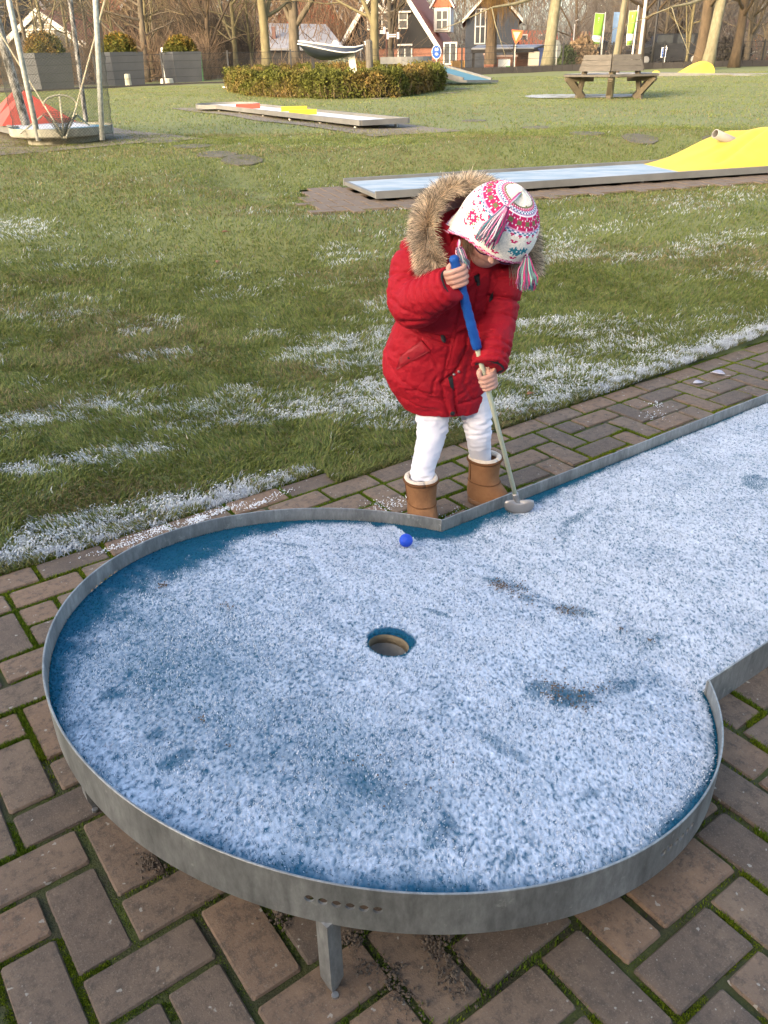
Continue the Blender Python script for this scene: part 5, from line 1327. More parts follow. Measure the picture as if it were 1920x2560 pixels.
cage = empty('net_cage', (cN.x, cN.y, ZN - .15), 'net cage on tall poles around the lane with red peaks', 'net cage')
yc = cN.y
PO = [((22, 0), (97, 352), yc - .55, 'pole_pale', .030), ((238, 0), (256, 350), yc - .50, 'pole_pale', .030), ((175, 0), (218, 326), yc + .62, 'pole_dark', .028), ((-6, 60), (72, 335), yc + .55, 'pole_dark', .055)]
poles = []
for a, b, Y, m_, r in PO:
    p1 = at(b[0], b[1], Y); p0 = at(a[0], a[1], Y); top = p1 + (p0 - p1) * 1.55; mb = MB(); mb.tube([p1, p0, top], [r, r * .95, r * .9], 12); mb.build('pole', M[m_], cage, True); poles.append((p1, top))
def netline(mb, a, b, r=.0011): mb.tube([a, b], r, 3, False)
order = [0, 1, 2, 3]; nm = MB()
for i in range(4):
    (b0, t0), (b1, t1) = poles[order[i]], poles[order[(i + 1) % 4]]
    # diamond mesh stretched between neighbouring poles, bulging outwards
    nu, nv = 22, 64
    def q(u, v):
        p = (b0 * (1 - u) + b1 * u) * (1 - v) + (t0 * (1 - u) + t1 * u) * v; m_ = p - Vector((cN.x, cN.y, p.z)); bul = .22 * math.sin(PI * u) * (1 - .3 * v); return p + m_.normalized() * bul
    for a in range(0, nu + nv, 1):
        for sgn_ in (1, -1):
            line = []
            for v in range(0, nv + 1, 4):
                u = (a - v if sgn_ == 1 else a - nv + v)
                if 0 <= u <= nu: line.append(q(u / nu, v / nv))
            if len(line) > 1: nm.tube(line, .0013, 3, False)
nm.build('net', M['net'], cage)
# ropes and the inner funnel with its hoop
ro = MB(); tipF = at(158, 350, yc - .68)
for a, b, Y0, Y1 in (((0, 82), (110, 262), yc - .3, yc - .3), ((262, 0), (190, 270), yc - .3, yc - .3), ((110, 262), (160, 345), yc - .3, yc - .68), ((190, 270), (165, 345), yc - .3, yc - .68), ((148, 236), (160, 345), yc - .2, yc - .68), ((105, 290), (50, 335), yc - .3, yc - .6), ((190, 285), (228, 318), yc - .3, yc + .3)):
    ro.tube([at(a[0], a[1], Y0), at(b[0], b[1], Y1)], .009, 6)
hoop = [at(150 + 41 * math.cos(q), 262 - 24 * math.sin(q), yc - .3 + .1 * math.cos(q)) for q in np.linspace(-.1, PI + .1, 20)]; ro.tube(hoop, .010, 6); ro.build('rope', M['rope'], cage)
fn = MB()
for k in range(26):
    q = 2 * PI * k / 26; top = at(150 + 44 * math.cos(q), 285 - 10 * math.sin(q), yc - .3 + .35 * math.sin(q)); fn.tube([top, top * .5 + tipF * .5 + Vector((0, 0, .05)), tipF], .0030, 3, False)
for h in np.linspace(.05, .95, 16):
    fn.tube([at(150 + 44 * math.cos(q), 285 - 10 * math.sin(q), yc - .3 + .35 * math.sin(q)) * (1 - h) + tipF * h for q in np.linspace(0, 2 * PI, 20)], .0030, 3, False)
fn.build('net_funnel', M['net'], cage)

# ================================================================== BENCH ROUND A YOUNG TREE
M['plank'] = pm('grey_plank', (0.062, 0.054, 0.042), (0.125, 0.11, 0.088), 5, .85, bump=.5, bscale=30, stretch=(1, 1, 5), sharp=.3); M['plank_snow'] = pm('frosted_plank', (.35, .35, .35), (.5, .51, .53), 8, .9)
M['timber'] = pm('brown_timber', (0.078, 0.062, 0.038), (0.12, 0.097, 0.06), 8, .85, bump=.3)
g_ = gnd(1545, 249); BC = Vector((g_.x + .06, g_.y + 1.0, 0)); BC.z = hzf(BC.x, BC.y)
bench = empty('tree_bench', tuple(BC), 'hexagonal weathered wooden bench built around a young tree', 'bench')
toc = math.atan2(-BC.y, -BC.x)                          # a corner points to the viewer
def hexp(r, k, z): a = toc + k * PI / 3; return BC + Vector((r * math.cos(a), r * math.sin(a), z))
pm_w = []
for k in range(6):
    for (ro_, ri_) in ((1.06, .93), (.92, .79), (.78, .66)):
        a, b, c, d = hexp(ro_, k, .40), hexp(ro_, k + 1, .40), hexp(ri_, k + 1, .40), hexp(ri_, k, .40)
        sh = .006; ab = (b - a).normalized() * sh; mb = MB(); mb.poly([a + ab, b - ab, c - ab, d + ab], .035, (0, 0, 1)); mb.build('seat_plank', M['plank_snow'] if k in (2, 3) else M['plank'], bench)
    for j in range(3):                                  # backrest boards, leaning inwards
        z0, z1 = .49 + j * .098, .49 + j * .098 + .092; r0, r1 = .70 - .075 * (z0 - .5), .70 - .075 * (z1 - .5); r0 -= .28 * (z0 - .5); r1 -= .28 * (z1 - .5)
        a, b, c, d = hexp(r0, k, z0), hexp(r0, k + 1, z0), hexp(r1, k + 1, z1), hexp(r1, k, z1); ab = (b - a).normalized() * .004
        m_ = ((a + b) / 2 - BC); m_.z = 0; mb = MB(); mb.poly([a + ab, b - ab, c - ab, d + ab], .03, m_); mb.build('backrest_board', M['plank'], bench)
    mb = MB(); mb.beam(hexp(.60, k, .0), hexp(.98, k, .385), .09, .10); mb.beam(hexp(.72, k, -.02), hexp(.54, k, .74), .08, .07); mb.beam(hexp(.40, k, .35), hexp(1.0, k, .36), .07, .09); mb.build('leg', M['timber'], bench)
# ring of frost and bare soil under the bench
M['bench_frost'] = pm('bench_frost', (0.10, 0.10, 0.05), (0.42, 0.44, 0.46), 6, .95, sharp=.5)
V = [(BC.x - .35 + 1.25 * r * math.cos(a), BC.y + .75 + .9 * r * math.sin(a), hzf(BC.x - .4 + 1.25 * r * math.cos(a), BC.y + .75 + .9 * r * math.sin(a)) + .03 * (1 - r) + .012) for r in (.02, .5, 1.0) for a in np.linspace(0, 2 * PI, 24, endpoint=False)]
o = link('frost_patch', npmesh('frost_patch', V, [(i * 24 + k, i * 24 + (k + 1) % 24, (i + 1) * 24 + (k + 1) % 24, (i + 1) * 24 + k) for i in range(2) for k in range(24)], M['bench_frost'])); tag(o, 'patch of frost on the shaded grass under the tree bench', 'frost', kind='stuff')

# ================================================================== HEDGES, BOAT, PILLAR
def foliage(P, size, cols, mat, name, parent=None, up=.3):
    n = len(P); d = rng.normal(0, 1, (n, 3)); d[:, 2] += up; d /= np.linalg.norm(d, axis=1)[:, None]; e = rng.normal(0, 1, (n, 3)); e -= d * (e * d).sum(1)[:, None]; e /= np.linalg.norm(e, axis=1)[:, None]
    s = (size * rng.uniform(.6, 1.3, n))[:, None]; V = np.stack([P - e * s * .32, P + e * s * .32, P + d * s + e * s * .1, P + d * s - e * s * .1], 1).reshape(-1, 3); i = np.arange(n)[:, None] * 4
    return link(name, npmesh(name, V, i + [0, 1, 2, 3], mat, np.repeat(cols, 4, 0)), parent)
M['leafy'] = am('conifer_leaf', .8, .2, .25)
M['hedge_core'] = pm('hedge_core', (0.030, 0.026, 0.012), (0.055, 0.045, 0.02), 6, .95)
fh = Field(55)
def hedge_cols(P, k=1.0, brown=.45):
    n = len(P); q = fh.fbm(P[:, 0] * 1.1 + P[:, 1] * .3, P[:, 2] * 1.6 + P[:, 1] * .5, 3); b = np.clip((q - brown) * 5 + .5, 0, 1)[:, None] * rng.uniform(.3, 1, (n, 1))
    return (np.array([.10, .105, .020]) * (1 - b) + np.array([.21, .125, .04]) * b) * rng.uniform(.5, 1.35, (n, 1)) * k
def hedge(pts_px, h, w, n, label, name='hedge', grp=None, brown=.47):
    Pg = [gnd(px, py) for px, py in pts_px]; base = empty(name, tuple(Pg[0]), label, 'hedge', grp); P = []
    seg = [(Pg[i], Pg[i + 1]) for i in range(len(Pg) - 1)]; tot = sum((b - a).length for a, b in seg)
    core = MB()
    for a, b in seg:
        m_ = int(n * (b - a).length / tot); d = (b - a); d.z = 0; d.normalize(); nn = np.array([-d.y, d.x, 0]); A_ = np.array(tuple(a)); B_ = np.array(tuple(b))
        u = rng.uniform(-.03, 1.03, m_)[:, None]; f = rng.uniform(-1, 1, m_); z = rng.random(m_) ** .8; face = rng.random(m_); f = np.where(face < .55, np.sign(f) * (1 - .15 * rng.random(m_)), f); z = np.where(face > .8, 1 - .08 * rng.random(m_), z)
        lump = 1 + .22 * np.sin(u[:, 0] * 31 + A_[0] * 3) * np.cos(z * 6) + .15 * np.sin(u[:, 0] * 67)
        P.append(A_ * (1 - u) + B_ * u + nn * (f * w / 2 * lump)[:, None] + np.c_[0 * z, 0 * z, z * h * (1 + .10 * np.sin(u[:, 0] * 23) + .07 * np.sin(u[:, 0] * 57))])
        core.beam(a + Vector((0, 0, h * .46)), b + Vector((0, 0, h * .46)), w * .62, h * .80)
    P = np.concatenate(P) + rng.normal(0, .034, (sum(len(p_) for p_ in P), 3)); core.build('stems', M['hedge_core'], base); foliage(P, .055, hedge_cols(P, 1, brown), M['leafy'], 'leaves', base)
    k_ = rng.choice(len(P), len(P) // 14); Q_ = P[k_].copy(); zg = hz(Q_[:, 0], Q_[:, 1]); Q_[:, 2] = zg + (Q_[:, 2] - zg) * .55 * rng.random(len(k_)); a_ = rng.random(len(k_)) * 2 * PI; tc_ = np.array([.24, .17, .085]) * rng.uniform(.6, 1.2, (len(k_), 1))
    V_, T_, C_ = blades(Q_, np.c_[np.cos(a_), np.sin(a_), 0 * a_], rng.uniform(.12, .32, len(k_)), np.full(len(k_), .010), rng.uniform(.1, .6, len(k_)), tc_, tc_, 1); tag(link('twigs', npmesh('twigs', V_, T_, M['leafy'], C_), base), kind='stuff'); return base
hedge([(592, 226), (640, 238), (830, 246), (960, 243), (1085, 226)], .50, .55, 40000, 'low clipped hedge turning brown, in front of the boat', brown=.475)
hedge([(1085, 226), (1020, 205), (880, 200)], .55, .5, 9000, 'brown right-hand return of the clipped hedge beside the ramp', brown=.40)
hedge([(640, 205), (760, 202), (826, 203)], .52, .5, 9000, 'back hedge behind the boat, left of the white pillar', brown=.46)
hedge([(840, 203), (985, 203)], .52, .5, 7000, 'brown back hedge between white pillar and wooden post', brown=.38)
M['boat_navy'] = pm('boat_navy', (0.018, 0.026, 0.045), (0.030, 0.040, 0.065), 4, .5); M['boat_black'] = pm('boat_black', (0.010, 0.014, 0.020), (0.016, 0.022, 0.03), 4, .5); M['boat_white'] = pm('boat_white', (0.50, 0.49, 0.46), (0.56, 0.55, 0.52), 6, .6)
YB = 27.5; pb_ = gnd(880, 200)
pil = MB(); p0 = at(889, 196, YB); p1 = at(877, 128, YB); pil.beam(p0 - Vector((0, 0, .3)), p1, .20, .20, up=(0, 1, 0)); o = pil.build('pillar', pm('white_pillar', (0.46, 0.44, 0.37), (0.54, 0.52, 0.44), 5, .8)); tag(o, 'white square pillar carrying the display boat', 'pillar')
boat = empty('boat', tuple(at(830, 130, YB)), 'navy display rowing boat with white gunwale raised above the hedge', 'boat')
nst = 15; secs = []
sheer = [(747, 103), (775, 106), (820, 113), (860, 118), (890, 118), (908, 113)]; keel = [(756, 122), (770, 138), (800, 151), (835, 150), (870, 141), (900, 124)]; rail2 = [(745, 110), (775, 115), (820, 125), (860, 132), (890, 130), (907, 121)]
def ip(pl, q): x = np.linspace(0, 1, len(pl)); return float(np.interp(q, x, [p[0] for p in pl])), float(np.interp(q, x, [p[1] for p in pl]))
rgA = []; rgW = []; 
for i in range(nst):
    q = i / (nst - 1); bw = .42 * math.sin(PI * min(.12 + .80 * q, 1)) ** .7; s_ = at(*ip(sheer, q), YB); k_ = at(*ip(keel, q), YB); w_ = at(*ip(rail2, q), YB)
    f = Vector((0, -1, 0)); mid = (w_ * .5 + k_ * .5)
    rgA.append([s_ + f * bw * 1.0, w_ + f * bw * 1.05, mid + f * bw * .92, k_ * .75 + w_ * .25 + f * bw * .5, k_, k_ * .75 + w_ * .25 - f * bw * .5, mid - f * bw * .92, w_ - f * bw * 1.05, s_ - f * bw])
mb = MB(); mb.rings(rgA, closed=False, cap=False); mb.add(rgA[0], [tuple(range(9))]); mb.add(rgA[-1], [tuple(range(8, -1, -1))]); hull = mb.build('hull', M['boat_black'], boat, True)
sk = MB(); sk.rings([[r[0] + Vector((0, -.006, 0)), r[1] + Vector((0, -.006, 0))] for r in rgA], closed=False, cap=False); sk.build('top_strake', M['boat_navy'], boat, True)
for idx, rr1, nm in ((0, .022, 'gunwale'), (1, .016, 'rubbing_strake'), (8, .022, 'gunwale')):
    t_ = MB(); t_.tube([r[idx] + Vector((0, -.012 if idx < 8 else .012, 0)) for r in rgA], rr1, 6); t_.build(nm, M['boat_white'], boat)
ins = MB(); ins.rings([[r[0] + Vector((0, .02, -.01)), (r[0] + r[8]) / 2 + Vector((0, 0, -.10)), r[8] + Vector((0, -.02, -.01))] for r in rgA], closed=False, cap=False); ins.build('inside', M['boat_white'], boat)
wz = MB(); c = at(838, 112, YB); wz.poly([c + Vector((.10 * math.cos(a), 0, .11 * math.sin(a))) for a in np.linspace(0, PI, 14)], .06, (0, 1, 0)); wz.build('leeboard', M['boat_white'], boat)
fl_ = MB(); c = at(913, 110, YB); fl_.tube([c + Vector((0, 0, -.03)), c + Vector((.005, 0, .05))], .018, 8); fl_.box(c + Vector((0, 0, .06)), (.07, .03, .025)); fl_.build('cleat', M['boat_white'], boat)
sp_ = MB(); a = at(782, 143, YB + .1); sp_.beam(Vector((a.x, a.y, hzf(a.x, a.y))), a + Vector((0, 0, .12)), .09, .09, up=(0, 1, 0)); o = sp_.build('boat_support', M['black']); tag(o, 'dark post propping up the bow of the display boat', 'post')
wp = MB(); a = at(925, 196, 26.5); b = at(922, 99, 26.5); wp.tube([a - Vector((0, 0, .2)), b - Vector((0, 0, .05)), b], [.10, .095, .06], 10); o = wp.build('wooden_post', M['plank']); tag(o, 'round-topped grey wooden post beside the display boat', 'post')
for px, py, h, w, lb in ((322, 217, .42, .22, 'pale upright log stump standing at the fence'), (418, 212, .22, .5, 'broad pale tree stump lying low at the fence'), (633, 186, .22, .25, 'small white bollard stone behind the hedge corner'), (572, 220, .05, .4, 'flat pale slab at the corner of the clipped hedge')):
    p = gnd(px, py); mb = MB(); r_ = w / 2; ring = lambda z, k: [p + Vector((r_ * k * math.cos(a) * (1 + .1 * math.sin(3 * a)), r_ * k * math.sin(a), z)) for a in np.linspace(0, 2 * PI, 14, endpoint=False)]
    mb.rings([ring(-.05, 1.08), ring(h * .4, 1.0), ring(h * .92, .95), ring(h, .85)]); o = mb.build('stump', pm('pale_wood', (0.42, 0.38, 0.27), (0.60, 0.55, 0.42), 6, .9)); tag(o, lb, 'stump' if 'stump' in lb else 'stone')

# ================================================================== BLUE RAMP LANE
M['ramp_blue'] = pm('ramp_carpet', (0.06, 0.16, 0.20), (0.09, 0.21, 0.25), 3, .9, sharp=.1)
ramp = empty('minigolf_lane', tuple(gnd(1150, 205)), 'blue ramp lane climbing to a raised round platform on legs', 'minigolf lane')
YR = 29.0
foot_n, foot_f = at(1158, 200, YR - 2.2), at(1228, 200, YR - 1.2); head_n, head_f = at(1005, 157, YR - .4), at(1062, 153, YR + .8)
mb = MB(); mb.poly([foot_n, foot_f, head_f, head_n], .03, (0, 0, -1)); mb.build('ramp_carpet', M['ramp_blue'], ramp)
for a, b in ((foot_n, head_n), (foot_f, head_f)):
    mb = MB(); mb.beam(a + Vector((0, 0, -.01)), b + Vector((0, 0, -.01)), .04, .14); mb.build('ramp_edge', M['zinc_pale'], ramp)
mb = MB(); mb.beam(foot_n + Vector((0, -.1, -.03)), foot_f + Vector((.1, -.1, -.03)), .25, .06); mb.build('ramp_foot', M['zinc_pale'], ramp)
pc = at(1015, 150, YR + .4); mb = MB(); rgs = []
for z_, k in ((-.10, 1), (.09, 1), (.09, .96), (0.02, .95)): rgs.append([pc + Vector((.80 * k * math.cos(a), .75 * k * math.sin(a), z_)) for a in np.linspace(0, 2 * PI, 28, endpoint=False)])
mb.rings(rgs); mb.build('platform', M['zinc_pale'], ramp)
for k in range(4):
    a = head_n * (1 - (k + .5) / 4) + head_f * ((k + .5) / 4); mb = MB(); mb.box(a + Vector((0, -.03, .06)), (.14, .02, .12)); mb.build('front_pane', pm('dull_pane', (.18, .22, .24), rough=.3), ramp)
for dx, dy in ((-.6, -.3), (.1, -.6), (.5, .4), (-.3, .6)):
    p = pc + Vector((dx, dy, -.1)); mb = MB(); mb.beam(Vector((p.x, p.y, hzf(p.x, p.y) - .02)), p, .05, .05, up=(0, 1, 0)); mb.build('leg', M['zinc_pale'], ramp)

# ================================================================== FAR LANE WITH ROUND YELLOW HUMP
Y4 = 31.0
l4 = empty('minigolf_lane', tuple(gnd(1700, 190)), 'flat grey minigolf lane with a round yellow hump near the fence', 'minigolf lane')
a, b = at(1455, 184, Y4 - .4), at(1925, 188, Y4 - 1.0); mb = MB(); mb.beam(a, b, .9, .10); mb.build('lane_bed', M['zinc_pale'], l4)
mb = MB(); c = at(1830, 189, Y4 - 1.6); e = at(1925, 192, Y4 - 1.8); mb.beam(c, e, .5, .08); mb.build('end_piece', pm('dark_zinc', (.12, .125, .13), (.2, .2, .2), 5, .6), l4)
mb = MB(); c = at(1742, 184, Y4 - .7); rg = []
for q in np.linspace(-1, 1, 13):
    ring = []
    for k in range(20):
        u = k / 19; xx = -.62 + 1.05 * u; hh = .34 * math.sqrt(max(0, 1 - ((xx - .14) / .30) ** 2)) if xx > .02 else .31 * float(sst(-.62, .05, xx)); hh *= math.sqrt(max(0.0, 1 - .25 * q * q)); ring.append(c + Vector((xx, q * .38, .02 + hh)))
    rg.append(ring)
mb.rings(rg, closed=False, cap=False); mb.rings([[p for p in rg[0]], [Vector((p.x, p.y, c.z)) for p in rg[0]]], closed=False, cap=False); mb.build('hump', M['yellow'], l4, True)
mb = MB(); c = at(1640, 185, Y4 - .7); mb.ball(c, (.14, .2, .10), 14, 8); mb.build('small_hump', M['yellow'], l4, True)

# ================================================================== FENCE
M['fence'] = pm('fence_black', (0.012, 0.012, 0.013), (0.020, 0.020, 0.021), 5, .6); M['kick'] = pm('fence_base', (0.028, 0.024, 0.022), (0.045, 0.04, 0.036), 3, .8)
fp_ = []                                               # posts every 2.5 m along the fence line
FP = [Vector((x, y, 0)) for x, y in FENCE]; dist0 = 1.4
cum = 0.0; want = dist0
for i in range(len(FP) - 1):
    L_ = (FP[i + 1] - FP[i]).length
    while want <= cum + L_: p = FP[i] + (FP[i + 1] - FP[i]) * ((want - cum) / L_); fp_.append(Vector((p.x, p.y, hzf(p.x, p.y)))); want += 2.5
    cum += L_
fence = empty('mesh_fence', tuple(fp_[0]), 'long black wire mesh fence between the lawn and the street', 'fence')
post_me = MB(); post_me.box((0, 0, .53), (.06, .06, 1.14)); post_me.box((0, 0, 1.02), (.30, .03, .03)); post_me = post_me.mesh('post', M['fence'])
for p in fp_:
    o = bpy.data.objects.new('post', post_me); COL.objects.link(o); o.parent = fence; o.location = p - fp_[0]
for a, b in zip(fp_[:-1], fp_[1:]):
    mb = MB(); d = b - a
    for k in range(1, 50):
        p = a + d * (k / 50); mb.tube([p + Vector((0, 0, .04)), p + Vector((0, 0, 1.04))], .0034, 3, False)
    for z in (.06, .27, .54, .80, 1.02): mb.tube([a + Vector((0, 0, z)), b + Vector((0, 0, z))], .0062, 4, False)
    mb.build('wire_panel', M['fence'], fence)
    if a.x > 3.5:
        mb = MB(); n_ = 5
        for k in range(n_):
            q0, q1 = a + d * (k / n_) , a + d * ((k + .96) / n_); kb = MB(); kb.beam(q0 + Vector((0, -.05, .12)), q1 + Vector((0, -.05, .12)), .03, .26); kb.build('base_board', M['kick'], fence)
    else:
        mb = MB(); mb.beam(a + Vector((0, 0, .02)), b + Vector((0, 0, .02)), .05, .07); mb.build('base_rail', M['kick'], fence)

# ================================================================== PLANTERS
M['planter'] = pm('planter_grey', (0.052, 0.055, 0.057), (0.072, 0.075, 0.077), 2, .75); M['soil_dark'] = pm('planter_soil', (0.03, 0.022, 0.015))
def planter(px, py, Y, w, h, label, rot=.5, board=False):
    b = at(px, py, Y); root = empty('planter', tuple(b), label, 'planter', None); mb = MB(); k0, k1 = .90, 1.0
    c_, s_ = math.cos(rot), math.sin(rot); R_ = Matrix.Rotation(rot, 3, 'Z')
    def sq(z, k): return [b + R_ @ Vector((x * w / 2 * k, y * w / 2 * k, z)) for x, y in ((-1, -1), (1, -1), (1, 1), (-1, 1))]
    mb.rings([sq(0, k0), sq(h, k1), sq(h, k1 - .06), sq(h - .08, k1 - .06)]); mb.build('pot', M['planter'], root)
    n = 5200; a = rng.random(n) * 2 * PI; ph = np.arcsin(rng.uniform(-.15, 1, n)); r = rng.random(n) ** .22
    lump = 1 + .10 * np.sin(a * 5 + px) * np.cos(ph * 4) + .06 * np.sin(a * 11)
    rx, rz = w * .50, w * .44; P = np.c_[b.x + rx * r * lump * np.cos(ph) * np.cos(a), b.y + rx * r * lump * np.cos(ph) * np.sin(a), b.z + h + .04 + rz * r * lump * np.sin(ph)]
    cols = hedge_cols(P, 1.0, .56); hgt = np.clip((P[:, 2] - b.z - h) / rz, 0, 1)[:, None]; cols = cols * (1 - .35 * hgt * (rng.random((n, 1)) < .6)) + np.array([.14, .06, .008]) * hgt * (rng.random((n, 1)) < .45)
    foliage(P, .085, cols, M['leafy'], 'shrub', root, .5)
    co_ = MB(); co_.ball(b + Vector((0, 0, h + .05)), (rx * .8, rx * .8, rz * .8), 14, 8); co_.build('stems', M['hedge_core'], root)
    return root, b, sq
planter(130, 226, 36.5, 1.42, 1.28, 'grey street planter with golden brown shrub, farthest along the road from the boat', .72)
planter(311, 216, 39.0, 1.42, 1.25, 'grey street planter with shrub between two other planters', .66)
rt, pb3, sq3 = planter(461, 209, 41.0, 1.30, 1.22, 'grey street planter with small green shrub in front of a white board', .60)
M['white_board'] = pm('white_board', (0.66, 0.66, 0.60), (0.72, 0.72, 0.66), 3, .7); M['green_edge'] = pm('green_edge', (0.16, 0.36, 0.12))
mb = MB(); p0, p1 = at(412, 205, 42.2), at(507, 203, 42.2); top = at(412, 118, 42.2).z; mb.poly([p0, p1, Vector((p1.x, p1.y, top - .25)), Vector((p0.x * .3 + p1.x * .7, p0.y, top - .45)), Vector((p0.x * .7 + p1.x * .3, p0.y, top - .05)), Vector((p0.x, p0.y, top))], .05, (0, 1, 0)); wb = mb.build('notice_board', M['white_board']); tag(wb, 'white notice board with green edge behind the third planter', 'board')
mb = MB(); mb.beam(p1 + Vector((0, .02, 0)), Vector((p1.x, p1.y + .02, top - .2)), .10, .12, up=(0, 1, 0)); mb.build('green_edge', M['green_edge'], wb)

# ================================================================== TREES
BARK = {'yellow': pm('bark_yellow', (0.075, 0.062, 0.030), (0.17, 0.145, 0.075), 7, .95, bump=.5, bscale=14, stretch=(1, 1, .4)), 'grey': pm('bark_grey', (0.060, 0.048, 0.032), (0.145, 0.118, 0.082), 7, .95, bump=.5, bscale=14, stretch=(1, 1, .35)),
        'brown': pm('bark_brown', (0.045, 0.032, 0.019), (0.11, 0.078, 0.046), 7, .95, bump=.5, bscale=14, stretch=(1, 1, .35)), 'pale': pm('bark_pale', (0.10, 0.088, 0.050), (0.21, 0.19, 0.12), 8, .9, bump=.3, stretch=(1, 1, .5)), 'twig': pm('twig', (0.10, 0.070, 0.042), (0.165, 0.12, 0.075), 4, .95), 'twig_y': pm('twig_yellow', (0.12, 0.092, 0.048), (0.18, 0.14, 0.075), 4, .95)}
def branch(mb, p, d, L, r, lvl, R, tw, spread=.7, droop=0.0):
    n = 4 if lvl < 3 else 3; pts = [p.copy()]; q = p.copy(); dd = d.normalized()
    for i in range(n):
        dd = (dd + Vector((R.gauss(0, .16), R.gauss(0, .16), R.gauss(.05 - droop, .12)))).normalized(); q = q + dd * (L / n); pts.append(q.copy())
    rs = [r * (1 - .55 * i / n) for i in range(n + 1)]; (mb if r > .02 else tw).tube(pts, rs, 6 if r > .05 else (4 if r > .015 else 3), False)
    if lvl <= 0: return
    m = R.randint(2, 3) if lvl > 1 else R.randint(3, 4)
    for k in range(m):
        i = R.randint(1, n); a = pts[i]; ax = Vector((R.gauss(0, 1), R.gauss(0, 1), R.gauss(.1 - droop, .6))).normalized(); nd = (dd * (1 - spread) + ax * spread).normalized()
        branch(mb, a, nd, L * R.uniform(.55, .8), rs[i] * R.uniform(.45, .68), lvl - 1, R, tw, spread, droop)
def tree_mesh(seed, h, r, lean, fork, lvl=4, droop=0.0, low=.35, mat='grey', twm='twig', nb=8):
    R = random.Random(seed); tr = MB(); cr = MB(); tw = MB(); n = 9; pts = []; q = Vector((0, 0, -.25)); 
    for i in range(n + 1):
        k = i / n; pts.append(Vector((lean[0] * k * h + R.gauss(0, .02) * h * .3 * k, lean[1] * k * h + R.gauss(0, .02) * h * .2 * k, -.25 + (h * .75 + .25) * k)))
    rs = [r * (1.32 if i == 0 else 1.0 - .55 * (i / n)) for i in range(n + 1)]; tr.tube(pts, rs, 12)
    for k in range(nb):
        u = low + (1 - low) * (k + R.random()) / nb; i = min(n - 1, int(u * n)); a = pts[i] * (1 - (u * n - i)) + pts[i + 1] * (u * n - i); an = R.uniform(0, 2 * PI); d = Vector((math.cos(an), math.sin(an), R.uniform(.1, .9)))
        branch(cr, a, d, h * R.uniform(.22, .36), rs[i] * R.uniform(.35, .6), lvl - 1, R, tw, .55, droop)
    branch(cr, pts[-1], Vector((lean[0], lean[1], 1)), h * .3, rs[-1], lvl - 1, R, tw, .5, droop)
    if fork:
        for s in fork: a = pts[int(s[0] * n)]; branch(cr, a, Vector(s[1]), h * .55, rs[int(s[0] * n)] * s[2], lvl, R, tw, .42, droop)
    return tr.mesh('trunk', BARK[mat], True), cr.mesh('branches', BARK[mat], True), tw.mesh('twigs', BARK[twm])
def plant(px, py, Y, meshes, label, scale=1.0, rz=0.0, name='tree', group=None):
    b = at(px, py, Y); root = empty(name, tuple(b), label, 'tree', group, rz); root.scale = (scale,) * 3
    for me, nm in zip(meshes, ('trunk', 'branches', 'twigs')):
        o = bpy.data.objects.new(nm, me); COL.objects.link(o); o.parent = root
        if nm == 'twigs': tag(o, kind='stuff')
    return root
def W2R(wpx, Y): return wpx * (Y * .878) / FPX / 2
TM = {}
for k, (sd_i, h, r, ln, fk, lv, dr, low, mt, tm, nb) in {
    'a': (1, 7.5, .17, (.02, .02), [(.22, (-.55, 0, .8), .55)], 5, 0, .22, 'grey', 'twig_y', 12), 'b': (2, 7.5, .15, (-.015, 0), [(.33, (.5, 0, .8), .6)], 5, 0, .26, 'yellow', 'twig_y', 12), 'c': (3, 6.5, .12, (.05, .01), [(.33, (.5, .1, .8), .6), (.44, (-.6, 0, .7), .6)], 5, 0, .22, 'brown', 'twig_y', 13),
    'd': (4, 8, .24, (.01, 0), [(.33, (.6, 0, .9), .6), (.33, (-.5, .1, .9), .5)], 5, 0, .30, 'grey', 'twig', 10), 'e': (5, 11, .25, (.05, 0), None, 5, 0, .22, 'pale', 'twig', 12), 'f': (6, 10, .26, (.02, 0), [(.4, (.3, 0, 1), .5)], 5, 0, .25, 'brown', 'twig', 12),
    'g': (7, 6.5, .07, (.03, 0), [(.2, (.3, .2, .9), .7), (.2, (-.35, 0, .9), .7)], 4, 0, .15, 'yellow', 'twig_y', 11), 'h': (8, 7, .10, (0, 0), [(.25, (.4, 0, .8), .6)], 5, 0, .2, 'grey', 'twig', 12)}.items():
    TM[k] = tree_mesh(sd_i, h, r, ln, fk, lv, dr, low, mt, tm, nb)
GT = 'bare trees along the street'
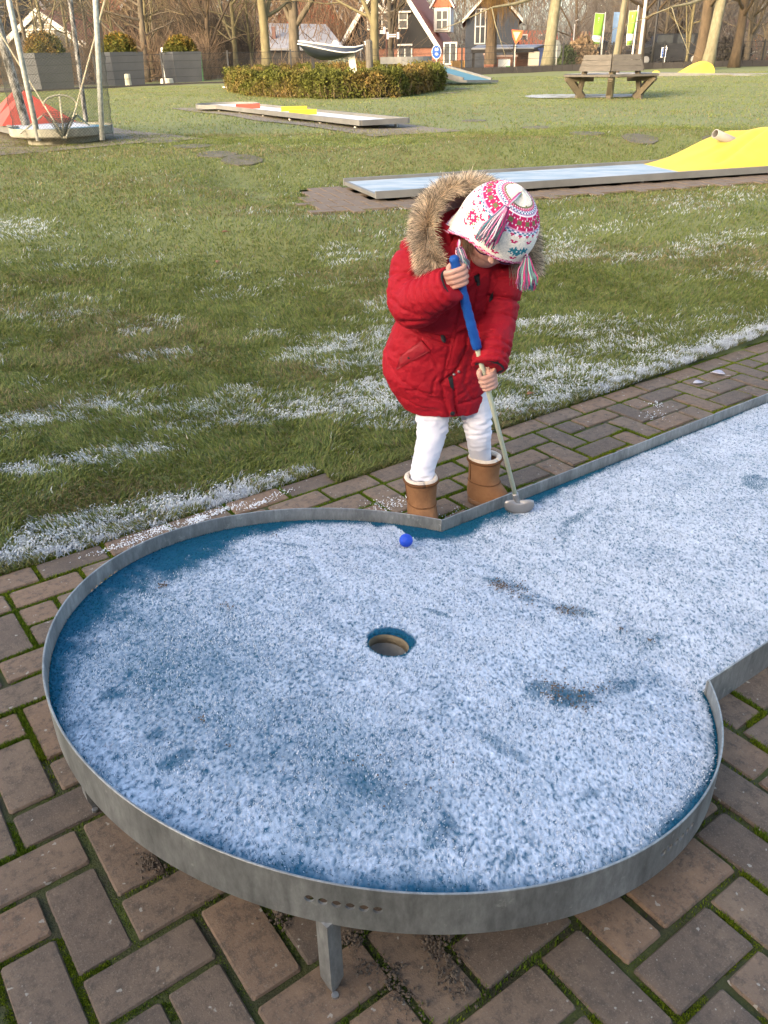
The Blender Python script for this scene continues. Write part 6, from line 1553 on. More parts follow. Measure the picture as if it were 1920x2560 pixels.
for px, py, Y, k, sc, rz, lb in (
    (120, 190, 41, 'g', .95, .3, 'slim bare tree with pale twin stem rising behind the first planter'), (78, 185, 43, 'h', .9, 1.2, 'bare bushy tree in front of the white-trimmed gable house'), (30, 190, 44, 'c', .9, 2.0, 'brown bare tree near the end of the street by the net cage'),
    (368, 193, 43, 'a', .95, 0, 'forked grey bare tree standing between second and third planter'), (383, 186, 44, 'b', .66, 1.4, 'straight slim bare tree close beside the forked tree'), (397, 186, 46, 'h', .9, .5, 'dark slim bare tree behind the forked tree'),
    (522, 193, 45, 'c', 1.05, .2, 'brown leaning bare tree with spreading crown right of the third planter'), (591, 172, 47, 'b', .85, 2.2, 'straight mossy bare tree among dark thicket'), (568, 170, 50, 'h', .8, 3.0, 'thin bare tree in the dark thicket beside the mossy one'), (632, 172, 48, 'g', 1.0, 4.0, 'many-stemmed bare shrub tree left of the slate roof'),
    (300, 190, 47, 'g', 1.1, 2.4, 'slender many-stemmed bare tree behind the second planter'), (232, 190, 48, 'h', .9, 4.4, 'bare tree between first and second planter'), (255, 190, 50, 'c', .9, 5.1, 'brown bare tree behind second planter shrub'), (180, 190, 49, 'g', 1.2, 5.6, 'thin brown bare tree beside the dark netted pole'), (470, 186, 50, 'h', 1.0, 2.9, 'thin bare tree behind the white notice board'),
    (668, 168, 42, 'b', 1.45, .8, 'stout yellow-barked bare tree before the slate roof'), (737, 150, 46, 'd', 1.15, 0, 'thick dark forked bare tree before the slate roof'), (936, 160, 41, 'b', 1.3, 2.6, 'yellow-barked tree standing before the black gable'), (978, 150, 52, 'a', .95, 1.6, 'dark slanting tree touching the windows of the black gable'),
    (1366, 174, 44, 'e', 1.15, 0, 'pale thick trunk leaning beside the carport'), (1596, 160, 48, 'f', .9, 1.0, 'grey bare tree behind the flagpoles'), (1747, 163, 40, 'f', 1.0, .4, 'thick brown trunk, twin of the pale one behind the far yellow hump'), (1768, 163, 39, 'e', .95, .1, 'pale thick trunk, twin of the brown one behind the far yellow hump'),
    (1836, 158, 42, 'f', .85, .2, 'brown leaning trunk in front of the orange house'), (1864, 155, 44, 'd', .62, .9, 'dark forked slim tree in front of the orange house'), (1905, 158, 46, 'h', 1.1, 2.0, 'thin bare tree at the end of the fence by the orange house'), (1655, 158, 50, 'h', 1.0, .6, 'thin bare tree beside the black lamp post'), (1690, 158, 52, 'c', 1.0, 3.3, 'thin brown bare tree behind the blue parking sign'), (1715, 160, 47, 'g', 1.1, 1.1, 'many-stemmed bare shrub tree left of the thick twin trunks'), (1480, 150, 62, 'h', 1.2, .4, 'bare tree beyond the green flag at the street corner'), (1440, 150, 66, 'c', 1.2, 2.8, 'bare tree in front of the far orange roofs')):
    plant(px, py, Y, TM[k], lb, sc, rz, group=GT)
# young tree inside the bench and its slim neighbour
yb = tree_mesh(31, 7, .068, (.05, 0), None, 4, 0, .55, 'pale', 'twig', 7); r_ = empty('tree', tuple(BC), 'young pale-barked tree growing through the hexagonal bench', 'tree')
for me, nm in zip(yb, ('trunk', 'branches', 'twigs')):
    o = bpy.data.objects.new(nm, me); COL.objects.link(o); o.parent = r_
    if nm == 'twigs': tag(o, kind='stuff')
plant(1541, 190, 30, tree_mesh(32, 8, .065, (.03, 0), None, 4, 0, .5, 'brown', 'twig', 7), 'slim brown tree just behind the tree bench')
# weeping willow
def willow(px, py, Y):
    b = at(px, py, Y); root = empty('tree', tuple(b), 'weeping willow with hanging brown twigs before the dark blue house', 'tree'); R = random.Random(9); tr = MB(); cr = MB(); tw = MB()
    tr.tube([(0, 0, -.2), (.02, 0, 1.0), (-.02, 0, 2.2), (-.1, 0, 3.2), (-.05, 0, 4.6)], [.34, .27, .24, .22, .12], 12)
    for k in range(26):
        an = R.uniform(0, 2 * PI); z = R.uniform(2.6, 4.4); L = R.uniform(1.8, 4.2); d = Vector((math.cos(an), math.sin(an) * .8, .28)); p = Vector((-.08, 0, z)); pts = [p]
        for i in range(6): d = (d + Vector((R.gauss(0, .1), R.gauss(0, .1), -.03 + (.12 if i < 2 else -.06)))).normalized(); pts.append(pts[-1] + d * L / 6)
        cr.tube(pts, [.085 * (1 - .75 * i / 6) for i in range(7)], 5, False)
        for i in range(70):
            u = R.uniform(.25, 1) * 5.99; a = pts[int(u)] * (1 - u % 1) + pts[int(u) + 1] * (u % 1); a = a + Vector((R.gauss(0, .22), R.gauss(0, .22), R.gauss(.1, .2))); l = R.uniform(.5, 1.9)
            tw.tube([a, a + Vector((R.gauss(0, .06), R.gauss(0, .06), -l * .5)), a + Vector((R.gauss(0, .12), R.gauss(0, .12), -l))], [.010, .008, .004], 3, False)
    for nm, m_, mt in (('trunk', tr, BARK['brown']), ('branches', cr, BARK['brown']), ('hanging_twigs', tw, pm('willow_twig', (0.19, 0.105, 0.032), (0.28, 0.165, 0.055), 2, .9))):
        o = link(nm, m_.mesh(nm, mt), root, False)
        if nm == 'hanging_twigs': tag(o, kind='stuff')
willow(1226, 150, 50)

# ------------------------------------------------------------------ thicket and far wood: masses of bare twigs
def thicket(name, label, x0, x1, y0, y1, zt, n, mat, zb=0.0, up=1.0, lo=.4, hi=1.6, r=.012):
    P = np.c_[rng.uniform(x0, x1, n), rng.uniform(y0, y1, n), np.zeros(n)]; P[:, 2] = hz(P[:, 0], np.minimum(P[:, 1], 80)) + zb + zt * rng.random(n) ** 1.3
    d = rng.normal(0, .55, (n, 3)); d[:, 2] = np.abs(d[:, 2]) + .55 * up; d /= np.linalg.norm(d, axis=1)[:, None]; L = rng.uniform(lo, hi, n); e = np.cross(d, [0.1, 1, 0]); e /= np.linalg.norm(e, axis=1)[:, None]; w = rng.uniform(.5, 1.3, n) * r
    bend = rng.normal(0, .15, (n, 3)); m_ = P + d * (L * .5)[:, None] + bend * L[:, None]; t_ = P + d * L[:, None] + bend * (L * .6)[:, None]; f = np.cross(d, e)
    V = np.stack([P - e * w[:, None], P + e * w[:, None], P + f * w[:, None], m_ - e * (w * .7)[:, None], m_ + e * (w * .7)[:, None], m_ + f * (w * .7)[:, None], t_], 1).reshape(-1, 3); b = np.arange(n)[:, None] * 7
    T = np.concatenate([b + q for q in ([0, 1, 4], [0, 4, 3], [1, 2, 5], [1, 5, 4], [2, 0, 3], [2, 3, 5], [3, 4, 6], [4, 5, 6], [5, 3, 6])])
    o = link(name, npmesh(name, V, T, mat)); return tag(o, label, 'thicket', kind='stuff')
M['thick_brown'] = pm('thicket_brown', (0.105, 0.068, 0.040), (0.17, 0.115, 0.07), .8, .95); M['thick_dark'] = pm('thicket_dark', (0.030, 0.024, 0.016), (0.07, 0.052, 0.034), .6, .95); M['thick_grey'] = pm('thicket_grey', (0.10, 0.085, 0.07), (0.16, 0.135, 0.11), .5, .95)
thicket('thicket', 'brown leafless thicket behind the street planters', -20, -7.5, 42, 47, 1.5, 4200, M['thick_brown'])
thicket('thicket', 'dark undergrowth between the trees behind the third planter', -12, -6.9, 48, 56, 2.6, 5500, M['thick_dark'])
thicket('thicket', 'bare shrub thicket below the slate roof', -6, -.6, 44, 50, .5, 900, M['thick_brown'], lo=.3, hi=.8)
thicket('far_wood', 'far bare wood closing the view behind the houses', -60, 80, 92, 125, 9.5, 26000, M['thick_grey'], lo=1.2, hi=4.0, r=.035)
thicket('far_wood', 'bare wood standing behind the left-hand houses', -40, 2, 66, 90, 7.5, 15000, M['thick_brown'], lo=1.0, hi=3.4, r=.026)
thicket('thicket', 'bare shrubs beyond the fence beside the parking sign', 12.5, 24, 50, 62, 5.0, 6500, M['thick_grey'], lo=.8, hi=2.6, r=.016)
thicket('thicket', 'dry bramble stems along the fence before the orange house', 21.5, 30, 46.5, 50, 1.4, 1700, pm('bramble', (0.24, 0.16, 0.085), (0.33, 0.23, 0.13), 1, .9), lo=.4, hi=1.1)
# shrubs by the fence
def bush(px, py, Y, rx, rz_, cols, label, n=2600, size=.10):
    b = at(px, py, Y); root = empty('shrub', tuple(b), label, 'shrub'); a = rng.random(n) * 2 * PI; ph = np.arcsin(rng.uniform(0, 1, n)); r = rng.random(n) ** .25 * (1 + .12 * np.sin(a * 5) * np.cos(ph * 5))
    P = np.c_[b.x + rx * r * np.cos(ph) * np.cos(a), b.y + rx * r * np.cos(ph) * np.sin(a), b.z + rz_ * r * np.sin(ph)]; foliage(P, size, np.array(cols) * rng.uniform(.5, 1.4, (n, 1)), M['leafy'], 'leaves', root, .8); mb = MB(); mb.ball(b, (rx * .75, rx * .75, rz_ * .75), 12, 8); mb.build('stems', M['hedge_core'], root)
bush(1412, 172, 46.5, .55, 1.0, (.06, .085, .03), 'dark green clipped shrub beside the carport'); bush(1452, 170, 47, .85, 1.35, (.28, .20, .12), 'dry beige ornamental grass mound next to the green shrub', size=.16)
bush(1745, 150, 52, 1.5, .9, (.05, .06, .025), 'dark green low shrub behind the parking sign', size=.14); bush(1810, 158, 45, 1.2, 1.0, (.045, .04, .035), 'dark tangled bush between the thick trunks', size=.14)
bush(860, 178, 36, .8, .45, (.16, .17, .12), 'grey green lavender clump under the display boat', 1200, .09)

# ================================================================== HOUSES
M['brick'] = None
def brick_mat(name, c1, c2, mortar, sc=4.0):
    m, t, b = nodes(name); b.inputs['Roughness'].default_value = .9; tc = N(t, 'ShaderNodeTexCoord'); mp = N(t, 'ShaderNodeMapping'); mp.inputs['Rotation'].default_value = (rad(90), 0, 0); t.links.new(tc.outputs['Object'], mp.inputs[0])
    br = N(t, 'ShaderNodeTexBrick', Scale=sc); br.inputs['Color1'].default_value = c4(c1); br.inputs['Color2'].default_value = c4(c2); br.inputs['Mortar'].default_value = c4(mortar); br.inputs['Mortar Size'].default_value = .012; t.links.new(mp.outputs[0], br.inputs['Vector']); t.links.new(br.outputs[0], b.inputs['Base Color']); return m
M['brick'] = brick_mat('house_brick', (0.19, 0.072, 0.042), (0.26, 0.105, 0.06), (0.16, 0.11, 0.085)); M['tile_red'] = pm('tile_red', (0.24, 0.080, 0.042), (0.33, 0.12, 0.062), 3, .85, bump=.6, bscale=9, stretch=(1, 1, 4)); M['tile_orange'] = pm('tile_orange', (0.33, 0.085, 0.038), (0.40, 0.115, 0.052), 2, .85); M['slate'] = pm('slate', (0.17, 0.175, 0.195), (0.24, 0.245, 0.265), 5, .7, bump=.5, bscale=8)
M['board_black'] = pm('black_boards', (0.006, 0.006, 0.0065), (0.011, 0.0105, 0.0105), 3, .75); M['board_navy'] = pm('navy_boards', (0.024, 0.030, 0.040), (0.036, 0.043, 0.055), 3, .7); M['trim'] = pm('white_trim', (0.46, 0.44, 0.39), (0.54, 0.52, 0.47), 5, .7); M['glass'] = pm('window_glass', (0.035, 0.04, 0.045), (0.07, 0.075, 0.08), 2, .1, spec=.6)
def frame_box(F, x0, x1, z0, z1, y0, y1, mat, name, parent):     # box in a house frame F(x, y, z)
    mb = MB(); vs = [F(x, y, z) for z in (z0, z1) for x, y in ((x0, y0), (x1, y0), (x1, y1), (x0, y1))]; mb.add(vs, [(0, 3, 2, 1), (4, 5, 6, 7), (0, 1, 5, 4), (1, 2, 6, 5), (2, 3, 7, 6), (3, 0, 4, 7)]); return mb.build(name, mat, parent)
def window(F, x, z, w, h, parent, y=0.0, bars=1, cross=True):
    g_ = frame_box(F, x - w / 2, x + w / 2, z, z + h, y - .10, y + .05, M['trim'], 'window', parent); t_ = .10 * min(1, w)
    rows = 2 if cross else 1; cols_ = bars
    for i in range(cols_):
        for j in range(rows):
            x0 = x - w / 2 + t_ + i * (w - t_) / cols_; x1 = x - w / 2 + (i + 1) * (w - t_) / cols_; z0 = z + t_ + j * (h - t_) / rows; z1 = z + (j + 1) * (h - t_) / rows
            frame_box(F, x0, x1, z0, z1, y - .115, y - .08, M['glass'], 'pane', g_)
    return g_
def house_frame(o, rz):
    c_, s_ = math.cos(rz), math.sin(rz)
    return lambda x, y, z: Vector((o.x + x * c_ - y * s_, o.y + x * s_ + y * c_, o.z + z))
def gable_house(o, rz, w, eave, ridge, L, label, wallmat, gablemat, roofmat, over=.35, barge=.28, brick_h=0.0, name='house'):
    F = house_frame(o, rz); h = empty(name, tuple(o), label, 'house')
    lower = MB(); pr = [(-w / 2, -.5), (w / 2, -.5), (w / 2, eave), (-w / 2, eave)]
    lower.rings([[F(x, y, z) for x, z in pr] for y in (0, L)]); lower.build('wall', wallmat, h)
    gm = MB(); gm.poly([F(-w / 2 + .1, -.04, eave + .003), F(w / 2 - .1, -.04, eave + .003), F(0, -.04, ridge - .1)], .12, F(0, 1, 0) - F(0, 0, 0)); gm.build('gable', gablemat, h)
    for sg in (-1, 1):
        d = Vector((w / 2, 0, eave - ridge)).normalized(); e = over
        rf = MB(); a0, a1 = (0, ridge), (sg * (w / 2 + over * .7), eave - over * .7 * (ridge - eave) / (w / 2)); th = .16
        rf.add([F(a0[0], -over, a0[1]), F(a1[0], -over, a1[1]), F(a1[0], L + over, a1[1]), F(a0[0], L + over, a0[1]), F(a0[0], -over, a0[1] + th), F(a1[0], -over, a1[1] + th), F(a1[0], L + over, a1[1] + th), F(a0[0], L + over, a0[1] + th)], [(0, 1, 2, 3), (7, 6, 5, 4), (0, 4, 5, 1), (1, 5, 6, 2), (2, 6, 7, 3), (3, 7, 4, 0)]); rf.build('roof', roofmat, h)
        bg_ = MB(); dn_ = Vector((0, 0, -barge)); A_, B_ = F(a0[0], -over - .06, a0[1] + .20), F(a1[0], -over - .06, a1[1] + .20); bg_.add([A_, B_, B_ + dn_ * 1.2, A_ + dn_ * 1.2] + [q + (F(0, .10, 0) - F(0, 0, 0)) for q in (A_, B_, B_ + dn_ * 1.2, A_ + dn_ * 1.2)], [(0, 1, 2, 3), (7, 6, 5, 4), (0, 4, 5, 1), (1, 5, 6, 2), (2, 6, 7, 3), (3, 7, 4, 0)]); bg_.build('bargeboard', M['trim'], h)
    return h, F
# --- black gable house with brick ground floor
YH = 70.0; oL, oR = at(850, 116, YH), at(1094, 119, YH); base_z = at(970, 168, YH).z; o_ = (oL + oR) / 2; wH = (oR - oL).length; o_ = Vector((o_.x, o_.y, base_z)); evH = (oL.z + oR.z) / 2 - base_z; apex = at(960, -85, YH).z - base_z
hA, FA = gable_house(o_, -.20, wH * 1.02, evH, apex, 9.5, 'black boarded gable house with white bargeboards, brick ground floor and red roof', M['brick'], M['board_black'], M['tile_red'], .35, .42)
scz = (YH * .878) / FPX
def hx_px(px): return (px - 970) * scz * 1.02
def hz_px(py): return at(970, py, YH).z - base_z
window(FA, hx_px(930), hz_px(75), 25 * scz, 37 * scz, hA); window(FA, hx_px(965), hz_px(73), 24 * scz, 37 * scz, hA); window(FA, hx_px(1006), hz_px(73), 23 * scz, 37 * scz, hA)
frame_box(FA, hx_px(897), hx_px(1026), hz_px(33), hz_px(29), -.30, -.05, M['trim'], 'tie_beam', hA)
for xa, za, xb, zb in ((960, 30, 960, -20), (960, 30, 940, 0), (960, 30, 985, -4)):
    mb = MB(); mb.beam(FA(hx_px(xa), -.25, hz_px(za)), FA(hx_px(xb), -.25, hz_px(zb)), .16, .14, up=(0, 1, 0)); mb.build('brace', M['trim'], hA)
frame_box(FA, -wH / 2 + .1, wH / 2 - .1, evH - .08, evH + .05, -.16, -.03, M['board_black'], 'sill_beam', hA)
window(FA, hx_px(1010), hz_px(163), 1.1, 1.35, hA, 0, 2, False); window(FA, hx_px(900), hz_px(163), 1.0, 1.25, hA, 0, 2, False)
# side wing, dormer and door on the right slope
dw = at(1105, 76, YH + 1.4); FD = house_frame(Vector((dw.x, dw.y, dw.z)), -.20)
frame_box(FD, -.62, .62, -.1, 1.55, 0, 2.0, M['trim'], 'dormer', hA); window(FD, 0, .02, .95, 1.3, hA, -.05, 2, True)
mb = MB(); mb.poly([FD(-.85, -.12, 1.5), FD(.85, -.12, 1.5), FD(0, -.12, 2.75)], 2.0, FD(0, 1, 0) - FD(0, 0, 0)); mb.build('dormer_roof', M['tile_red'], hA)
for sg in (-1, 1):
    mb = MB(); mb.beam(FD(sg * .9, -.2, 1.42), FD(0, -.2, 2.8), .10, .22, up=FD(0, 1, 0) - FD(0, 0, 0)); mb.build('dormer_bargeboard', M['trim'], hA)
wl_ = at(1128, 168, YH - .8); FW_ = house_frame(Vector((wl_.x, wl_.y, base_z)), -.20)
frame_box(FW_, -1.6, 1.4, -.4, evH - .15, 0, 4, M['brick'], 'side_wall', hA); window(FW_, -.1, .1, 1.0, 1.45, hA, 0, 2, False)
# --- slate roofed cottage
YS = 66.0; a, b, c, d = at(668, 62, YS + 4), at(815, 66, YS + 4), at(852, 112, YS), at(668, 126, YS); zb = at(750, 160, YS).z
hS = empty('house', tuple(Vector((d.x, d.y, zb))), 'low cottage with grey slate hip roof between the bare trees', 'house')
mb = MB(); mb.poly([at(655, 126, YS), at(862, 126, YS), at(815, 66, YS + 4), at(662, 63, YS + 4)], .15, (0, -.5, 1)); mb.build('roof', M['slate'], hS)
mb = MB(); mb.add([at(862, 126, YS), at(815, 66, YS + 4), at(850, 118, YS + 8)], [(0, 1, 2)]); mb.build('hip', M['slate'], hS)
mb = MB(); lo = [at(660, 126, YS + .4), at(858, 126, YS + .4)]; mb.add([Vector((lo[0].x, lo[0].y, zb)), Vector((lo[1].x, lo[1].y, zb)), lo[1], lo[0], Vector((lo[0].x, lo[0].y + 7, zb)), Vector((lo[1].x, lo[1].y + 7, zb)), lo[1] + Vector((0, 7, 0)), lo[0] + Vector((0, 7, 0))], [(0, 1, 2, 3), (1, 5, 6, 2), (5, 4, 7, 6), (4, 0, 3, 7)]); mb.build('wall', M['board_black'], hS)
mb = MB(); p = at(685, 90, YS + 1.5); mb.box(p + Vector((0, 0, .2)), (.25, .25, .75)); mb.build('vent_pipe', pm('rust_pipe', (.10, .05, .045)), hS)
mb = MB(); mb.beam(at(662, 62, YS + 4), at(815, 65, YS + 4), .25, .18); mb.build('ridge', M['trim'], hS)
# --- red roofed house behind the cottage
oB = at(775, 160, 84.0); hB, FB = gable_house(Vector((oB.x, oB.y, oB.z)), .15, 6.5, 3.0, 7.0, 9, 'brick gable house behind the slate roofed cottage', M['brick'], pm('gable_brick', (0.30, 0.10, 0.055), (0.38, 0.14, 0.08), 8, .9), M['tile_red'], .25, .2)
# --- left house between the trees
YL = 60.0; oG = at(118, 150, YL); apz = at(118, 30, YL).z - oG.z; evz = at(118, 100, YL).z - oG.z
hL, FLh = gable_house(Vector((oG.x, oG.y, oG.z - 1.0)), -.12, 5.4, evz + 1.0 - .3, apz + 1.0, 9, 'dark gable house with white bargeboards behind the first planter', M['board_navy'], M['board_navy'], M['tile_red'], .3, .32)
frame_box(FLh, -1.2, 1.3, at(118, 76, YL).z - oG.z + 1.0, at(118, 72, YL).z - oG.z + 1.0, -.26, -.05, M['trim'], 'tie_beam', hL); mb = MB(); mb.beam(FLh(0, -.22, at(118, 74, YL).z - oG.z + 1.0), FLh(0, -.22, apz + .6), .12, .12, up=(0, 1, 0)); mb.build('king_post', M['trim'], hL)
window(FLh, .55, at(118, 99, YL).z - oG.z + 1.0, .55, .85, hL); window(FLh, -.75, at(118, 99, YL).z - oG.z + 1.0, .55, .85, hL)
oG2 = at(30, 150, 66); hL2, FL2 = gable_house(Vector((oG2.x, oG2.y, oG2.z - .6)), .9, 6.5, 3.4, 7.6, 11, 'dark red roofed house with a white dormer at the end of the street', M['board_navy'], M['board_navy'], M['tile_red'], .3, .3); window(FL2, 0, 3.2, .8, 1.1, hL2)
oG3 = at(430, 150, 78); hL3, FL3 = gable_house(Vector((oG3.x, oG3.y, oG3.z)), .5, 7.0, 3.8, 8.4, 12, 'red roofed house half hidden by the trees beyond the planters', M['board_black'], M['board_black'], M['tile_red'], .3, .25)
# --- navy house behind the willow
YN = 60.0; oN = at(1226, 172, YN); zN = oN.z; nz_ = lambda py: at(1226, py, YN).z - zN
hN, FN = gable_house(Vector((oN.x, oN.y, zN)), -.10, 3.3, nz_(48), nz_(-30), 9, 'narrow navy boarded house with white window behind the willow', M['board_navy'], M['board_navy'], M['tile_red'], .3, .17)
sN_ = YN * .878 / FPX; window(FN, (1197 - 1226) * sN_, nz_(110), 27 * sN_, 76 * sN_, hN, 0, 2, True)
for k in range(16): frame_box(FN, -1.64, 1.64, .2 + k * .24, .215 + k * .24, -.02, .0, M['board_navy'], 'board', hN)
# red roof slope to the right of it
mb = MB(); mb.poly([at(1232, 112, YN + 3), at(1262, 116, YN), at(1300, 115, YN), at(1245, 40, YN + 6)], .15, (0, -.4, 1)); o = mb.build('roof', M['tile_red'], hN)
# --- carport and brick wall
M['metal_roof'] = pm('metal_roof', (0.20, 0.205, 0.215), (0.27, 0.275, 0.285), 2, .5)
YC = 53.0; cp = empty('carport', tuple(at(1300, 176, YC)), 'dark carport with grey sheet roof beside the willow', 'carport')
mb = MB(); mb.poly([at(1178, 126, YC - 1), at(1334, 124, YC - 1), at(1360, 116, YC + 2.5), at(1195, 117, YC + 2.5)], .10, (0, 0, 1)); mb.build('roof', M['metal_roof'], cp)
mb = MB(); mb.beam(at(1178, 128, YC - 1.05), at(1334, 126, YC - 1.05), .12, .16); mb.build('fascia', M['board_black'], cp); mb = MB(); mb.beam(at(1334, 127, YC - 1), at(1362, 117, YC + 2.5), .12, .22); mb.build('fascia', M['board_black'], cp)
for px, Y in ((1184, YC - .9), (1262, YC - .9), (1332, YC - .9), (1357, YC + 2.3)):
    t_ = at(px, 126, Y); mb = MB(); mb.beam(Vector((t_.x, t_.y, hzf(t_.x, t_.y))), t_, .14, .14, up=(0, 1, 0)); mb.build('post', M['board_black'], cp)
bw_ = empty('brick_wall', tuple(at(1250, 176, 51)), 'low brick garden wall with capped pillar below the carport', 'wall')
for x0, x1, yt, Y, nm in ((1212, 1233, 138, 51.0, 'pillar'), (1233, 1290, 143, 51.3, 'panel'), (1286, 1330, 133, 55.0, 'panel')):
    a, b = at(x0, 178, Y), at(x1, 178, Y); t_ = at(x0, yt, Y).z; z0 = a.z - .3; th = .5 if nm == 'pillar' else .3; mb = MB(); mb.box(((a.x + b.x) / 2, a.y + th / 2, (z0 + t_) / 2), (b.x - a.x, th, t_ - z0)); mb.build(nm, M['brick'], bw_)
    mb = MB(); mb.box(((a.x + b.x) / 2, a.y + th / 2, t_ + .05), (b.x - a.x + .1, th + .1, .09)); mb.build('coping', pm('coping', (.42, .30, .24)), bw_)
sg_ = MB(); a, b = at(1245, 170, 50.7), at(1276, 147, 50.7); sg_.box(((a.x + b.x) / 2, a.y, (a.z + b.z) / 2), (b.x - a.x, .03, b.z - a.z)); o = sg_.build('wall_sign', pm('sign_white', (.62, .64, .60))); tag(o, 'white sign board with green foot on the brick garden wall', 'sign')
gb = MB(); a2 = at(1264, 175, 50.65); b2 = at(1275, 165, 50.65); gb.box(((a2.x + b2.x) / 2, a2.y, (a2.z + b2.z) / 2), (b2.x - a2.x, .03, b2.z - a2.z)); gb.build('green_panel', pm('sign_green', (.08, .36, .06)), o)
bn_ = MB(); p = at(1358, 172, 52); bn_.box(p + Vector((0, 0, .45)), (.55, .6, .95)); bn_.box(p + Vector((0, 0, .97)), (.6, .66, .08)); o = bn_.build('wheelie_bin', pm('bin_blue', (.02, .04, .13))); tag(o, 'dark blue wheelie bin at the end of the carport', 'bin')
gt_ = MB(); p = at(1333, 172, 52); gt_.box(p + Vector((0, 0, .4)), (.62, .05, .85)); o = gt_.build('crate', pm('crate_cream', (.5, .46, .36))); tag(o, 'cream slatted crate beside the blue bin', 'crate')
wf = empty('board_fence', tuple(at(1145, 178, 56)), 'warm brown vertical board fence by the brick side wing', 'fence')
for k in range(12):
    a = at(1130 + k * 2.7, 176, 56); t_ = at(1130, 152, 56).z; mb = MB(); mb.box((a.x, a.y, (a.z + t_) / 2 - .1), (.10, .03, t_ - a.z + .2)); mb.build('board', pm('fence_board', (.36, .21, .075), (.46, .28, .11), 3, .85) if k == 0 else wf.children[0].data.materials[0], wf)
# --- orange roofs far right, one long row and one white banded house
for px0, px1, yt, yb, Y, lb in ((1270, 1395, 80, 122, 100, 'long orange tiled roof beyond the carport'), (1425, 1540, 82, 122, 104, 'orange tiled roof seen between the flags'), (1500, 1620, 88, 125, 98, 'orange tiled roof beyond the bench tree')):
    a, b, c, d = at(px0, yb, Y), at(px1, yb, Y), at(px1 - 3, yt, Y + 5), at(px0 + 3, yt, Y + 5); h = empty('house', (a.x, a.y, a.z - 3), lb, 'house'); mb = MB(); mb.poly([a, b, c, d], .2, (0, -.6, 1)); mb.build('roof', M['tile_orange'], h)
    mb = MB(); mb.box(((a.x + b.x) / 2, a.y + 5.3, a.z - 1.6), (b.x - a.x - .3, 10, 3.2)); mb.build('wall', M['brick'], h)
    for q in (.3, .68):
        p = a.lerp(b, q).lerp(d.lerp(c, q), .45); mb = MB(); mb.box(p + Vector((0, -.1, .15)), (.8, .2, .95)); w_ = mb.build('roof_window', M['trim'], h); mb = MB(); mb.box(p + Vector((0, -.22, .15)), (.6, .05, .75)); mb.build('pane', M['glass'], w_)
YO = 66.0; hO = empty('house', tuple(at(1860, 158, YO)), 'house with dark red roof, white bands and orange panels at the end of the fence', 'house')
a, b = at(1790, 162, YO), at(1990, 158, YO); mb = MB(); ztop = at(1890, 80, YO).z; mb.box(((a.x + b.x) / 2, a.y + 4, (a.z + ztop) / 2), (b.x - a.x, 8, ztop - a.z)); mb.build('wall', pm('orange_brick', (0.30, 0.11, 0.065), (0.36, 0.15, 0.09), 6, .9), hO)
mb = MB(); mb.poly([at(1780, 82, YO - .4), at(2000, 80, YO - .4), at(1985, 55, YO + 5), at(1800, 56, YO + 5)], .2, (0, -.5, 1)); mb.build('roof', pm('roof_maroon', (0.15, 0.055, 0.035), (0.21, 0.08, 0.05), 3, .85), hO)
for y0, y1 in ((85, 80), (132, 128)):
    a_, b_2 = at(1780, y0, YO - .3), at(1995, y0 - 2, YO - .3); mb = MB(); mb.beam(a_, b_2, .2, .22); mb.build('white_band', M['trim'], hO)
for x0, x1, m_ in ((1792, 1826, M['glass']), (1872, 1904, pm('orange_panel', (.55, .22, .05))), (1846, 1868, pm('orange_panel2', (.52, .20, .05))), (1908, 1940, M['glass'])):
    a_, b_2 = at(x0, 103, YO - .12), at(x1, 88, YO - .12); mb = MB(); mb.box(((a_.x + b_2.x) / 2, a_.y, (a_.z + b_2.z) / 2), (b_2.x - a_.x, .12, b_2.z - a_.z)); mb.build('window_panel', m_, hO)

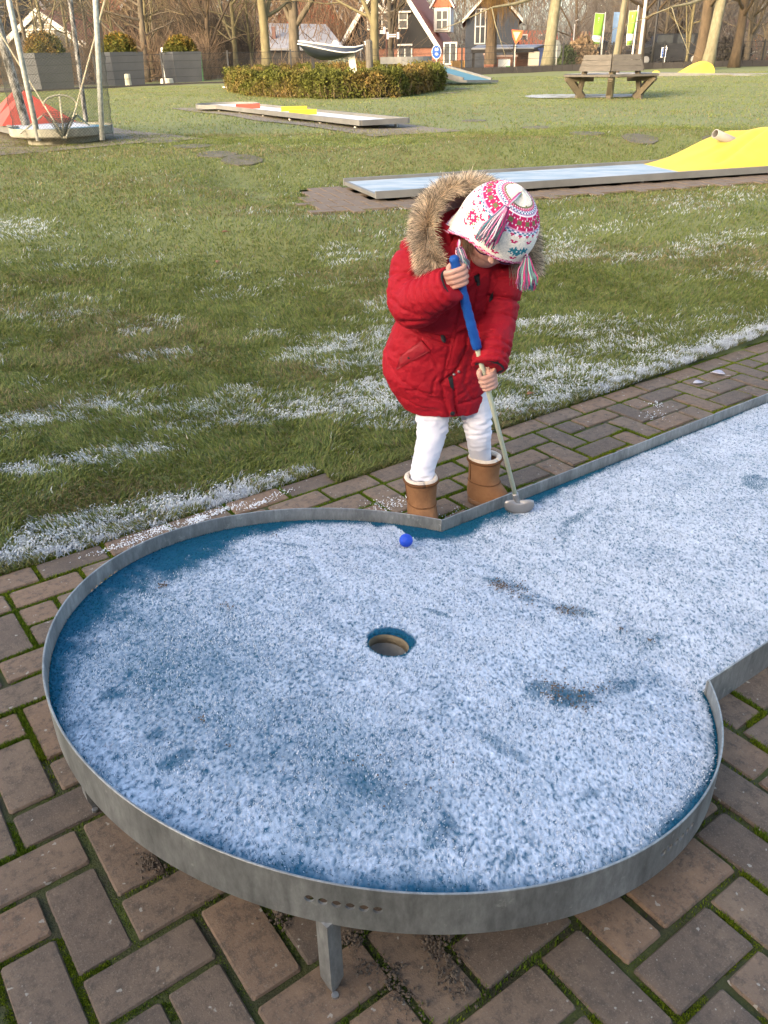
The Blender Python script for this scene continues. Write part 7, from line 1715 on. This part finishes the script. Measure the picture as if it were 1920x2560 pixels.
# ================================================================== FLAGS, SIGNS, LAMPS, CARS, PERSON
M['alu'] = pm('alu_pole', (0.46, 0.44, 0.40), (0.56, 0.53, 0.48), 5, .45, metal=.3); M['flag_green'] = pm('flag_green', (0.15, 0.31, 0.03), (0.19, 0.36, 0.05), 4, .8); M['flag_blue'] = pm('flag_blue', (0.10, 0.17, 0.29), (0.15, 0.23, 0.36), 4, .8); M['flag_white'] = pm('flag_white', (0.62, 0.62, 0.60), (0.70, 0.70, 0.67), 4, .8); M['flag_grey'] = pm('flag_mark_grey', (0.33, 0.36, 0.40))
def stroke_text(mb, txt, O, ux, uy, size):             # capital letters drawn as little bars
    G_ = {'N': [((0, 0), (0, 1)), ((0, 1), (.7, 0)), ((.7, 0), (.7, 1))], 'I': [((.1, 0), (.1, 1))], 'E': [((0, 0), (0, 1)), ((0, 0), (.6, 0)), ((0, .5), (.5, .5)), ((0, 1), (.6, 1))], 'U': [((0, 1), (0, 0)), ((0, 0), (.7, 0)), ((.7, 0), (.7, 1))], 'K': [((0, 0), (0, 1)), ((0, .45), (.65, 1)), ((.1, .5), (.7, 0))], 'O': [((0, 0), (0, 1)), ((0, 1), (.75, 1)), ((.75, 1), (.75, 0)), ((.75, 0), (0, 0))], 'M': [((0, 0), (0, 1)), ((0, 1), (.4, .4)), ((.4, .4), (.8, 1)), ((.8, 1), (.8, 0))], 'T': [((.35, 0), (.35, 1)), ((0, 1), (.7, 1))], 'R': [((0, 0), (0, 1)), ((0, 1), (.6, .9)), ((.6, .9), (.6, .55)), ((.6, .55), (0, .5)), ((.25, .5), (.7, 0))], 'P': [((0, 0), (0, 1)), ((0, 1), (.6, .95)), ((.6, .95), (.6, .5)), ((.6, .5), (0, .48))]}
    x = 0
    for ch in txt:
        for a, b in G_.get(ch, []): mb.beam(O + ux * (x + a[0]) * size + uy * a[1] * size, O + ux * (x + b[0]) * size + uy * b[1] * size, size * .2, .012, up=ux.cross(uy))
        x += 1.05 if ch != 'I' else .45
def flag(pole_b, pole_t, Y, poly, label, kind, text=''):
    b, t = at(*pole_b, Y), at(*pole_t, Y); r = empty('flag', (b.x, b.y, b.z), label, 'flag', 'banner flags by the street')
    mb = MB(); gz_ = hzf(b.x, b.y); mb.tube([Vector((b.x, b.y, gz_)), b, t, t + (t - b).normalized() * .12], [.05, .05, .035, .02], 10); mb.build('flagpole', M['alu'], r)
    P4 = [at(*p, Y) for p in poly]; a, b2, c, d = P4      # top left, top right, bottom right, bottom left
    nx_, ny_ = 6, 22
    def surf(u, v): p = (a * (1 - u) + b2 * u) * (1 - v) + (d * (1 - u) + c * u) * v; return p + Vector((0, .05 * math.sin(u * 5 + v * 3) - .02, 0))
    def strip(v0, v1, mat, nm, off=0.0, u0=0.0, u1=1.0):
        mb = MB(); rows = []
        for j in range(9):
            v = v0 + (v1 - v0) * j / 8; rows.append([surf(u0 + (u1 - u0) * i / nx_, v) + Vector((0, -off, 0)) for i in range(nx_ + 1)])
        back = [[p + Vector((0, .004, 0)) for p in row[::-1]] for row in rows]; mb.rings([p + q for p, q in zip(rows, back)]); return mb.build(nm, mat, r, True)
    if kind == 'blue': strip(0, 1, M['flag_blue'], 'cloth'); strip(.55, .62, M['flag_white'], 'white_mark', .012, .6, 1)
    else:
        strip(0, 1, M['flag_white'], 'cloth'); strip(.01, .66, M['flag_green'], 'green_field', .010, 0.02, .98); strip(.855, .985, M['flag_green'], 'green_foot', .010, .06, .9)
        ux = (d - a).normalized(); uy = (b2 - a).normalized(); tx = MB(); stroke_text(tx, text, surf(.42, .13) + Vector((0, -.03, 0)), ux, uy, (b2 - a).length * .24); tx.build('lettering', M['flag_white'], r)
        em = MB(); c_e = surf(.5, .745) + Vector((0, -.03, 0)); W_ = (b2 - a).length; em.tube([c_e + uy * W_ * .26 * math.cos(q) - ux * W_ * .20 * math.sin(q) for q in np.linspace(0, PI, 10)], W_ * .03, 5); em.beam(c_e - uy * W_ * .3 + ux * W_ * .12, c_e + uy * W_ * .3 + ux * W_ * .12, .01, W_ * .10, up=ux); em.build('emblem', M['flag_grey'], r)
flag((1503, 135), (1513, 38), 47, [(1488, 32), (1511, 34), (1500, 118), (1479, 116)], 'green and white banner flag with white lettering, left of the blue flag', 'green', 'INTRON')
flag((1548, 130), (1561, 28), 48, [(1535, 30), (1559, 30), (1548, 112), (1528, 112)], 'plain blue banner flag hanging between two green ones', 'blue')
flag((1581, 137), (1596, 20), 46, [(1573, 27), (1593, 27), (1580, 113), (1565, 114)], 'green and white banner flag partly behind the bench tree', 'green', 'INTRON')
def pole(b, t, Y, r, mat, label, cat='lamp post', name='lamp_post', ext=2.2):
    p, q = at(*b, Y), at(*t, Y); p.z = hzf(p.x, p.y); q = p + (q - p) * ext; q.x = p.x + (q.x - p.x) * .1; mb = MB(); mb.tube([p, p + (q - p) * .2, q], [r * 1.25, r, r * .7], 10)
    mb.tube([q, q + Vector((.0, -.1, .15)), q + Vector((0, -.8, .2))], [r * .6, r * .5, r * .7], 8); return tag(mb.build(name, mat, None, True), label, cat)
pole((1598, 148), (1614, 0), 42, .075, M['alu'], 'tall steel lamp post beside the flags'); pole((1630, 150), (1644, 0), 46, .06, M['fence'], 'tall black lamp post right of the steel one'); pole((1432, 124), (1438, 60), 58, .04, M['alu'], 'slender white pole beyond the pale leaning trunk', 'pole', 'pole', 1.0)
# road signs
M['sign_blue'] = pm('sign_blue', (0.015, 0.085, 0.36), (0.02, 0.10, 0.42), 5, .4); M['sign_white'] = pm('sign_white2', (.70, .70, .70)); M['sign_red'] = pm('sign_red', (.50, .05, .03)); M['sign_cream'] = pm('sign_cream', (.72, .60, .32)); M['sign_orange'] = pm('sign_orange', (.60, .13, .04)); M['sign_brown'] = pm('sign_brown', (.075, .03, .02))
def sign_post(px, pyb, pyt, Y, r, mat, label, cat='sign', name='road_sign'):
    b, t = at(px, pyb, Y), at(px, pyt, Y); root = empty(name, (b.x, b.y, hzf(b.x, b.y)), label, cat); mb = MB(); mb.tube([Vector((b.x, b.y, hzf(b.x, b.y))), Vector((b.x, b.y, t.z))], r, 8); mb.build('post', mat, root); return root, Vector((b.x, b.y, t.z))
def disc(c, rx, rz_, mat, nm, root, off=0.0, th=.02, n=24): mb = MB(); mb.poly([c + Vector((rx * math.cos(a), -off, rz_ * math.sin(a))) for a in np.linspace(0, 2 * PI, n, endpoint=False)], th, (0, 1, 0)); return mb.build(nm, mat, root)
r1, t1 = sign_post(1091, 170, 135, 48, .035, M['alu'], 'round blue footpath sign with white figures in front of the brick house'); c = at(1091, 130, 48) + Vector((0, -.05, 0)); disc(c, .25, .32, M['sign_white'], 'rim', r1); disc(c, .22, .29, M['sign_blue'], 'disc', r1, .012)
for dz in (.10, -.09):
    disc(c + Vector((0, 0, dz)), .09, .055, M['sign_white'], 'figure', r1, .03); 
for dx, dz in ((-.05, .20), (.05, .20)): disc(c + Vector((dx, 0, dz - .03)), .035, .035, M['sign_white'], 'figure', r1, .03)
r2, t2 = sign_post(1285, 176, 112, 49, .035, M['alu'], 'yield sign, cream triangle on an orange board, before the carport'); c = at(1293, 95, 49) + Vector((0, -.05, 0))
a_, b_2 = at(1279, 74, 49), at(1307, 76, 49); cb = at(1289, 112, 49); mb = MB(); mb.poly([a_ + Vector((0, -.05, 0)), b_2 + Vector((0, -.05, 0)), at(1304, 92, 49) + Vector((0, -.05, 0)), cb + Vector((0, -.05, 0)), at(1281, 92, 49) + Vector((0, -.05, 0))], .02, (0, 1, 0)); mb.build('board', M['sign_orange'], r2)
mb = MB(); mb.poly([at(1283, 80, 48.93), at(1301, 80, 48.93), at(1290, 102, 48.93)], .015, (0, 1, 0)); mb.build('triangle', M['sign_cream'], r2)
r3, t3 = sign_post(1660, 160, 114, 45, .025, M['alu'], 'blue parking sign with white letter P beside the black lamp post'); a_, b_2 = at(1653, 142, 44.95), at(1665, 120, 44.95); mb = MB(); mb.box(((a_.x + b_2.x) / 2, a_.y, (a_.z + b_2.z) / 2), (b_2.x - a_.x + .06, .02, b_2.z - a_.z + .06)); mb.build('rim', M['sign_white'], r3); mb = MB(); mb.box(((a_.x + b_2.x) / 2, a_.y - .012, (a_.z + b_2.z) / 2), (b_2.x - a_.x, .02, b_2.z - a_.z)); mb.build('plate', M['sign_blue'], r3)
lt = MB(); stroke_text(lt, 'P', Vector((a_.x + .08, a_.y - .03, (a_.z + b_2.z) / 2 - .0)), Vector((1, 0, 0)), Vector((0, 0, 1)), .22); lt.build('letter', M['sign_white'], r3); disc(Vector(((a_.x + b_2.x) / 2, a_.y - .02, a_.z + .13)), .05, .06, M['sign_white'], 'arrow', r3, .01, n=4)
r4, t4 = sign_post(967, 165, 76, 50, .05, M['sign_brown'], 'brown fingerpost with two brown and white arms before the black gable', 'signpost', 'fingerpost')
for x0, x1, yy, nm in ((947, 967, 80, 'arm'), (968, 995, 89, 'arm')):
    a_, b_2 = at(x0, yy + 5, 49.93), at(x1, yy - 5, 49.93); mb = MB(); mb.box(((a_.x + b_2.x) / 2, a_.y, (a_.z + b_2.z) / 2), (b_2.x - a_.x, .04, b_2.z - a_.z)); am_ = mb.build(nm, M['sign_brown'], r4)
    for zz in (.25, .75):
        mb = MB(); z = a_.z + (b_2.z - a_.z) * zz; mb.beam(Vector((a_.x + .05, a_.y - .03, z)), Vector((b_2.x - .12, a_.y - .03, z)), .01, .05); mb.build('line', M['sign_white'], am_)
for px_, py_, w_, h_ in ((961, 76, .10, .32), (969, 89, .10, .32), (995, 89, .12, .30)):
    p = at(px_, py_, 49.9); mb = MB(); mb.box(p, (w_, .03, h_)); mb.build('white_end', M['sign_white'], r4)
r5, t5 = sign_post(1389, 172, 115, 45, .03, M['alu'], 'grey road sign seen from behind beside the beige grass mound'); c = at(1391, 124, 45); disc(c, .22, .40, pm('sign_back', (.20, .21, .20)), 'plate', r5)
# parked dark van and cars beyond the fence, simple but shaped
M['car_dark'] = pm('car_dark', (0.012, 0.013, 0.016), (0.02, 0.021, 0.025), 3, .3, spec=.6); M['car_red'] = pm('car_rust', (0.16, 0.06, 0.035), (0.2, 0.08, 0.05), 3, .4); M['tyre'] = pm('tyre', (.012, .012, .012), rough=.9)
def car(px, py, Y, L, H, mat, label, boxy=False):
    b = at(px, py, Y); b.z = hzf(b.x, b.y); root = empty('parked_car', tuple(b), label, 'van' if boxy else 'car', 'vehicles parked beyond the fence'); w = 1.7
    prof = [(0, .25), (0, .75), (.10, .85), (.26, .95), (.38, 1.0 * H), (.80, 1.0 * H), (.97, .95), (1, .6), (1, .25)] if not boxy else [(0, .25), (0, .9), (.10, 1.05), (.2, H), (.98, H), (1, .9), (1, .25)]
    mb = MB(); mb.rings([[b + Vector(((x - .5) * L, y, z)) for x, z in prof] for y in (-w / 2, -w / 2 + .1, w / 2 - .1, w / 2)]); mb.build('body', mat, root)
    for x0, x1 in ((.30, .52), (.55, .78)): g_ = MB(); g_.box(b + Vector((((x0 + x1) / 2 - .5) * L, -w / 2 - .005, (.98 + H) / 2)), ((x1 - x0) * L * .9, .02, (H - .98) * .75)); g_.build('window', M['glass'], root)
    for x in (.2, .8):
        wl = MB(); wl.tube([b + Vector(((x - .5) * L, -w / 2 - .02, .32)), b + Vector(((x - .5) * L, -w / 2 + .2, .32))], .32, 18); wl = wl.build('wheel', M['tyre'], root); hb = MB(); hb.tube([b + Vector(((x - .5) * L, -w / 2 - .04, .32)), b + Vector(((x - .5) * L, -w / 2 - .02, .32))], .18, 12); hb.build('rim', M['alu'], wl)
    lg = MB(); lg.box(b + Vector((L * .5 + .0, -w / 2 + .25, .78)), (.05, .25, .14)); lg.build('headlight', M['sign_white'], root)
car(1535, 170, 54, 3.9, 1.7, M['car_dark'], 'black van parked behind the tree bench', True); car(1660, 166, 50, 4.2, 1.5, M['car_dark'], 'black car parked under the parking sign'); car(1610, 165, 56, 4.0, 1.45, M['car_red'], 'rust coloured car parked behind the steel lamp post')
# distant passer-by in a dark jacket and cap
pp = at(1499, 172, 48); pp.z = hzf(pp.x, pp.y); per = empty('person', tuple(pp), 'distant person in dark jacket and dark cap walking past the tree bench', 'person'); sc = 1.0
bd = MB(); zt = at(1499, 136, 48).z - pp.z; k = max(zt, 1.5) / 1.72
for sg in (-1, 1): bd.tube([pp + Vector((.09 * sg, .12 * sg, .03)), pp + Vector((.09 * sg, .02, .45 * k)), pp + Vector((.08 * sg, 0, .86 * k))], [.05, .06, .085], 10); bd.tube([pp + Vector((.19 * sg, 0, 1.38 * k)), pp + Vector((.25 * sg, .02, 1.1 * k)), pp + Vector((.22 * sg, -.1, .84 * k))], [.06, .05, .035], 8)
bd.tube([pp + Vector((0, 0, .82 * k)), pp + Vector((0, 0, 1.1 * k)), pp + Vector((0, 0, 1.36 * k)), pp + Vector((0, 0, 1.45 * k)), pp + Vector((0, 0, 1.5 * k))], [.15, .15, .18, .10, .05], 12); bd.ball(pp + Vector((0, 0, 1.6 * k)), (.085, .10, .125), 14, 10)
bm_ = remeshed(bd, .022, 2); bm_.materials.append(M['skin']); link('body', bm_, per)
jk = MB(); jk.tube([pp + Vector((0, 0, .78 * k)), pp + Vector((0, 0, 1.1 * k)), pp + Vector((0, 0, 1.36 * k)), pp + Vector((0, 0, 1.47 * k))], [.19, .19, .215, .11], 12)
for sg in (-1, 1): jk.tube([pp + Vector((.19 * sg, 0, 1.38 * k)), pp + Vector((.25 * sg, .02, 1.1 * k)), pp + Vector((.23 * sg, -.08, .88 * k))], [.085, .075, .06], 8)
jm = remeshed(jk, .025, 2); jm.materials.append(M['car_dark']); link('jacket', jm, per)
tj = MB()
for sg in (-1, 1): tj.tube([pp + Vector((.09 * sg, .12 * sg, .05)), pp + Vector((.09 * sg, .02, .45 * k)), pp + Vector((.08 * sg, 0, .86 * k))], [.075, .085, .11], 10)
tm_ = remeshed(tj, .025, 2); tm_.materials.append(M['board_navy']); link('trousers', tm_, per)
cpm = MB(); cpm.ball(pp + Vector((0, 0, 1.65 * k)), (.10, .115, .09), 12, 8); cpm.box(pp + Vector((.12, 0, 1.63 * k)), (.12, .14, .02)); cpm.build('cap', M['black'], per)
